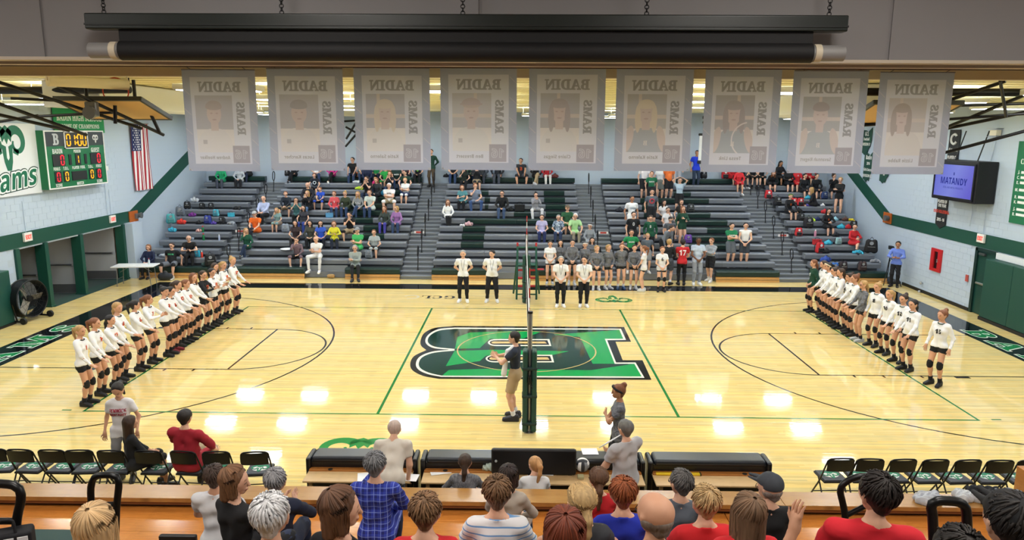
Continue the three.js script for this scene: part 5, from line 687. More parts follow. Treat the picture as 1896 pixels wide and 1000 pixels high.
// ---------- near side: ledge, deck, seating steps, handrails ----------
{
  const z1 = 9.97, deckZ = 11.4;
  struct('wall_ledge', box2(XL, XR, 0, 0.9, 9.66, 9.9), mat(0x4a3a2c, 0.7), 'low front wall under the wooden ledge', 'wall');
  const L = thing('ledge_bench', 'pale varnished plank ledge in front of the near seating', 'bench', [0, 0, 9.785]), lm = new THREE.MeshPhysicalMaterial({ map: benchTex, color: 0xd2c8b4, roughness: 0.25 });
  for (let i = 0; i < 8; i++) { const a = XL + i * 3.75, b = Math.min(XR, a + 3.745); mesh('plank', uvMeters(box2(a, b, 0.94, 1.0, -0.185, 0.185, 0.006), 'X', 'Z', 2.2, 0.4), lm, L); }
  mesh('plank_edge', box2(XL, XR, 0.9, 0.94, 0.12, 0.17), mat(0x7a4a26, 0.5), L);
  const d = struct('floor_deck', box2(XL, XR, 0.6, 0.82, z1 - 0.1, deckZ + 0.1), mat(0x6b4526, 0.6), 'varnished orange plank deck behind the ledge', 'floor');
  const dm = new THREE.MeshPhysicalMaterial({ map: benchTex, color: 0xf4c896, roughness: 0.13 });
  for (let r = 0; r < 5; r++) { const a = z1 - 0.08 + r * 0.31; for (let i = 0; i < 5; i++) { const x = XL + (i + (r % 2) * 0.5) * 6 - (r % 2 ? 3 : 0), x2 = Math.min(XR, x + 5.99), x1 = Math.max(XL, x); if (x2 - x1 > 0.2) mesh('plank', uvMeters(box2(x1, x2, 0.82, 0.85, a, a + 0.307), 'X', 'Z', 2.4, 0.62), dm, d); } }
  const rows = [[11.5, 12.75, 1.25, 1.68, 12.25], [13.65, 14.6, 2.03, 2.46, 14.12], [14.6, 15.9, 2.65, 3.08, 15.42], [15.9, 17.3, 2.9, 0, 0], [12.75, 13.65, 1.64, 0, 0]];
  struct('floor_risers', [box2(XL, XR, 0, 0.95, deckZ, 11.55), ...rows.map(([a, b, y]) => box2(XL, XR, 0, y, a, b)), box2(XL, XR, 0, 3.4, 17.3, ZN)], mat(0x5d4a38, 0.7), 'wooden risers under the near seating', 'floor');
  ['lowest', 'middle', 'upper'].forEach((n, i) => { const [, , y, sy, sz] = rows[i]; const b = thing('seat_bench', n + ' wooden bench row under the near spectators', 'bench', [0, y, sz]); mesh('seat_plank', uvMeters(box2(XL + 0.1, XR - 0.1, sy - y - 0.05, sy - y, -0.16, 0.16, 0.006), 'X', 'Z', 2.4, 0.4), benchMat, b); for (let x = -14; x <= 13; x += 3) mesh('leg', box2(x - 0.03, x + 0.03, 0, sy - y - 0.05, -0.14, 0.14), blackMetal, b); });
  // black tube handrails in the aisles
  const rail = (z, pts, cross_, r, label) => { const P = pts.map(([u, v]) => atZ(u, v, z)), t = thing('handrail', label, 'handrail', [P[0].x, P[0].y, z]), q = p => p.clone().sub(t.position); mesh('rail_loop', tube(P.map(q), r, 40, 10), mat(0x0e0f11, 0.35, 0.3), t); if (cross_) mesh('cross_bar', rod(q(atZ(...cross_[0], z)), q(atZ(...cross_[1], z)), r * 0.8, 8), mat(0x0e0f11, 0.35, 0.3), t); };
  rail(13.9, [[172, 1060], [169, 940], [168, 905], [173, 886], [185, 880], [206, 880], [218, 885], [220, 900], [216, 940], [212, 1060]], [[212, 934], [190, 934]], 0.024, 'black tube handrail behind the fair-haired woman');
  rail(14.4, [[-30, 1080], [-34, 930], [-20, 897], [5, 896], [26, 899], [38, 909], [38, 930], [31, 965], [24, 1080]], [[28, 965], [-25, 965]], 0.028, 'black tube handrail over the striped bag');
  rail(13.7, [[1575, 1060], [1564, 950], [1556, 912], [1560, 898], [1574, 888], [1592, 882], [1612, 882]], [[1566, 955], [1600, 938]], 0.024, 'black tube handrail beside the red polo man');
  rail(15.0, [[1732, 1080], [1727, 960], [1724, 938], [1730, 929], [1745, 927], [1772, 929], [1785, 936], [1790, 955], [1794, 1080]], [[1729, 996], [1792, 996]], 0.026, 'black tube handrail beside the cap-wearing man');
  const a = atY(45, 979, 1.1), b = atY(165, 979, 1.1); tag(mesh('aisle_step', box2(a.x, b.x, 0.85, 1.1, a.z, a.z + 0.75, 0.01), mat(0x2f4a47, 0.8)), 'dark green carpeted aisle step below the handrails', 'step');
  const c = atY(1890, 925, 1.0); tag(mesh('end_panel', box2(c.x - 0.03, c.x + 0.5, 1.0, 1.42, 9.62, 9.95, 0.008), new THREE.MeshStandardMaterial({ map: benchTex, color: 0xe8c89a, roughness: 0.5 })), 'pale plywood panel standing at the ledge end', 'panel');
  tag(mesh('floor_stripe', [box2(XL, XR, 0, 0.0015, 9.06, 9.1), box2(XL, XR, 0, 0.0015, 9.2, 9.28)], paint(0x17130f)), 'thin black painted lines behind the chair row', 'floor marking').userData.kind = 'structure';
}
// ---------- folding chairs ----------
function chairProto() {
  const g = new THREE.Group(), M = mat(0x0f1012, 0.38, 0.25), fab = mat(0x43474e, 0.7); const add_ = (n, gs, m) => mesh(n, gs, m, g);
  for (const s of [-1, 1]) { add_('side_rail', tube([[s * 0.2, 0.82, 0.16], [s * 0.215, 0.7, 0.12], [s * 0.215, 0.42, -0.02], [s * 0.215, 0.02, -0.3]], 0.013, 12, 7), M); add_('leg', rod([s * 0.19, 0.44, -0.12], [s * 0.19, 0.01, 0.2], 0.012, 7), M); }
  add_('top_rail', tube([[-0.2, 0.82, 0.16], [-0.16, 0.855, 0.175], [0, 0.865, 0.18], [0.16, 0.855, 0.175], [0.2, 0.82, 0.16]], 0.013, 14, 7), M);
  const p = new THREE.BoxGeometry(0.4, 0.2, 0.02, 8, 3, 1), q = p.attributes.position; for (let i = 0; i < q.count; i++) { const x = q.getX(i), y = q.getY(i); q.setZ(i, q.getZ(i) + 0.03 - 0.5 * x * x + 0.18 * (y + 0.1)); if (y > 0.05) q.setX(i, x * 0.94); } p.computeVertexNormals(); p.translate(0, 0.745, 0.13);
  const bk = add_('backrest', p, M); mesh('back_label', bx(0.07, 0.012, 0.004, 0, 0.73, 0.168), mat(0x55585c, 0.5), bk);
  const st = add_('seat', [bx(0.39, 0.035, 0.38, 0, 0.43, -0.1, 0.014)], M); mesh('seat_cushion', bx(0.36, 0.02, 0.35, 0, 0.452, -0.1, 0.009), fab, st);
  const em = ramGeo(0.25, 0.002).rotateX(-Math.PI / 2).translate(0, 0.4635, -0.1); add_('emblem_ground', new THREE.CylinderGeometry(0.1, 0.1, 0.002, 20).scale(1.15, 1, 0.85).translate(0, 0.4622, -0.1), mat(0xdfe3e0, 0.7)); add_('emblem', em, mat(0x17805a, 0.7));
  add_('stretcher', [rod([-0.19, 0.1, 0.135], [0.19, 0.1, 0.135], 0.009, 6), rod([-0.21, 0.14, -0.215], [0.21, 0.14, -0.215], 0.009, 6)], M); add_('foot_cap', [-1, 1].flatMap(s => [rod([s * 0.215, 0, -0.31], [s * 0.215, 0.03, -0.295], 0.017, 7), rod([s * 0.19, 0, 0.205], [s * 0.19, 0.03, 0.19], 0.016, 7)]), mat(0x1c1c1c, 0.8));
  return g;
}
const chair0 = chairProto(); let firstChair = true;
const chairSpots = [];
function placeChair(u, side, turn, label) {
  const p = atY(u, side === 'L' ? 848 : 862, 0.83), c = firstChair ? chair0 : chair0.clone(); firstChair = false; c.name = numbered('folding_chair'); c.position.set(p.x, 0, 8.1); c.rotation.y = turn; c.userData = { label, category: 'chair', group: side === 'L' ? 'black folding chairs left of the scorer tables' : 'black folding chairs right of the scorer tables' }; scene.add(c); chairSpots.push(c.position); return c;
}
const emptyL = 'empty black folding chair with ram emblem seat, left row', emptyR = 'empty black folding chair with ram emblem seat, right row';
[[-40, emptyL], [17, emptyL], [77, emptyL], [128, emptyL], [190, emptyL], [262, 'black folding chair under the dark-clad seated woman'], [330, 'black folding chair under the red-jacketed man'], [390, 'empty black folding chair beside the red-jacketed man'], [462, 'empty black folding chair last before the scorer tables']].forEach(([u, l], i) => placeChair(u, 'L', rr(-0.1, 0.12), l));
[[1566, 'empty black folding chair first after the scorer tables'], [1622, emptyR], [1682, emptyR], [1742, emptyR], [1802, emptyR], [1862, emptyR], [1922, emptyR]].forEach(([u, l]) => placeChair(u, 'R', rr(-0.1, 0.08), l));
// ---------- scorer tables ----------
[[-3.33, -1.66, 'scorer table where the white-shirted man writes'], [-1.63, 0.03, 'scorer table in front of the grey-clad braided woman'], [0.06, 1.7, 'scorer table holding the volleyball'], [1.73, 3.56, 'empty scorer table with the yellow strip']].forEach(([a, b, label]) => {
  const t = thing('scorer_table', label, 'table', [(a + b) / 2, 0, 8.6], 0, 'padded scorer tables'), w = (b - a) / 2 - 0.01, vinyl = mat(0x0d1014, 0.32);
  mesh('front_pad', box2(-w, w, 0.08, 0.88, -0.36, -0.04, 0.03), vinyl, t); mesh('top_cushion', bx(w * 2 - 0.16, 0.1, 0.34, 0, 0.9, -0.18, 0.045), mat(0x20262e, 0.35), t);
  for (const s of [-1, 1]) mesh('end_cushion', bx(0.08, 0.86, 0.38, s * (w - 0.035), 0.5, -0.18, 0.035), vinyl, t);
  mesh('desk', bx(w * 2 - 0.1, 0.03, 0.42, 0, 0.735, 0.16, 0.012), deskMat, t); mesh('desk_shelf', box2(-w + 0.06, w - 0.06, 0.75, 0.77, -0.04, 0.06), new THREE.MeshStandardMaterial({ map: deskTex, color: 0xd9a870, roughness: 0.45 }), t);
  for (const s of [-1, 1]) { mesh('leg', box2(s * (w - 0.14) - 0.025, s * (w - 0.14) + 0.025, 0, 0.72, 0.24, 0.29), mat(0xb59a70, 0.5), t); mesh('cable_grommet', new THREE.CylinderGeometry(0.035, 0.035, 0.008, 14).translate(s * w * 0.55, 0.772, 0.03), mat(0x14110f, 0.6), t); }
  mesh('caster', [-1, 1].map(s => rod([s * (w - 0.2) - 0.02, 0.04, -0.2], [s * (w - 0.2) + 0.02, 0.04, -0.2], 0.04, 10)), blackPlastic, t);
});
{
  const c = thing('console_cover', 'tall black padded console cover on the scorer tables', 'cover', [0.05, 0.755, 8.68]); mesh('cover_panel', bx(1.24, 0.4, 0.09, 0, 0.2, 0, 0.035), mat(0x0b0c0f, 0.5), c); mesh('corner_stud', new THREE.SphereGeometry(0.02, 8, 6).translate(-0.55, 0.22, 0.05), mat(0xaeb4b6, 0.4), c);
  const paper = (u, v, y, w, d, a, label) => { const p = atY(u, v, y), o = tag(mesh('paper', bx(w, 0.004, d, 0, 0, 0), mat(0xf0f2f4, 0.8)), label, 'paper'); o.position.copy(p); o.rotation.y = a; };
  paper(675, 883, 0.756, 0.2, 0.26, 0.2, 'white score sheet beside the plaid-shirted man'); paper(755, 884, 0.756, 0.3, 0.22, -0.1, 'white score sheet under the writing hand'); paper(815, 872, 0.756, 0.3, 0.22, 0.3, 'loose white papers left of the braided woman'); paper(925, 862, 0.76, 0.3, 0.25, 0.4, 'white papers near the plastic bag'); paper(1013, 872, 0.76, 0.2, 0.28, -0.1, 'white sheet right of the white-shirted ponytail woman'); paper(1092, 836, 0.955, 0.24, 0.22, 0.05, 'white sheet lying on the black table cushion');
  const vb = thing('volleyball', 'grey white and black panelled volleyball on scorer table', 'ball', atY(1078, 873, 0.775)); const R = 0.105; const bm = [0xf0f0ee, 0x2b2f36, 0x8f959b];
  for (let ax = 0; ax < 3; ax++) for (let s = 0; s < 2; s++) for (let k = 0; k < 3; k++) { const g = new THREE.PlaneGeometry(0.64, 1.98, 3, 8), p = g.attributes.position; for (let i = 0; i < p.count; i++) { const a = Math.tan((p.getX(i) + (k - 1) * 0.66) * 0.79), b = Math.tan(p.getY(i) * 0.79), v = V(a, b, 1).normalize().multiplyScalar(R); if (s) v.set(-v.x, v.y, -v.z); if (ax === 1) v.set(v.z, v.x, v.y); if (ax === 2) v.set(v.y, v.z, v.x); p.setXYZ(i, v.x, v.y + R, v.z); } g.computeVertexNormals(); mesh('panel', g, mat(bm[(k + ax) % 3], 0.5, 0, { side: 2 }), vb); }
  mesh('bladder', new THREE.SphereGeometry(R * 0.985, 16, 12).translate(0, R, 0), mat(0x55585c, 0.6), vb);
  const can = thing('drink_can', 'blue drink can on the scorer table', 'can', atY(960, 868, 0.755)); mesh('can_body', rod([0, 0, 0], [0, 0.12, 0], 0.032, 14), mat(0x2b5fa8, 0.35, 0.4), can); mesh('can_top', rod([0, 0.12, 0], [0, 0.126, 0], 0.027, 14), chrome, can);
  tag(mesh('remote_control', [bx(0.06, 0.03, 0.1, 0, 0.015, 0, 0.008)], mat(0x4a4d4a, 0.5)), 'small dark timer box left of the volleyball', 'timer').position.copy(atY(1055, 878, 0.752)); tag(mesh('horn_box', [bx(0.09, 0.04, 0.1, 0, 0.02, 0, 0.008)], mat(0xb9b48a, 0.5)), 'small cream horn box below the volleyball', 'horn').position.copy(atY(1075, 885, 0.752));
  const pb = surf([[0, 0.06, 0, 0.05], [0.06, 0.05, 0.02, 0.04], [-0.06, 0.045, 0, 0.04], [0.02, 0.09, -0.03, 0.035]].map(([x, y, z, r]) => ({ a: [x, y, z], b: [x, y, z], ra: r, rb: r })), 0.012, 60, { warp: p => 0.008 * Math.sin(p[0] * 90 + p[1] * 70) }); tag(mesh('plastic_bag', geo(pb), mat(0xb9c9bd, 0.2)), 'crumpled clear plastic bag on the scorer table', 'bag').position.copy(atY(905, 872, 0.752));
  const y = thing('yellow_strip', 'yellow printed strip lying on the empty scorer table', 'sign', atY(1256, 879, 0.752)); mesh('strip', bx(0.66, 0.025, 0.07, 0, 0.012, 0, 0.006), mat(0xe8c21e, 0.5), y); mesh('strip_end', bx(0.02, 0.03, 0.075, 0.32, 0.014, 0), mat(0x2a2410, 0.5), y);
  // things left on the ledge and in the aisle
  const heap = (u, v, c, label, sc = 1, n = 7) => { const cs = []; for (let i = 0; i < n; i++) { const r = rr(0.04, 0.075) * sc; cs.push({ a: [rr(-0.16, 0.16) * sc, r * 0.7, rr(-0.1, 0.12) * sc], b: [rr(-0.14, 0.14) * sc, r * 0.8, rr(-0.1, 0.12) * sc], ra: r, rb: r * 0.7 }); } const k = rr(0, 9), S = surf(cs, 0.014, 60, { warp: p => 0.012 * Math.sin(p[0] * 60 + k + 3 * Math.sin(p[2] * 40)), cut: p => -p[1] }); tag(mesh('clothing_heap', geo(S), mat(c, 0.9)), label, 'clothing').position.copy(atY(u, v, 1.0)); };
  heap(1715, 929, 0xb9bec6, 'crumpled pale grey shirt on the ledge'); heap(1790, 925, 0xc4c9ce, 'white and dark patterned cloth on the ledge', 0.8); heap(1830, 926, 0x1d2126, 'dark jacket heaped on the ledge near the panel', 1.3); heap(1868, 922, 0x9aa1ab, 'light grey jacket heaped beside the plywood panel', 1.1);
  const bag = thing('tote_bag', 'black and white striped tote bag by the handrail', 'bag', pt(16, 1058, 4.6), 0.4); bag.scale.setScalar(0.75); for (let i = 0; i < 5; i++) for (let k = 0; k < 4; k++) mesh('white_block', bx(0.075, 0.05, 0.006, -0.15 + k * 0.1, 0.03 + i * 0.07, 0.09), mat(0xe9e9ec, 0.8), bag); mesh('bag_body', bx(0.42, 0.38, 0.17, 0, 0.18, 0, 0.03), mat(0x15161c, 0.8), bag); mesh('handle', tube([[-0.1, 0.35, 0.06], [-0.08, 0.48, 0.05], [0.08, 0.48, 0.05], [0.1, 0.35, 0.06]], 0.012, 14, 6), mat(0x15161c, 0.8), bag);
  tag(mesh('black_folder', bx(0.2, 0.2, 0.03, 0, 0, 0, 0.008), blackPlastic), 'black folder edge beside the fair-haired woman', 'folder').position.copy(pt(332, 1022, 3.9));
  tag(mesh('gear_bag', geo(surf([{ a: [-0.12, 0.14, 0], b: [0.12, 0.14, 0], ra: 0.13, rb: 0.13 }, { a: [0, 0.25, 0], b: [0, 0.25, 0], ra: 0.08, rb: 0.08 }], 0.02, 60)), mat(0x6e7075, 0.85)), 'grey backpack standing behind the red-jacketed man', 'bag').position.copy(atY(352, 905, 0.1).setZ(8.75).setY(0));
}
// ---------- bags and bottles left on the bleachers ----------
function xAt(u, y, z) { const p = V(0, y, z).project(camera); return atZ(u, (1 - p.y) * 500, z).x; }
function bagAt(u, row, c, type, label, sc = 1, yaw = 0, group) {
  const y = rowY(row), z = rowZ(row) - 0.16, x = Math.max(-15.2, Math.min(14.0, xAt(u, y + 0.15, z)));
  const t = thing({ pack: 'backpack', sack: 'gym_sack', box: 'lunch_box', bottle: 'water_bottle', coat: 'folded_jacket', ball: 'gym_ball' }[type], label, { pack: 'bag', sack: 'bag', box: 'lunch box', bottle: 'bottle', coat: 'jacket', ball: 'ball' }[type], [x, y, z], yaw, group), m = mat(c, 0.75), dk = mat(0x17181b, 0.7), s = sc;
  const q = (a, b, ra, rb = ra) => ({ a: a.map(v => v * s), b: b.map(v => v * s), ra: ra * s, rb: rb * s });
  if (type === 'pack') {
    mesh('bag_body', geo(surf([q([-0.08, 0.1, 0], [-0.07, 0.32, 0], 0.09, 0.075), q([0.08, 0.1, 0], [0.07, 0.32, 0], 0.09, 0.075)], 0.03 * s, 60, { cut: p => -p[1] })), m, t);
    const pk = mesh('front_pocket', bx(0.22 * s, 0.16 * s, 0.08 * s, 0, 0.13 * s, 0.08 * s, 0.03 * s), c === 0xc0242c ? dk : mat(new THREE.Color(c).multiplyScalar(0.6).getHex(), 0.75), t); mesh('zip', bx(0.18 * s, 0.008, 0.01, 0, 0.2 * s, 0.122 * s), mat(0xb5b5b5, 0.5), pk);
    mesh('carry_loop', tube([[-0.04 * s, 0.39 * s, -0.03], [0, 0.45 * s, -0.03], [0.04 * s, 0.39 * s, -0.03]], 0.009, 8, 5), dk, t); for (const e of [-1, 1]) mesh('shoulder_strap', tube([[e * 0.08 * s, 0.38 * s, -0.06 * s], [e * 0.13 * s, 0.26 * s, -0.11 * s], [e * 0.13 * s, 0.08 * s, -0.09 * s]], 0.014, 8, 5), dk, t);
    mesh('emblem', new THREE.CylinderGeometry(0.05 * s, 0.05 * s, 0.006, 12).rotateX(Math.PI / 2).translate(0, 0.29 * s, 0.082 * s), mat(c === 0xc0242c ? 0xe7e2e2 : 0x8f9398, 0.6), t);
  } else if (type === 'sack') { const k = rr(0, 9); mesh('bag_body', geo(surf([q([-0.1, 0.08, 0], [0.1, 0.08, 0], 0.085), q([0, 0.12, 0], [0.02, 0.22, -0.02], 0.08, 0.03)], 0.03 * s, 60, { warp: p => 0.01 * Math.sin(p[0] * 40 + k + p[1] * 30), cut: p => -p[1] })), m, t); mesh('drawstring', tube([[0, 0.24 * s, -0.02], [0.08 * s, 0.2 * s, 0.06 * s], [0.12 * s, 0.05 * s, 0.1 * s]], 0.008, 8, 4), dk, t); }
  else if (type === 'box') { mesh('box_body', bx(0.3 * s, 0.2 * s, 0.18 * s, 0, 0.1 * s, 0, 0.03 * s), m, t); mesh('lid', bx(0.31 * s, 0.03 * s, 0.19 * s, 0, 0.19 * s, 0, 0.012), mat(new THREE.Color(c).multiplyScalar(0.7).getHex(), 0.7), t); mesh('handle', tube([[-0.08 * s, 0.2 * s, 0], [-0.06 * s, 0.27 * s, 0], [0.06 * s, 0.27 * s, 0], [0.08 * s, 0.2 * s, 0]], 0.009, 10, 5), dk, t); }
  else if (type === 'bottle') { mesh('bottle_body', new THREE.LatheGeometry([[0, 0], [0.04, 0], [0.042, 0.15], [0.03, 0.19], [0.02, 0.2], [0, 0.2]].map(p => new THREE.Vector2(p[0] * s, p[1] * s)), 12), mat(c, 0.35), t); mesh('bottle_cap', rod([0, 0.2 * s, 0], [0, 0.25 * s, 0], 0.024 * s, 10), mat(c === 0x1f7a45 ? 0xc2302a : 0xe2e2e2, 0.5), t); }
  else if (type === 'ball') { mesh('ball_skin', new THREE.SphereGeometry(0.14 * s, 18, 14).translate(0, 0.14 * s, 0), m, t); mesh('valve', rod([0.1 * s, 0.24 * s, 0], [0.105 * s, 0.25 * s, 0], 0.01, 6), dk, t); }
  else { const k = rr(0, 9); mesh('coat_body', geo(surf([q([-0.14, 0.05, 0], [0.14, 0.05, 0.02], 0.06), q([-0.06, 0.08, 0.05], [0.1, 0.09, -0.04], 0.06)], 0.03 * s, 60, { warp: p => 0.014 * Math.sin(p[0] * 45 + k + p[2] * 30), cut: p => -p[1] })), m, t); mesh('sleeve', tube([[0.1 * s, 0.1 * s, 0.05], [0.16 * s, 0.06 * s, 0.12], [0.14 * s, 0.0, 0.16]], 0.035 * s, 8, 7), m, t); }
}
const LG = 'bags on the left bleacher bank', RG = 'bags on the right bleacher bank', OG = 'things left on the middle bleachers', RED = 0xc0242c, CY = 0x3fb2cf;
for (const a of [
  [360, 8, 0xc9ced4, 'sack', 'pale grey sack on the bench above the black bags', 1.1, 0, LG], [347, 7, 0x17181b, 'pack', 'black backpack with white trim at the left wall end', 0.9, 0.3, LG], [374, 7, 0x16171a, 'pack', 'first of two small black backpacks side by side', 0.75, 0, LG], [391, 7, 0x1b1c20, 'pack', 'second of two small black backpacks side by side', 0.75, 0.2, LG], [439, 7, 0x141519, 'coat', 'flat black jacket near the left aisle rail', 1, 0, LG],
  [334, 6, 0x6a727b, 'pack', 'large grey backpack leaning on the left wall end', 1.15, 0.4, LG], [356, 6, 0x7a2a8c, 'sack', 'purple sack beside the large grey backpack', 0.9, 0, LG], [400, 6, 0x4aa7b8, 'pack', 'teal and white backpack above the blue patterned bag', 0.85, 0, LG], [428, 6, CY, 'box', 'bright cyan lunch box near the left aisle rail', 0.9, 0, LG],
  [315, 5, 0x4ea6a8, 'pack', 'teal backpack leaning on the left wall', 1.15, 0.5, LG], [336, 5, 0xe0392c, 'sack', 'bright red sack beside the teal backpack', 1.1, 0, LG], [368, 5, 0x1a1b1e, 'sack', 'black sack left of the blue patterned bag', 0.8, 0, LG], [385, 5, 0x2b3a8e, 'pack', 'blue patterned backpack on the left bank', 1, 0, LG], [396, 5, 0x5c46a8, 'sack', 'small violet sack touching the blue patterned bag', 0.7, 0, LG], [411, 5, 0x151619, 'pack', 'black backpack with orange trim by the left aisle', 0.85, -0.2, LG], [428, 5, 0x8b9096, 'coat', 'grey folded jacket beside the left aisle rail', 0.9, 0, LG],
  [319, 4, CY, 'sack', 'cyan sack lying under the teal backpack', 1, 0, LG], [368, 4, 0xe0a79c, 'sack', 'pink sack beside a green bottle', 0.7, 0, LG], [376, 4, 0x1f7a45, 'bottle', 'green red-capped bottle beside the pink sack', 1.1, 0, LG], [353, 3, 0x9aa7b4, 'sack', 'grey and white patterned sack on the third bench', 0.8, 0, LG], [377, 3, 0x1f7a45, 'bottle', 'green red-capped bottle on the bench below the pink sack', 1.2, 0, LG], [406, 3, 0xb9c6e0, 'bottle', 'clear bottle with blue label near the left aisle', 1, 0, LG],
  [366, 1, 0x2a9fc0, 'pack', 'bright blue backpack behind the man in black', 0.75, 0, LG], [374, 1, 0xd8402f, 'bottle', 'red flask beside the bright blue backpack', 1.1, 0, LG], [390, 0, 0x141518, 'pack', 'black backpack at the foot of the left aisle', 1.3, 0.5, LG], [380, 0, 0x1f3a3a, 'sack', 'dark green sack beside the lowest black backpack', 0.9, 0, LG], [303, 1, 0xaab2bb, 'coat', 'pale grey jacket behind the man in grey shorts', 1, 0, LG],
  [1423, 9, RED, 'pack', 'red backpack with white emblem by right aisle top', 1.05, 0, RG], [1440, 8, 0x1a1b20, 'pack', 'big black bag behind the seated girl in pink shoes', 1.1, 0.2, RG], [1470, 8, RED, 'pack', 'first of twin red backpacks on right bank', 0.95, 0, RG], [1482, 8, RED, 'pack', 'second of twin red backpacks on right bank', 0.95, 0.1, RG], [1499, 8, 0x6d5fc0, 'sack', 'violet sack right of the twin red backpacks', 1, 0, RG], [1497, 9, CY, 'sack', 'cyan sack between two black-shirted girls', 0.85, 0, RG], [1527, 9, 0x22396a, 'pack', 'navy and white backpack high on right bank', 0.9, 0, RG], [1524, 8, 0xe4e6ea, 'sack', 'white cloth sack under the navy backpack', 0.6, 0, RG], [1527, 7, RED, 'sack', 'red and black sack beside the lounging girl', 0.9, 0, RG], [1478, 7, 0x1b1516, 'sack', 'black and red duffel below twin red backpacks', 1.1, 0, RG],
  [1484, 6, 0x191a1e, 'pack', 'black and white backpack left of the neon jacket', 0.85, 0, RG], [1500, 6, 0xb9d82e, 'coat', 'neon yellow-green jacket on right bank', 1, 0, RG], [1514, 6, 0x1e2a5a, 'sack', 'navy sack right of the neon jacket', 0.8, 0, RG], [1526, 6, 0x1b1c20, 'sack', 'black and white sack below the lounging girl', 0.8, 0, RG], [1547, 6, 0x9fd0dd, 'sack', 'pale blue sack at the standing girl\'s feet', 0.85, 0, RG], [1566, 6, 0x5a3a30, 'sack', 'multicoloured sack beside the right wall', 0.85, 0, RG], [1577, 6, 0xd8c22a, 'coat', 'yellow jacket against the right wall', 0.8, 0, RG],
  [1497, 5, 0x1c1b24, 'pack', 'tall black backpack above a purple pocket', 1.25, 0, RG], [1558, 5, CY, 'sack', 'cyan sack beside a round red bag', 0.95, 0, RG], [1571, 5, RED, 'sack', 'round red bag near the right wall', 0.9, 0, RG], [1581, 5, 0x1a1a1d, 'pack', 'black backpack touching the right wall', 0.9, -0.3, RG],
  [1479, 4, RED, 'pack', 'red backpack at the aisle end below tall black one', 0.95, 0, RG], [1510, 4, 0xd890a8, 'bottle', 'pink flask beside the seated black-shirted girl', 1.2, 0, RG], [1548, 4, 0x1a1b1f, 'sack', 'black sack right of the phone-holding girl', 0.8, 0, RG],
  [1513, 3, RED, 'box', 'square red bag in front of the phone-holding girl', 1.1, 0, RG], [1534, 3, CY, 'sack', 'cyan sack under the phone-holding girl\'s feet', 0.95, 0, RG], [1553, 3, 0x8fb5b8, 'pack', 'striped teal backpack left of the red-shirted girl', 0.8, 0, RG],
  [1518, 2, RED, 'pack', 'large red and black backpack on the third row', 1.15, 0.3, RG], [1530, 2, 0x17181a, 'sack', 'black sack beside the large red and black backpack', 0.9, 0, RG], [1588, 2, CY, 'coat', 'flat cyan cloth under the red-shirted girl', 1, 0, RG], [1613, 2, 0x1a1718, 'pack', 'huge black and red bag at the right wall', 1.5, -0.4, RG],
  [1529, 1, 0x2a4a9e, 'sack', 'blue backpack lying near the lowest right rows', 1.2, 0, RG], [1620, 1, 0x8d9095, 'coat', 'grey patterned jacket at right wall end', 1, 0, RG], [1546, 0, 0x2c66b8, 'pack', 'bright blue bag behind the home players', 0.9, 0, RG], [1561, 0, 0x33272b, 'pack', 'dark backpack with red emblem beside bright blue bag', 1.05, 0, RG], [1597, 0, 0x37262b, 'pack', 'dark backpack with red emblem standing alone', 1.05, 0, RG],
  [1303, 12, 0x121316, 'pack', 'black backpack on the top bench beside the man in blue', 1, 0, OG], [1343, 12, RED, 'pack', 'red backpack on the top bench behind red-shirted girls', 1.1, 0, OG], [1366, 12, 0x22242a, 'pack', 'dark backpack on the top bench near bare legs', 0.9, 0, OG], [1147, 7, 0x191b24, 'sack', 'dark sack left of the roundel-shirted boy', 1, 0, OG], [1279, 7, 0x2c302f, 'pack', 'dark backpack right of the girl with hands on head', 1, 0, OG], [1274, 3, 0x6a3fa0, 'pack', 'purple backpack behind the red number seventeen shirt', 1, 0, OG],
  [962, 7, 0x111214, 'box', 'black laptop case right of the man in black jacket', 1.5, 0, OG], [945, 7, 0x1b1c1e, 'sack', 'black sack beside the man in black jacket', 0.9, 0, OG], [868, 5, 0xc9a0a8, 'sack', 'pink bag alone on the centre bench', 1, 0, OG], [856, 5, 0xe6e6e6, 'coat', 'small white cloth beside the pink bag', 0.6, 0, OG], [1027, 12, 0x7a3a34, 'sack', 'red plaid bag on the top centre bench', 1, 0, OG], [826, 12, 0x131416, 'sack', 'black bag on top bench beside the jeans wearer', 0.8, 0, OG],
  [660, 12, 0xe06a2a, 'bottle', 'orange flask on the top bench', 1.2, 0, OG], [666, 12, 0xdfe3e6, 'bottle', 'white bottle beside the orange flask', 1, 0, OG], [532, 12, 0x131316, 'pack', 'black bag on the top bench by the leg-crossed woman', 0.8, 0, OG], [610, 6, 0x5f9fcb, 'box', 'light blue tote below the coral-shirted woman', 1, 0, OG], [711, 9, 0x2a86a8, 'ball', 'blue ball behind the white-haired man', 1.1, 0, OG], [665, 10, 0xc3e03a, 'coat', 'neon green jacket beside the clapping man', 1, 0, OG], [529, 4, 0x8e97a3, 'pack', 'grey backpack right of the orange-shirted man', 1, 0, OG], [683, 1, 0x77808a, 'pack', 'grey bag beside the grey-haired woman', 0.9, 0, OG], [660, 11, 0xd9dde0, 'coat', 'white cloth below the orange flask', 0.9, 0, OG],
]) bagAt(...a);
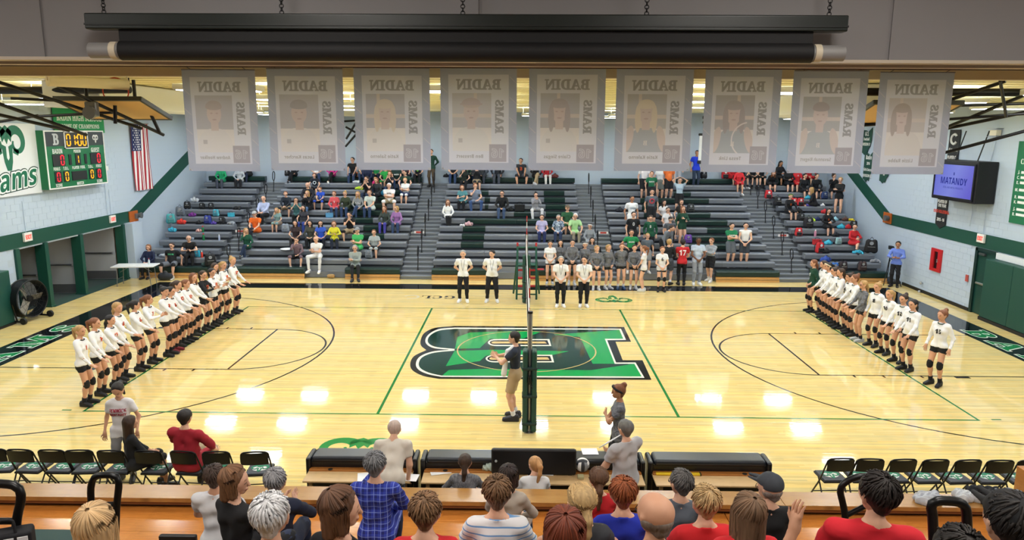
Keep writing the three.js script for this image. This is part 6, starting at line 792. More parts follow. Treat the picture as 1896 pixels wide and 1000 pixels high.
{
  tag(mesh('hand_bag', geo(surf([{ a: [-0.08, 0.1, 0], b: [0.08, 0.1, 0], ra: 0.08, rb: 0.08 }], 0.025, 60)), mat(0xa88450, 0.7)), 'tan handbag on the floor beside the white-clothed man', 'bag').position.copy(FL(613, 516));
  tag(mesh('gym_bag', geo(surf([{ a: [-0.14, 0.15, 0], b: [0.14, 0.15, 0], ra: 0.15, rb: 0.14 }, { a: [0, 0.28, 0], b: [0, 0.3, 0], ra: 0.09, rb: 0.08 }], 0.025, 60)), mat(0x2a2d33, 0.8)), 'dark bag on the floor between two seated men', 'bag').position.copy(FL(307, 519));
  [[445, 428, 'left'], [776, 430, 'left-centre'], [1117, 431, 'right-centre'], [1450, 436, 'right']].forEach(([u, v, n], i) => { const p = atZ(u, v, rowZ(5) + 0.3), t = thing('aisle_notice', ['red and white step notice in the aisle beside left bags', 'red and white step notice in the aisle left of officials', 'red and white step notice in the aisle by green-shirted elder', 'red and white step notice in the aisle by red bags'][i], 'sign', [p.x, p.y, p.z]); mesh('notice_board', bx(0.42, 0.1, 0.02, 0, 0, 0), mat(0xe6e2de, 0.6), t); mesh('red_band', bx(0.26, 0.075, 0.024, 0, 0, 0.0), mat(0xb8382c, 0.6), t); });
  const pl = atY(526, 465.5, rowY(2)); tag(mesh('paper_plate', new THREE.CylinderGeometry(0.3, 0.26, 0.03, 20), mat(0xeef0f0, 0.6)), 'white round disc lying on the bench', 'disc').position.set(pl.x, rowY(2) + 0.02, rowZ(2) - 0.12);
}
// ---------- the people ----------
const W = 0xe9e9ec, BK = 0x15161a, NV = 0x1f2740, JN = 0x2f4468, KH = 0xb09a78, GY = 0x8a8f96, DG = 0x174a38, RJ = 0xc8262e, TEE = c => ({ c, sl: 0.55, hem: 0.1 }), LS = c => ({ c, sl: 1.95, hem: 0.1 }), PANTS = c => ({ c, len: 1.93 }), SH = c => ({ c, len: 0.85, loose: 0.014 }), SP = c => ({ c, len: 0.38, loose: 0.005 });
const HB = 0x3a281c, HK = 0x1d1613, HY = 0xb08a55, HG = 0x9b9a98, HR = 0x7a4a2c, HW_ = 0xd8d8d6;
const A2 = a => [a, a];
const SG = 'spectators seated on the far bleachers', TG = 'spectators standing on the far bleachers';
// seated on row k of the far bleachers at photo column u
function S(u, k, o, label) { const y = rowY(k), z = rowZ(k) - 0.14, s = (o.H || 1.7) / 1.72; person({ lod: 2, pose: 'sit', lean: o.lean ?? rr(0.02, 0.2), hy: o.hy ?? rr(-0.3, 0.3), group: SG, yaw: o.yaw ?? rr(-0.25, 0.25), shoe: o.shoe ?? (rnd() < 0.4 ? 0xd8d8d8 : 0x22242a), bottom: PANTS(JN), ...o, at: [xAt(u, y + 0.4, z), y, z], label }); }
// standing on the footboard of row k
function U(u, k, o, label) { const y = k * 0.26 + 0.0, z = rowZ(k) + 0.18; person({ lod: 2, group: TG, bottom: SH(BK), shoe: 0xd8d8d8, yaw: rr(-0.25, 0.25), ...o, at: [xAt(u, y + 0.9, z), y, z], label }); }
const M = { sex: 'm', H: 1.78, hair: 'short' }, F = { sex: 'f', H: 1.66, hair: 'long' };
// left bank and left-centre bank
S(411, 11, { ...F, hair: 'short', hc: HG, top: LS(0x1fa26a), arms: A2('lap'), bottom: PANTS(0x4a4f5a) }, 'grey-haired woman in green jacket seated on left bank');
S(444, 11, { ...F, hc: HR, top: LS(0xb5bac0), arms: A2('lap'), bottom: PANTS(BK), hy: -0.5 }, 'auburn-haired woman in pale grey hoodie on left bank');
S(461, 12, { ...F, hc: HK, top: TEE(BK), arms: ['lap', 'chin'], bottom: PANTS(NV), skin: 2 }, 'black-clad person on the top bench behind the grey hoodie');
S(544, 12, { ...F, hc: HB, top: LS(BK), arms: A2('lap'), bottom: PANTS(BK), legs: 'cross' }, 'black-clad woman with crossed legs on the top bench');
S(586, 12, { ...M, top: TEE(W), arms: A2('lap'), bottom: PANTS(JN) }, 'man in white shirt and jeans on the top bench'); S(615, 12, { ...F, top: LS(0xd32a8c), arms: A2('lap'), bottom: PANTS(BK), legs: 'cross' }, 'person in bright pink top on the top bench');
S(654, 12, { ...M, hc: HK, top: TEE(BK), arms: A2('knees'), bottom: PANTS(JN) }, 'man in black shirt and jeans at the banner gap, top bench'); S(677, 12, { ...M, top: TEE(BK), arms: A2('fold'), bottom: PANTS(JN) }, 'man in black shirt with clasped hands right of banner gap'); S(697, 12, { ...M, top: TEE(0x2a9a58), arms: A2('lap'), bottom: PANTS(NV) }, 'person in green shirt on top bench under third banner'); S(721, 12, { ...M, top: TEE(0xa82430), arms: A2('cross'), bottom: SH(0xc9b9a5) }, 'person in dark red shirt on top bench under third banner'); S(748, 12, { ...F, top: LS(0xb01a44), arms: A2('lap') }, 'person in crimson top on top bench under third banner'); S(774, 12, { ...F, top: TEE(BK), arms: A2('lap'), bottom: PANTS(BK), print: { t: 'B', color: 0x7ee03a, size: 0.14, y: 0.28 } }, 'person in black shirt with neon print on top bench');
S(583, 10, { ...M, H: 1.45, hc: HR, top: TEE(0x151a26), arms: A2('knee1'), bottom: SH(0x3b4048), print: { t: s => new THREE.TorusGeometry(s, s * 0.3, 5, 16), size: 0.075, color: 0xcfd6da, y: 0.3 } }, 'boy in navy shirt with round print on left-centre bank'); S(571, 8, { ...M, hair: 'bald', hc: HW_, top: LS(0x1a1d26), arms: A2('lap'), bottom: PANTS(0x20222a) }, 'balding man in dark suit behind fair-haired woman'); S(571, 7, { ...F, hc: HY, top: LS(BK), arms: A2('mouth'), bottom: PANTS(0x5a78a0) }, 'fair-haired woman in black with hands at her mouth'); S(595, 8, { ...M, H: 1.4, hc: HR, top: TEE(0x2b55c8), arms: A2('fold'), bottom: SH(BK), legs: 'apart', print: { t: 'X', color: 0xdfe6f2, size: 0.1, y: 0.3 } }, 'boy in royal blue shirt beside the suited man');
S(531, 7, { ...M, H: 1.6, hc: HR, top: LS(0x1f2833), arms: A2('fold'), bottom: SH(KH), legs: 'apart' }, 'boy in dark jacket and khaki shorts on left-centre bank'); S(490, 6, { ...M, wide: 1.25, hair: 'bald', hc: HG, top: { c: 0xb4bfe0, sl: 1.7, hem: 0.08 }, arms: A2('fold'), bottom: PANTS(BK) }, 'bald man in pale blue dress shirt by the left aisle'); S(475, 4, { ...M, hc: HB, hat: 0xb0b0b0, wide: 1.1, top: TEE(0xe8691c), arms: A2('fold'), bottom: PANTS(0x1d2230), legs: 'cross' }, 'man in orange shirt and grey cap by the left aisle'); S(515, 5, { ...F, H: 1.45, hc: HY, top: TEE(0x7a9a9a), arms: ['chin', 'lap'], bottom: SH(0x9a8a7a) }, 'fair-haired girl in pale teal top with hand at chin'); S(549, 6, { ...F, hc: HK, top: TEE(0x3f6a6a), arms: A2('chin'), bottom: PANTS(BK) }, 'dark-haired woman in teal top resting chin on hands'); S(564, 5, { ...F, hc: HK, top: TEE(0x3a3a42), arms: A2('knee1'), bottom: PANTS(0x2c4290) }, 'dark-haired woman in charcoal shirt and blue jeans');
S(620, 7, { ...F, hc: HR, hair: 'pony', top: LS(0xd8565e), arms: A2('lap'), print: { t: 'V', color: 0xf0e0e0, size: 0.1 } }, 'woman in coral sweatshirt on left-centre bank'); S(641, 7, { ...F, hc: HY, hair: 'bun', top: LS(0x36402e), arms: A2('lap') }, 'fair-haired woman in olive top beside coral sweatshirt'); S(664, 7, { ...F, hc: HY, top: LS(0x8c9094), arms: A2('lap'), legs: 'cross', print: { t: 'MSU', color: 0xf2f2f2, size: 0.1, y: 0.28 } }, 'fair-haired woman in grey printed shirt with crossed ankles'); S(687, 7, { ...M, hc: HR, top: { c: 0xc9d6cf, sl: 0.6, hem: 0.1 }, arms: A2('fold'), wide: 1.1 }, 'man in pale green short-sleeved button shirt');
S(594, 3, { ...F, hc: HK, top: TEE(0x2f56c0), arms: A2('lap'), bottom: PANTS(0x1a1c24) }, 'dark-haired woman in royal blue top on left-centre bank'); S(575, 3, { ...F, hc: HK, top: LS(0x3f4038), arms: A2('lap'), bottom: PANTS(BK) }, 'long-haired woman in dark olive jacket beside blue top'); S(619, 3, { ...F, hc: HR, hair: 'bob', top: LS(0xd9d236), arms: A2('clap'), bottom: PANTS(0x222a3c) }, 'woman in yellow jacket clapping on left-centre bank'); S(648, 4, { ...M, hc: HK, top: TEE(BK), arms: A2('mouth'), bottom: SH(KH), legs: 'apart' }, 'man in black shirt and khaki shorts covering his mouth'); S(664, 2, { ...M, hair: 'bald', hc: HG, hat: 0x8b8f93, top: TEE(0x45b868), arms: A2('cross'), bottom: PANTS(0x555a60) }, 'older man in bright green shirt and grey cap'); S(548, 3, { ...F, hc: HK, top: TEE(0x33262a), arms: A2('lap'), bottom: PANTS(BK) }, 'dark-haired woman in black shirt behind hoodie boy'); S(550, 1, { ...M, H: 1.62, hc: HB, top: LS(0x6f5a62), arms: ['mouth', 'lap'], bottom: SH(BK), legs: 'apart', sock: W, shoe: 0x9a5a70, yaw: 0.1 }, 'boy with hand over mouth in black shorts and white socks'); S(457, 2, { ...F, hc: HY, top: LS(0x17503a), arms: ['chin', 'lap'], bottom: PANTS(0x20304a), legs: 'cross', hy: 0.5 }, 'fair-haired woman in dark green sweater with crossed legs');
S(588, 1, { ...M, hair: 'bald', hc: HW_, top: TEE(0xefefef), arms: A2('cross'), bottom: { c: 0xe6e6e6, len: 1.93 }, legs: 'apart', shoe: 0xf2f2f2, drop: 0.66, at0: 1 }, 'older man dressed all in white seated at bench front'); S(658, 0, { ...M, hc: HG, hair: 'short', top: LS(0x9aa39f), arms: A2('cross'), bottom: PANTS(0x1c1d22), legs: 'fwd' }, 'older man in grey shirt with crossed arms, lowest bench'); S(694, 2, { ...F, hair: 'short', hc: HR, top: TEE(0xaab4b6), arms: A2('lap'), bottom: SH(BK), wide: 1.1 }, 'short-haired woman in grey shirt and black shorts');
S(680, 11, { ...M, hc: HB, top: LS(0x1d2745), arms: A2('fold'), bottom: PANTS(0x20242e), hy: 0.3 }, 'man in navy jacket on upper left-centre bank'); S(696, 10, { ...F, H: 1.15, hair: 'bob', hc: HY, top: TEE(0xd8327c), arms: A2('lap') }, 'small child in hot pink top among upper rows'); S(714, 11, { ...M, H: 1.55, hc: HB, top: TEE(0x27a046), arms: A2('lap'), bottom: SH(0x8a8d90) }, 'boy in bright green shirt on upper rows'); S(734, 11, { ...M, hc: HK, top: TEE(0x14302a), arms: A2('fold'), bottom: PANTS(JN), print: { t: 'BADIN', color: 0xe8ece8, size: 0.06 } }, 'dark-haired man in dark green printed shirt'); S(755, 12, { ...M, hair: 'bald', hc: HG, top: TEE(0x1a1d28), arms: A2('knees'), bottom: PANTS(BK), lean: 0.4 }, 'bald man in dark shirt leaning forward on top rows'); S(751, 10, { ...M, hc: HK, top: TEE(0x16352a), arms: A2('knee1'), bottom: PANTS(0x2c4a80), hy: -0.9, print: { t: 'BR', color: 0xdfe6e0, size: 0.09 } }, 'man in dark green shirt turned sideways by the aisle'); S(723, 10, { ...F, hc: HR, top: TEE(0x22242a), arms: A2('chin') }, 'brown-haired girl behind the white-haired man');
S(681, 9, { ...M, hc: HB, top: TEE(BK), arms: A2('mouth'), bottom: PANTS(0x2a3a52) }, 'man in black shirt clapping beside neon jacket'); S(699, 9, { ...F, hair: 'bob', hc: HR, top: LS(0x2a2f33), arms: A2('lap'), bottom: PANTS(BK) }, 'woman in dark camouflage jacket left of white-haired man'); S(721, 8, { ...M, hair: 'short', hc: HW_, wide: 1.2, top: TEE(0xf0f0ee), arms: A2('cross'), bottom: SH(0xa99a78), legs: 'apart', print: { t: 'BADIN', color: 0x2a3038, size: 0.05, y: 0.36 } }, 'white-haired man in white shirt and khaki shorts'); S(751, 9, { ...F, hair: 'short', hc: HY, top: TEE(0xe6e6e4), arms: A2('cross'), bottom: SH(0x27345a) }, 'fair short-haired woman in white shirt and navy shorts'); S(714, 5, { ...F, hc: HR, top: LS(0x3a4440), arms: A2('lap'), bottom: PANTS(0x4a45a0) }, 'brown-haired woman in dark top and violet jeans'); S(735, 5, { ...F, hc: HY, hair: 'bob', top: LS(0x9a6fa8), arms: A2('lap'), hy: -0.6 }, 'fair-haired woman in mauve sweater by the aisle');
U(799, 12, { ...M, top: LS(0x143a2c), bottom: PANTS(0x4a3c2c), arms: A2('behind'), shoe: 0x1c1a18 }, 'man in brown trousers standing at the aisle top');
// centre bank
S(840, 12, { ...M, hc: HK, top: TEE(BK), arms: A2('fold') }, 'man in black shirt and jeans on top centre bench'); S(865, 12, { ...F, hc: HB, top: TEE(0x1b1714), arms: A2('lap'), bottom: PANTS(BK), print: { t: 'B', color: 0xd8862a, size: 0.13 } }, 'woman in black shirt with orange print on top bench'); S(876, 12, { ...F, top: LS(0x1a6a48), arms: A2('lap') }, 'person in green jacket beside orange print shirt'); S(894, 12, { ...M, top: LS(0x3f444c), arms: A2('lap'), bottom: PANTS(0x3a3f48), collar: 0xf2f2f2 }, 'person in grey suit on top centre bench'); S(922, 12, { ...M, wide: 1.15, top: LS(0x23262c), arms: A2('knee1'), bottom: PANTS(0x454a54) }, 'person in charcoal trousers under fourth banner'); S(964, 12, { ...M, wide: 1.2, hc: HK, skin: 1, top: TEE(0x2e3136), arms: A2('knees'), bottom: SH(0x5a5f66), legs: 'apart', print: { t: 'B', color: 0xd85a28, size: 0.15, f: serif } }, 'large man in charcoal shirt with orange letter'); S(992, 12, { ...M, top: LS(0x1c1a1a), arms: A2('lap'), bottom: PANTS(KH), legs: 'cross' }, 'person in black top and tan trousers on top bench'); S(1012, 12, { ...F, top: LS(0xb52a34), arms: A2('lap'), bottom: PANTS(0xe6e4e0) }, 'person in red jacket and white trousers on top bench');
S(861, 11, { ...F, hc: HK, top: TEE(0x1c2620), arms: ['chin', 'lap'], bottom: PANTS(BK) }, 'dark-haired woman in black with hand at chin, upper centre'); S(882, 11, { ...M, hc: HB, top: LS(0x23262b), arms: A2('mouth'), bottom: SH(KH) }, 'man in dark jacket covering his mouth, upper centre'); S(857, 8, { ...F, hair: 'bob', hc: HR, wide: 1.15, top: TEE(0x4f8a94), arms: ['heart', 'lap'], bottom: PANTS(BK), hy: 0.4 }, 'woman in teal patterned top and black trousers'); S(880, 8, { ...M, hc: HR, top: TEE(0x7b869a), arms: ['mouth', 'lap'], bottom: PANTS(0x35507e), legs: 'apart' }, 'man in grey-blue shirt and jeans, hand at mouth'); S(829, 6, { ...F, H: 1.6, hc: HR, top: LS(0xf0f0ee), arms: A2('lap'), bottom: PANTS(BK), shoe: 0xe9e9e9, legs: 'close' }, 'long-haired girl in white top alone by the aisle'); S(930, 7, { ...M, hc: HK, top: LS(0x15171b), arms: A2('lap'), bottom: PANTS(0x3f5578), glasses: 1 }, 'man in black jacket alone on the centre bench'); S(991, 7, { ...F, hc: HK, hair: 'bun', top: { c: 'check', sl: 1.95, hem: 0.1 }, arms: A2('mouth'), bottom: PANTS(0xdadade), legs: 'apart' }, 'woman in checked shirt and white trousers, hands at mouth');
S(1003, 4, { ...F, hair: 'pony', hc: HB, wide: 1.2, top: TEE(0xb9b4d8), arms: A2('lap'), bottom: PANTS(0x25305e) }, 'woman in lavender shirt and navy trousers'); S(1034, 4, { ...F, hair: 'short', hc: HG, wide: 1.1, top: { c: 'floral', sl: 0.8, hem: 0.1 }, arms: A2('lap'), bottom: PANTS(0x2a3a5a), glasses: 1 }, 'grey-haired woman in blue patterned blouse'); S(1050, 5, { ...M, hc: HB, hat: 0x6a5a48, top: TEE(0x2a5a3a), arms: A2('lap'), bottom: SH(KH) }, 'man in green shirt and brown cap behind the elders'); S(1064, 4, { ...M, hair: 'short', hc: HW_, top: { c: 0xa9d69a, sl: 0.7, hem: 0.1 }, arms: A2('knee1'), bottom: PANTS(0x9a927e) }, 'white-haired man in pale green shirt'); S(1092, 3, { ...F, H: 1.6, hc: HB, hair: 'pony', band: 0xf0f0f0, top: LS(0x8f959c), arms: A2('lap'), bottom: SP(BK) }, 'seated girl in grey jacket with white headband');
// right-centre bank: students
U(1193, 10, { ...M, H: 1.78, hc: HB, top: TEE(0xe8e4e6), bottom: SH(BK), arms: ['down', 'clasp'], glasses: 1 }, 'boy in white shirt and black shorts, highest student row'); U(1206, 9, { ...M, H: 1.68, hc: HR, top: TEE(0x1a6a48), bottom: SH(BK), arms: A2('down'), print: { t: 'BADIN', color: 0xf0f0f0, size: 0.07 } }, 'boy in green printed shirt beside white-shirted boy'); U(1222, 10, { ...F, H: 1.72, hc: HY, hair: 'bob', top: { c: 0xdfe3e6, sl: 0.5, hem: 0.22 }, bottom: SH(0x6a6f6a), arms: A2('down'), hy: -0.7 }, 'fair-haired girl in long white shirt'); U(1238, 10, { ...M, H: 1.8, hc: HK, wide: 1.15, top: { c: 0xf07a38, sl: 0.6, hem: 0.16 }, bottom: SH(BK), arms: A2('down'), sock: W }, 'boy in bright orange shirt and black shorts'); U(1258, 8, { ...F, H: 1.7, hc: HB, hair: 'pony', top: TEE(0xb9cfe2), bottom: SH(BK), arms: A2('head') }, 'girl in pale blue shirt with hands on head'); U(1206, 6, { ...M, H: 1.8, hc: HK, top: { c: 0x56606c, sl: 0.6, hem: 0.14 }, bottom: SH(BK), arms: A2('down'), print: { t: s => new THREE.TorusGeometry(s, s * 0.28, 5, 18), size: 0.085, color: 0xc23a40, y: 0.32 } }, 'boy in slate shirt with red roundel print'); U(1169, 5, { ...M, H: 1.82, skin: 2, hc: HK, top: { c: 0xeceef0, sl: 0.6, hem: 0.16 }, bottom: PANTS(BK), arms: A2('down'), print: { t: 'TIGERS', color: 0x8a98a8, size: 0.06, y: 0.32 } }, 'boy in white printed shirt above the black-shirted boy'); U(1172, 3, { ...M, H: 1.8, hc: HK, top: { c: 0x17181b, sl: 0.6, hem: 0.14 }, bottom: PANTS(BK), arms: A2('down'), print: { t: '0', color: 0xd8dadc, size: 0.13 } }, 'boy in black shirt with white zero print'); U(1204, 3, { ...M, H: 1.66, hc: HB, wide: 1.1, top: LS(0x145038), bottom: PANTS(BK), arms: A2('down'), hp: 0.3, print: { t: 'B', color: 0xd8dcd8, size: 0.11 } }, 'boy in dark green hoodie looking down'); S(1228, 6, { ...F, hc: HK, top: TEE(0xe6e6e8), arms: A2('lap'), bottom: SH(BK) }, 'seated student in white shirt behind roundel boy'); S(1236, 5, { ...F, hc: HB, hair: 'pony', top: TEE(0xe2e4e8), arms: ['lap', 'chin'], bottom: SP(BK) }, 'seated girl in white shirt beside green-hooded girl'); U(1260, 5, { ...F, H: 1.68, hc: HB, top: TEE(0x23211f), bottom: SP(BK), arms: A2('down') }, 'long-haired girl in black behind green-hooded girl'); U(1263, 4, { ...F, H: 1.72, hc: HR, top: { c: 0x14402f, sl: 1.95, hem: 0.16 }, bottom: SP(BK), arms: ['down', 'heart'] }, 'girl in dark green hooded top with bare legs'); U(1228, 2, { ...M, H: 1.76, hc: HB, top: LS(0x757d88), bottom: SH(BK), lean: 0.6, arms: ['low', 'low'], yaw: 0.7 }, 'boy in grey shirt bending over beside dark hoodie'); U(1240, 3, { ...M, H: 1.6, hc: HK, top: TEE(0x565a62), bottom: SH(BK), arms: A2('down'), hp: 0.5 }, 'dark-haired boy in grey behind the bending boy'); U(1168, 1, { ...M, H: 1.74, hc: HB, skin: 1, wide: 1.1, top: TEE(0x1d8a50), bottom: SH(BK), arms: A2('hips'), print: { t: 'BADIN', color: 0xe8ece8, size: 0.06 } }, 'man in kelly green shirt behind grey-jacketed players'); U(1198, 1, { ...M, H: 1.6, hc: HY, top: TEE(0x5b6570), bottom: SH(GY), arms: A2('down') }, 'fair-haired boy in slate shirt behind the players');
S(1356, 12, { ...F, hc: HR, hair: 'pony', top: LS(RJ), arms: A2('lap'), bottom: SP(BK), pads: 1 }, 'girl in red jersey on the top bench by red bag'); S(1368, 11, { ...F, hc: HB, hair: 'pony', top: LS(RJ), arms: A2('lap'), bottom: SP(RJ), pads: 0, skin: 1 }, 'girl in red jersey on the row below the top'); U(1289, 12, { ...M, H: 1.8, skin: 2, hc: HK, top: TEE(0x1f3fd0), bottom: PANTS(0x2b3a50), arms: ['down', 'chin'], hy: -0.6 }, 'man in royal blue shirt standing on the top row'); U(1254, 12, { ...M, H: 1.75, top: TEE(0x8f98a6), bottom: PANTS(0xb8bcc4), arms: A2('down') }, 'person in pale trousers standing under sixth banner');
// right bank: visiting team in red and black
const RT = { ...F, H: 1.68, bottom: SP(BK), sock: BK };
S(1374, 12, { ...RT, top: TEE(BK), arms: A2('lap'), hair: 'pony', hc: HB }, 'girl with bare legs under seventh banner, first of three'); S(1394, 12, { ...RT, top: TEE(BK), arms: A2('lap'), hair: 'pony', hc: HY }, 'girl with bare legs under seventh banner, second of three'); S(1410, 12, { ...RT, top: TEE(BK), arms: A2('lap'), hair: 'long', hc: HK }, 'girl with bare legs under seventh banner, third of three'); S(1443, 12, { ...RT, skin: 2, hc: HK, top: LS(BK), arms: A2('phone'), hp: 0.3 }, 'dark-skinned girl in black top on high right bench'); S(1430, 11, { ...RT, hc: HR, top: LS(BK), arms: A2('lap'), lean: 0.7, hp: 0.3 }, 'brown-haired girl in black bent forward on right bank'); S(1459, 11, { ...RT, hc: HK, hair: 'pony', top: LS(BK), arms: A2('phone'), hy: -0.3 }, 'girl in black reading beside a red jersey'); S(1476, 11, { ...RT, hc: HB, hair: 'bun', top: LS(RJ), arms: A2('lap'), print: { t: 'V', color: 0xf2e6e6, size: 0.08, y: 0.4 } }, 'girl in red jersey between black tops, right bank'); S(1467, 12, { ...RT, hc: HK, top: TEE(BK), arms: A2('lap') }, 'person in black under eighth banner'); S(1498, 12, { ...RT, hc: HB, hair: 'pony', band: 0x6a8a8a, top: LS(RJ), arms: A2('knee1') }, 'girl in red jersey at top right bench end'); S(1488, 10, { ...RT, hc: HK, top: LS(BK), arms: A2('lap'), hair: 'pony' }, 'girl in black top left of the cyan sack'); S(1510, 10, { ...RT, hc: HB, top: LS(BK), arms: A2('lap'), hair: 'pony' }, 'girl in black top right of the cyan sack'); S(1543, 10, { ...RT, hc: HB, hair: 'bun', top: LS(BK), arms: ['mouth', 'lap'], hy: 0.6 }, 'girl in black touching her face at right wall'); U(1554, 8, { ...RT, H: 1.76, hc: HY, hair: 'lowpony', top: { c: BK, sl: 1.95, hem: 0.04 }, arms: A2('cross'), yaw: -0.5 }, 'girl in black standing against the right wall'); S(1461, 7, { ...RT, hc: HB, hair: 'pony', band: 0x5a8a3a, top: LS(BK), arms: A2('knee1'), shoe: 0xe08aa8, print: { t: '8', color: 0xd86a2a, size: 0.1 } }, 'girl in black with pink shoes by right aisle'); S(1511, 8, { ...RT, hc: HY, top: LS(BK), arms: A2('lap'), yaw: -1.9, lean: 0.3 }, 'fair long-haired girl lounging with her back turned'); S(1532, 5, { ...RT, hc: HK, top: LS(BK), arms: A2('phone'), hp: 0.2, print: { t: '5', color: 0xd86a2a, size: 0.09 } }, 'girl in black looking at her phone'); S(1580, 3, { ...RT, hc: HB, hair: 'pony', top: LS(RJ), arms: A2('phone'), legs: 'cross', hy: -0.6 }, 'girl in red jersey with crossed legs at right wall');
// floor level by the doorway and along the bleacher front
person({ ...F, lod: 2, wide: 1.3, pose: 'sit', hair: 'bob', hc: HR, top: LS(0x1a2444), bottom: PANTS(0x15161a), arms: A2('lap'), group: SG, at: [xAt(277, 0.8, -9.35), rowY(0), -9.35], label: 'woman in navy cardigan behind the folding table' }); person({ ...M, lod: 2, wide: 1.2, pose: 'sit', hc: HB, glasses: 1, lean: -0.15, top: TEE(BK), bottom: SH(0x6b7078), arms: A2('back'), legs: 'apart', group: SG, at: [xAt(318, 0.8, -9.35), rowY(0), -9.35], shoe: 0xc8c8c8, print: { t: 'BADIN', color: 0x58c08a, size: 0.06, y: 0.36 }, label: 'man in black shirt and grey shorts leaning back' }); S(352, 1, { ...M, hair: 'bald', hc: HK, top: TEE(0x111114), bottom: PANTS(0x121216), arms: A2('clap'), yaw: 0.3 }, 'man all in black with lanyard, clapping, left bank');
const FG = 'people standing along the bleacher front';
const gf = (X, Y, o, label) => { const p = FL(980 + X / 3.4475, 270 + Y / 3.4475); person({ lod: 1, group: FG, ...o, at: [p.x, 0, p.z], label }); };
const GJ = { ...F, H: 1.68, top: { c: 'heather', sl: 1.95, hem: 0.05 }, bottom: SP(BK), arms: A2('clasp'), sock: W, shoe: 0xb9bcc4 };
gf(130, 880, { ...GJ, hc: HK, hair: 'lowpony', top: TEE(W), sock: BK, hp: 0.1 }, 'girl in white jersey with dark hair, first in the line'); gf(195, 872, { ...GJ, hc: HK }, 'grey-jacketed girl half hidden behind an official'); gf(270, 888, { ...GJ, H: 1.76, hc: HK, hair: 'pony' }, 'tall grey-jacketed girl between two officials'); gf(350, 880, { ...GJ, H: 1.62, hc: HB, hair: 'pony', band: 0xe8e8e8 }, 'grey-jacketed girl behind the second right official'); gf(395, 850, { ...GJ, hc: HK }, 'dark-haired grey-jacketed girl in the second line'); gf(425, 922, { ...GJ, hc: HY, hair: 'pony', hy: 0.3 }, 'fair ponytailed girl in grey jacket beside the official'); gf(498, 914, { ...GJ, hc: HY, hair: 'pony', yaw: 0.5, arms: ['down', 'clasp'] }, 'fair-haired grey-jacketed girl turned to the right'); gf(582, 912, { ...GJ, H: 1.72, hc: HR, hair: 'pony', shoe: 0x2a4a78, arms: A2('behind') }, 'grey-jacketed girl with blue shoes'); gf(662, 915, { ...GJ, hc: HB, hair: 'lowpony' }, 'grey-jacketed girl with brown hair, legs apart'); gf(725, 928, { ...GJ, H: 1.7, hc: HR, hair: 'pony', top: TEE(W), yaw: -1.9, sock: undefined, shoe: 0xdadada }, 'girl in white jersey seen from the side'); gf(838, 930, { ...GJ, hc: HR, hair: 'pony', top: TEE(W), pads: 1, sock: BK, shoe: 0x1a1a1e, print: { t: '6', color: 0x20242a, size: 0.12 } }, 'girl in white number six jersey with knee pads'); gf(880, 888, { ...M, H: 1.78, hc: HY, top: LS(0x1b1d20), bottom: SH(0x4a4f58), yaw: 2.7, arms: A2('clasp'), sock: W }, 'fair-haired boy in black hoodie with back turned'); gf(968, 890, { ...M, H: 1.78, hc: HK, top: TEE(RJ), bottom: PANTS(BK), yaw: 3.0, arms: A2('clasp'), print: { t: '17', color: 0xf2f2f2, size: 0.2, back: true, y: 0.32 } }, 'man in red number seventeen shirt with back turned'); gf(1065, 888, { ...M, H: 1.86, skin: 3, hc: HK, top: TEE(0xbccbe0), bottom: PANTS(0x9aa0aa), arms: A2('clasp'), shoe: 0xe6e6e6 }, 'tall dark-skinned boy in pale blue shirt'); gf(1150, 868, { ...M, H: 1.74, hc: HR, top: LS(0x9aa0a8), bottom: SH(BK), arms: A2('cross'), yaw: -0.7, stride: 0.12, sock: W, shoe: 0xe2e2e2 }, 'boy in grey hoodie and black shorts with arms crossed');
U(1353, 1.75, { ...M, H: 1.78, hc: HK, top: TEE(0x1b7a4e), bottom: SH(0x5f6670), arms: A2('cross'), sock: W, print: { t: 'BADIN', color: 0xe8f0ea, size: 0.07 } }, 'boy in green shirt standing on the lowest bench'); U(1379, 1.75, { ...M, H: 1.8, hc: HK, top: { c: 0xf0f0f0, sl: 0.08, hem: 0.14 }, bottom: SH(0x3a404a), arms: A2('clasp'), shoe: 0x1c1c20 }, 'boy in sleeveless white shirt standing on the lowest bench');
person({ ...M, lod: 1, H: 1.76, skin: 2, hc: HK, top: { c: 0x6f88d8, sl: 1.7, hem: 0.06 }, bottom: PANTS(0x17181c), arms: A2('phone'), yaw: -0.6, group: FG, at: FL(1655, 531).toArray(), label: 'man in blue dress shirt beside the camera tripod' });
// officials
const OF = { ...M, lod: 1, H: 1.8, top: { c: 0xf0f0f0, sl: 0.62, hem: 0.05 }, bottom: PANTS(0x15161b), shoe: 0xeeeeee, group: 'officials in white shirts at the net' };
const of_ = (u, v, o, label) => { const p = FL(u, v); person({ ...OF, ...o, at: [p.x, 0, p.z], label, held: g => { const l = tube([[-0.06, 1.46, 0.1], [-0.03, 1.25, 0.16], [0, 1.1, 0.17], [0.03, 1.25, 0.16], [0.06, 1.46, 0.1]], 0.005, 16, 4); mesh('lanyard', l, mat(0x2a2f4a, 0.7), g); } }); };
of_(858, 559, { hc: HG, arms: A2('behind'), stance: 0.12 }, 'tall grey-haired official left of the net with hands behind'); of_(911, 559, { hc: HK, wide: 1.22, arms: A2('behind'), stance: 0.16, hy: -0.5 }, 'stocky dark-haired official left of the net'); of_(1037, 568, { hc: HG, H: 1.72, arms: A2('clasp') }, 'grey-haired official right of net with clasped hands'); of_(1080, 568, { hc: HK, H: 1.72, wide: 1.1, arms: A2('clasp'), hy: -0.4 }, 'dark-haired moustached official right of the net');
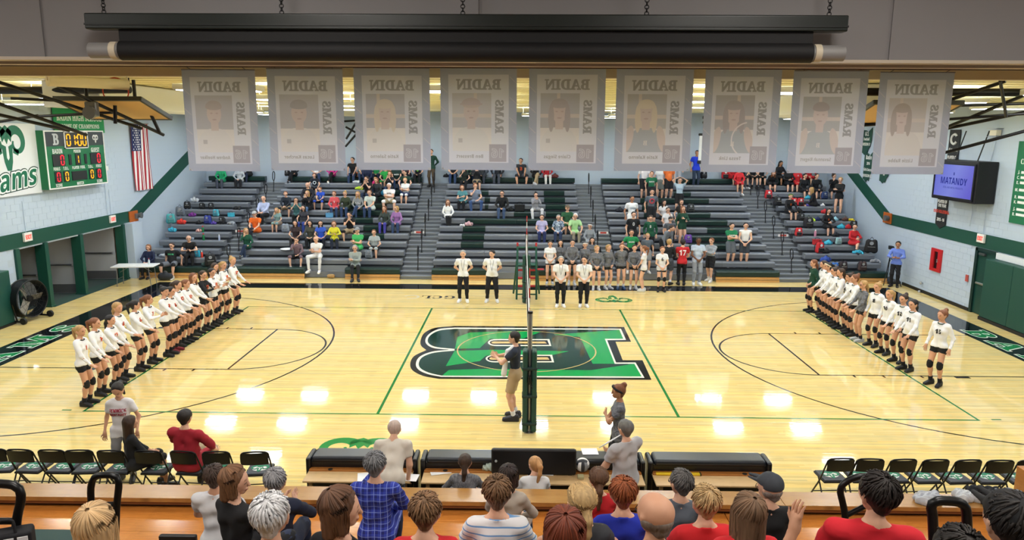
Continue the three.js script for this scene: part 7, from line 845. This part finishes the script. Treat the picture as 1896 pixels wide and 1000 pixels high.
// teams lined up along the end lines
const team = (fx, base) => (X, Y, num, o, label) => { const p = FL(...fx(X, Y)); person({ ...F, lod: 1, H: 1.74, top: { c: 0xf0f0f2, sl: 1.95, hem: 0.02, loose: 0.01 }, bottom: SP(BK), sock: 0x1b1b1f, pads: 1, shoe: 0x17181c, ...base, ...o, ...(num ? { print: { t: String(num), size: 0.1, color: base.nc, y: 0.33, ...(o.print || {}) } } : {}), at: [p.x, 0, p.z], label }); };
const VL = team((X, Y) => [X / 3.124, 460 + Y / 3.124], { yaw: Math.PI / 2, nc: 0xd8562a, collar: 0x17181c, group: 'white-clad players lined up on the left end line', arms: ['reach', 'low'], skin: 1 }), RL = team((X, Y) => [1280 + X / 2.9416, 460 + Y / 2.9416], { yaw: -Math.PI / 2, nc: 0x1d2126, collar: 0x23443a, group: 'home players lined up on the right end line', arms: A2('low'), skin: 1 });
VL(505, 905, 1, { hc: HY, hair: 'pony', hy: -0.2, arms: ['low', 'low'] }, 'left-line player in number one shirt at the near corner'); VL(588, 845, 2, { hc: HR, hair: 'pony', arms: ['low', 'low'], hy: 0.1 }, 'left-line player in number two shirt with brown ponytail'); VL(672, 795, 11, { hc: HK, hair: 'lowpony', H: 1.66 }, 'left-line player with very dark long ponytail reaching out'); VL(715, 755, 4, { hc: HY, hair: 'lowpony', H: 1.84, hy: -0.3 }, 'left-line player in number four shirt, fair and tall'); VL(812, 703, 6, { hc: HK, hair: 'pony', hy: 0.5 }, 'left-line player in number six shirt looking away'); VL(885, 660, 7, { hc: HR, hair: 'pony', arms: A2('clap'), hy: 0.4 }, 'left-line player in number seven shirt clapping'); VL(978, 620, 8, { hc: HK, hair: 'bun', H: 1.82, band: 0x2a2a2e, hy: -0.3 }, 'left-line player in number eight shirt, dark hair tied up'); VL(1012, 596, 9, { hc: HK, hair: 'lowpony', shoe: 0x7a1f2c }, 'left-line player in number nine shirt with dark red shoes'); VL(1050, 562, 10, { hc: HB, hair: 'pony', H: 1.8 }, 'left-line player in number ten shirt with brown hair'); VL(1098, 536, 12, { hc: HR, hair: 'pony' }, 'left-line player in number twelve shirt beside the tenth'); VL(1140, 500, 0, { hc: HR, hair: 'long', H: 1.8, hy: -0.5 }, 'left-line player half hidden, loose brown hair'); VL(1195, 470, 13, { hc: HB, hair: 'pony', top: { c: 0x141519, sl: 1.95, hem: 0.02 }, arms: A2('clap'), H: 1.76, hy: -0.4 }, 'left-line player in black number thirteen shirt'); VL(1245, 446, 14, { hc: HK, hair: 'pony', arms: A2('clap'), hy: -0.5 }, 'left-line player in number fourteen shirt clapping'); VL(1262, 418, 0, { hc: HB, hair: 'long', H: 1.8, hy: -0.5, arms: A2('clap') }, 'left-line player behind number fourteen'); VL(1308, 400, 15, { hc: HY, hair: 'pony', arms: A2('low'), H: 1.78, hy: -0.4 }, 'left-line player in number fifteen shirt, fair ponytail'); VL(1362, 374, 22, { hc: HY, hair: 'bun', arms: A2('low'), H: 1.82, hy: -0.6 }, 'left-line player in number twenty-two shirt at far end');
RL(648, 346, 1, { hc: HR, hair: 'lowpony', top: { c: 0x10402f, sl: 1.95, hem: 0.03 }, arms: A2('down'), nc: 0xe6e6e6, print: { color: 0xe6e6e6 } }, 'right-line player in dark green shirt at far end'); RL(700, 358, 0, { hc: HB, hair: 'pony', H: 1.76 }, 'right-line player beside the green-shirted player'); RL(724, 384, 0, { hc: HK, hair: 'pony', band: 0xd8c8a8, H: 1.8 }, 'right-line player with pale headband, third from green shirt'); RL(758, 404, 0, { hc: HB, hair: 'bun' }, 'right-line player half hidden behind a brown ponytail'); RL(790, 432, 2, { hc: HB, hair: 'lowpony', H: 1.82 }, 'right-line player with long brown ponytail in number two'); RL(838, 448, 6, { hc: HB, hair: 'bun', band: 0x3a2a1e }, 'right-line player in number six with dark headband'); RL(866, 474, 4, { hc: HR, hair: 'bun', H: 1.8 }, 'right-line player in number four with hair tied up'); RL(912, 505, 0, { hc: HY, hair: 'lowpony', top: { c: 'heather', sl: 1.95, hem: 0.04 }, glasses: 1, shoe: 0xb5b8bc, pads: 0 }, 'right-line player in grey hoodie and glasses'); RL(985, 532, 8, { hc: HY, hair: 'bun', arms: A2('down'), H: 1.78, yaw: -1.1 }, 'right-line player in number eight, fair hair tied up'); RL(1050, 575, 10, { hc: HY, hair: 'pony', arms: A2('down'), yaw: -1.2 }, 'right-line player in number ten with fair ponytail'); RL(1122, 620, 12, { hc: HB, hair: 'bun', H: 1.78, yaw: -1.1 }, 'right-line player in number twelve with hair tied up'); RL(1172, 665, 11, { hc: HK, hair: 'lowpony', wide: 1.12, H: 1.8, yaw: -1.2 }, 'right-line player in number eleven with long dark hair'); RL(1325, 745, 15, { hc: HR, hair: 'bun', H: 1.8, arms: ['down', 'down'], yaw: -1.0, hy: -0.3, padk: 1.05 }, 'right-line player in number fifteen standing apart');
// man at the net, coaches, scorers
{ const p = FL(953, 776); person({ ...M, lod: 1, H: 1.84, hc: HK, hair: 'short', top: { c: 0x262e3c, sl: 0.62, hem: 0.16 }, bottom: SH(0xb59c78), arms: A2('clap'), yaw: -1.75, shoe: 0x2a2a32, sock: W, at: [p.x, 0, p.z], label: 'man in navy shirt and khaki shorts clapping at the net', held: g => { const S2 = surf([{ a: [0.02, 1.52, 0.02], b: [0.1, 1.45, 0.13], ra: 0.05, rb: 0.03 }, { a: [0.1, 1.45, 0.14], b: [0.12, 0.98, 0.2], ra: 0.035, rb: 0.06 }], 0.018, 70); mesh('towel', geo(S2), mat(0xeff0f2, 0.95), g); } }); }
const hz = (u, v, z, o, label) => { const s = (o.H || 1.7) / 1.72, h = atZ(u, v, z), sit = o.pose === 'sit', yw = o.yaw ?? Math.PI, L = o.lean || 0, hd = 0.672 * s * Math.sin(L) + 0.025 * s; person({ lod: 1, ...o, yaw: yw, at: [h.x - Math.sin(yw) * hd, sit ? o.seat : (o.base || 0), h.z - Math.cos(yw) * hd], label }); };
hz(221, 753, 7.55, { ...F, H: 1.7, skin: 1, hair: 'pony', hc: HK, top: { c: 0xe4e3e6, sl: 0.6, hem: 0.12 }, bottom: PANTS(0x8f8f93), arms: ['down', 'down'], yaw: 0.15, hp: 0.45, print: { t: s => merge([textGeo('FENWICK', s, { squash: 0.8, depth: 0.006 }), textGeo('MENTALITY', s * 0.85, { squash: 0.75, depth: 0.006 }).translate(0, -s * 1.4, 0)]), size: 0.052, color: 0xa82a44, y: 0.36 } }, 'woman in white printed shirt standing by the chairs'); hz(246, 822, 8.05, { ...F, pose: 'sit', seat: 0.47, hc: HB, hair: 'long', top: LS(0x1a1b1f), bottom: SH(0x222428), arms: A2('lap'), yaw: 2.3, skin: 1 }, 'long-haired woman in black seated on a folding chair'); hz(344, 780, 8.05, { ...M, H: 1.88, wide: 1.42, pose: 'sit', seat: 0.47, hc: HK, top: { c: 0xa51f30, sl: 1.6, hem: 0.1 }, bottom: PANTS(0xa9977c), arms: ['knee1', 'desk'], yaw: 2.95 }, 'broad man in dark red jacket seated on a folding chair');
hz(731, 806, 8.75, { ...M, H: 1.74, hair: 'short', hc: 0xb9a59a, top: { c: 0xd9d2c6, sl: 0.62, hem: 0.08 }, bottom: PANTS(0x3a3d42), arms: A2('low'), lean: 0.6, wide: 1.28 }, 'man in cream polo shirt bending over the scorer table'); hz(861, 838, 9.25, { ...F, pose: 'sit', seat: 0.46, hc: HB, hair: 'braid', top: { c: 'heather', sl: 1.95, hem: 0.1 }, arms: A2('desk'), H: 1.68, lean: 0.2 }, 'woman in heather grey sweater with a long braid'); hz(990, 853, 9.25, { ...F, pose: 'sit', seat: 0.46, hc: 0xb98a58, hair: 'pony', top: { c: 0xdfe1e4, sl: 0.6, hem: 0.1 }, arms: ['chin', 'desk'], H: 1.64, hy: 0.5, lean: 0.25 }, 'fair ponytailed woman in white shirt at scorer table'); hz(1143, 764, 7.5, { ...F, H: 1.74, hair: 'bun', hc: HR, band: 0x1b1c22, skin: 2, top: { c: 'heather', sl: 0.6, hem: 0.1 }, bottom: PANTS(BK), arms: A2('cross'), yaw: -1.6 }, 'woman with black headband and hair bun beyond table'); hz(1157, 798, 9.15, { ...M, H: 1.82, hc: 0x6a6a68, wide: 1.34, glasses: 1, top: { c: 0xb9b9bd, sl: 0.65, hem: 0.06 }, bottom: PANTS(0x3a3a3c), arms: ['phone', 'low'], yaw: -2.5, collar: 0x23252b, held: (g, hands, T) => { const m = mesh('clipboard', bx(0.22, 0.3, 0.012, 0, 0, 0), mat(0xeef0f2, 0.7), g); m.position.set(...T(-0.1, 0.34, 0.4)); m.rotation.set(-0.9, 0.2, 0); } }, 'grey-haired man in grey polo holding a clipboard');
// near spectators seen from behind
const NG = 'spectators on the near wooden seating';
const N = (u, v, d, o, label) => { const s = (o.H || 1.7) / 1.72, h = pt(u, v, d), yw = o.yaw ?? Math.PI, L = o.lean || 0, hh = 0.1 * s + 0.672 * s * Math.cos(L), hd = 0.672 * s * Math.sin(L) + 0.025 * s; person({ lod: 0, pose: 'sit', bottom: PANTS(0x2a3550), arms: A2('lap'), group: NG, ...o, yaw: yw, at: [h.x - Math.sin(yw) * hd, h.y - hh, h.z - Math.cos(yw) * hd], label }); };
N(399, 884, 7.56, { ...M, hair: 'short', hc: 0x4a3a32, skin: 1, top: TEE(0xd9dbe0) }, 'brown-haired man in white shirt beside woman in black'); N(437, 893, 5.7, { ...F, hair: 'bob', hc: 0x6e4d33, top: LS(0x17181c), yaw: 2.6, hy: -0.9 }, 'woman in black jacket with shoulder-length brown hair, smiling'); N(511, 892, 7.02, { ...M, hc: 0x8d8d90, top: LS(0x1a2138), arms: A2('clap') }, 'grey-haired man in navy jacket clapping'); N(503, 958, 4.05, { ...M, hc: 0xc9cacc, top: TEE(0x2b3550) }, 'white-haired man in front of navy jacket'); N(634, 945, 4.0, { ...F, hair: 'bob', hc: 0x5a3c28, top: LS(0x121317), yaw: 2.7, hy: -0.8 }, 'brown-haired woman in black turned to show her profile'); N(695, 862, 7.2, { ...M, H: 1.82, hc: 0x77787a, top: { c: 'plaid', sl: 1.9, hem: 0.1 }, arms: ['lap', 'chin'] }, 'grey-haired man in blue plaid shirt'); N(788, 950, 4.45, { ...F, hair: 'short', hc: 0x7a5c40, wide: 1.1, top: TEE(0xd8272e) }, 'short brown-haired woman in red shirt'); N(921, 915, 4.90, { ...F, hair: 'short', hc: 0x6e5238, wide: 1.1, top: { c: 'stripe', sl: 0.7, hem: 0.1 } }, 'short-haired woman in blue and white striped shirt'); N(942, 882, 7.43, { ...F, hair: 'bob', hc: 0x2a1d18, top: LS(0xb5aa9e), yaw: 2.9 }, 'dark-haired woman in beige sweater'); N(1045, 985, 3.68, { ...F, hair: 'bob', hc: 0x6e3420, top: TEE(0x3a3a3a) }, 'auburn-haired woman in front of the ponytailed woman'); N(1075, 930, 4.90, { ...F, hair: 'lowpony', hc: 0xb79a6a, top: TEE(0x3a3d42), hy: 0.3, arms: A2('clap') }, 'fair ponytailed woman in charcoal shirt'); N(1108, 888, 7.43, { ...F, hair: 'lowpony', hc: 0x5a3d28, top: TEE(0xc8202a), arms: A2('clap') }, 'brown ponytailed girl in red shirt clapping'); N(1153, 915, 5.24, { ...F, hair: 'short', hc: 0x8a4a26, top: TEE(0x2236b8) }, 'red-haired woman in royal blue shirt'); N(1212, 955, 3.95, { ...M, hair: 'bald', hc: 0x75685e, glasses: 1, skin: 1, top: TEE(0x3a1f48), hy: 0.5 }, 'bald man with glasses in dark purple shirt'); N(1259, 896, 6.75, { ...M, hc: 0x5a5856, glasses: 1, top: LS(0x5b626c), hy: 0.5 }, 'dark grey-haired man with glasses in grey jacket'); N(1305, 932, 5.02, { ...F, hair: 'short', hc: 0xb09468, top: TEE(0xd8272e), hy: 0.2 }, 'short fair-haired woman in red shirt'); N(1383, 950, 4.56, { ...F, hair: 'long', hc: 0x6f5640, top: TEE(0xd8272e), hy: 0.3 }, 'long-haired woman in red shirt'); N(1424, 905, 6.4, { ...M, hair: 'bald', hc: 0x8d8078, hat: 0x3a3f46, glasses: 1, top: TEE(0x121316), hy: 0.7 }, 'man in charcoal cap and black shirt'); N(1622, 918, 4.25, { ...M, hc: 0x1c1512, wide: 1.15, top: { c: 0xd01f2e, sl: 0.65, hem: 0.08 }, collar: 0xe9e4e6, yaw: 2.9, hy: 0.5, H: 1.8 }, 'dark-haired man in red polo shirt'); N(1866, 970, 3.15, { ...M, hair: 'short', hc: 0x1a1614, hat: 0x1a1c1f, top: TEE(0x2a2c30), yaw: 2.6, hy: 0.6 }, 'man in black and green cap'); N(1770, 1032, 3.15, { ...M, hc: 0x1a1512, top: TEE(0x33363c) }, 'dark-haired person below the handrail loop'); N(180, 975, 3.89, { ...F, hair: 'long', hc: 0xb99a70, top: { c: 0x2a2c34, sl: 0.05, hem: 0.1 } }, 'fair long-haired woman with bare shoulder'); N(1546, 1080, 3.6, { ...M, hc: 0x2a1f1a, top: TEE(0x4a4f58), arms: ['lap', 'raise'], skin: 1 }, 'person raising a hand beside the red polo man');
let ALL = 0; scene.traverse(o => { if (o.isMesh) ALL += (o.geometry.index ? o.geometry.index.count : o.geometry.attributes.position.count) / 3; }); console.log('triangles', TRI, ALL);
renderer.render(scene, camera);
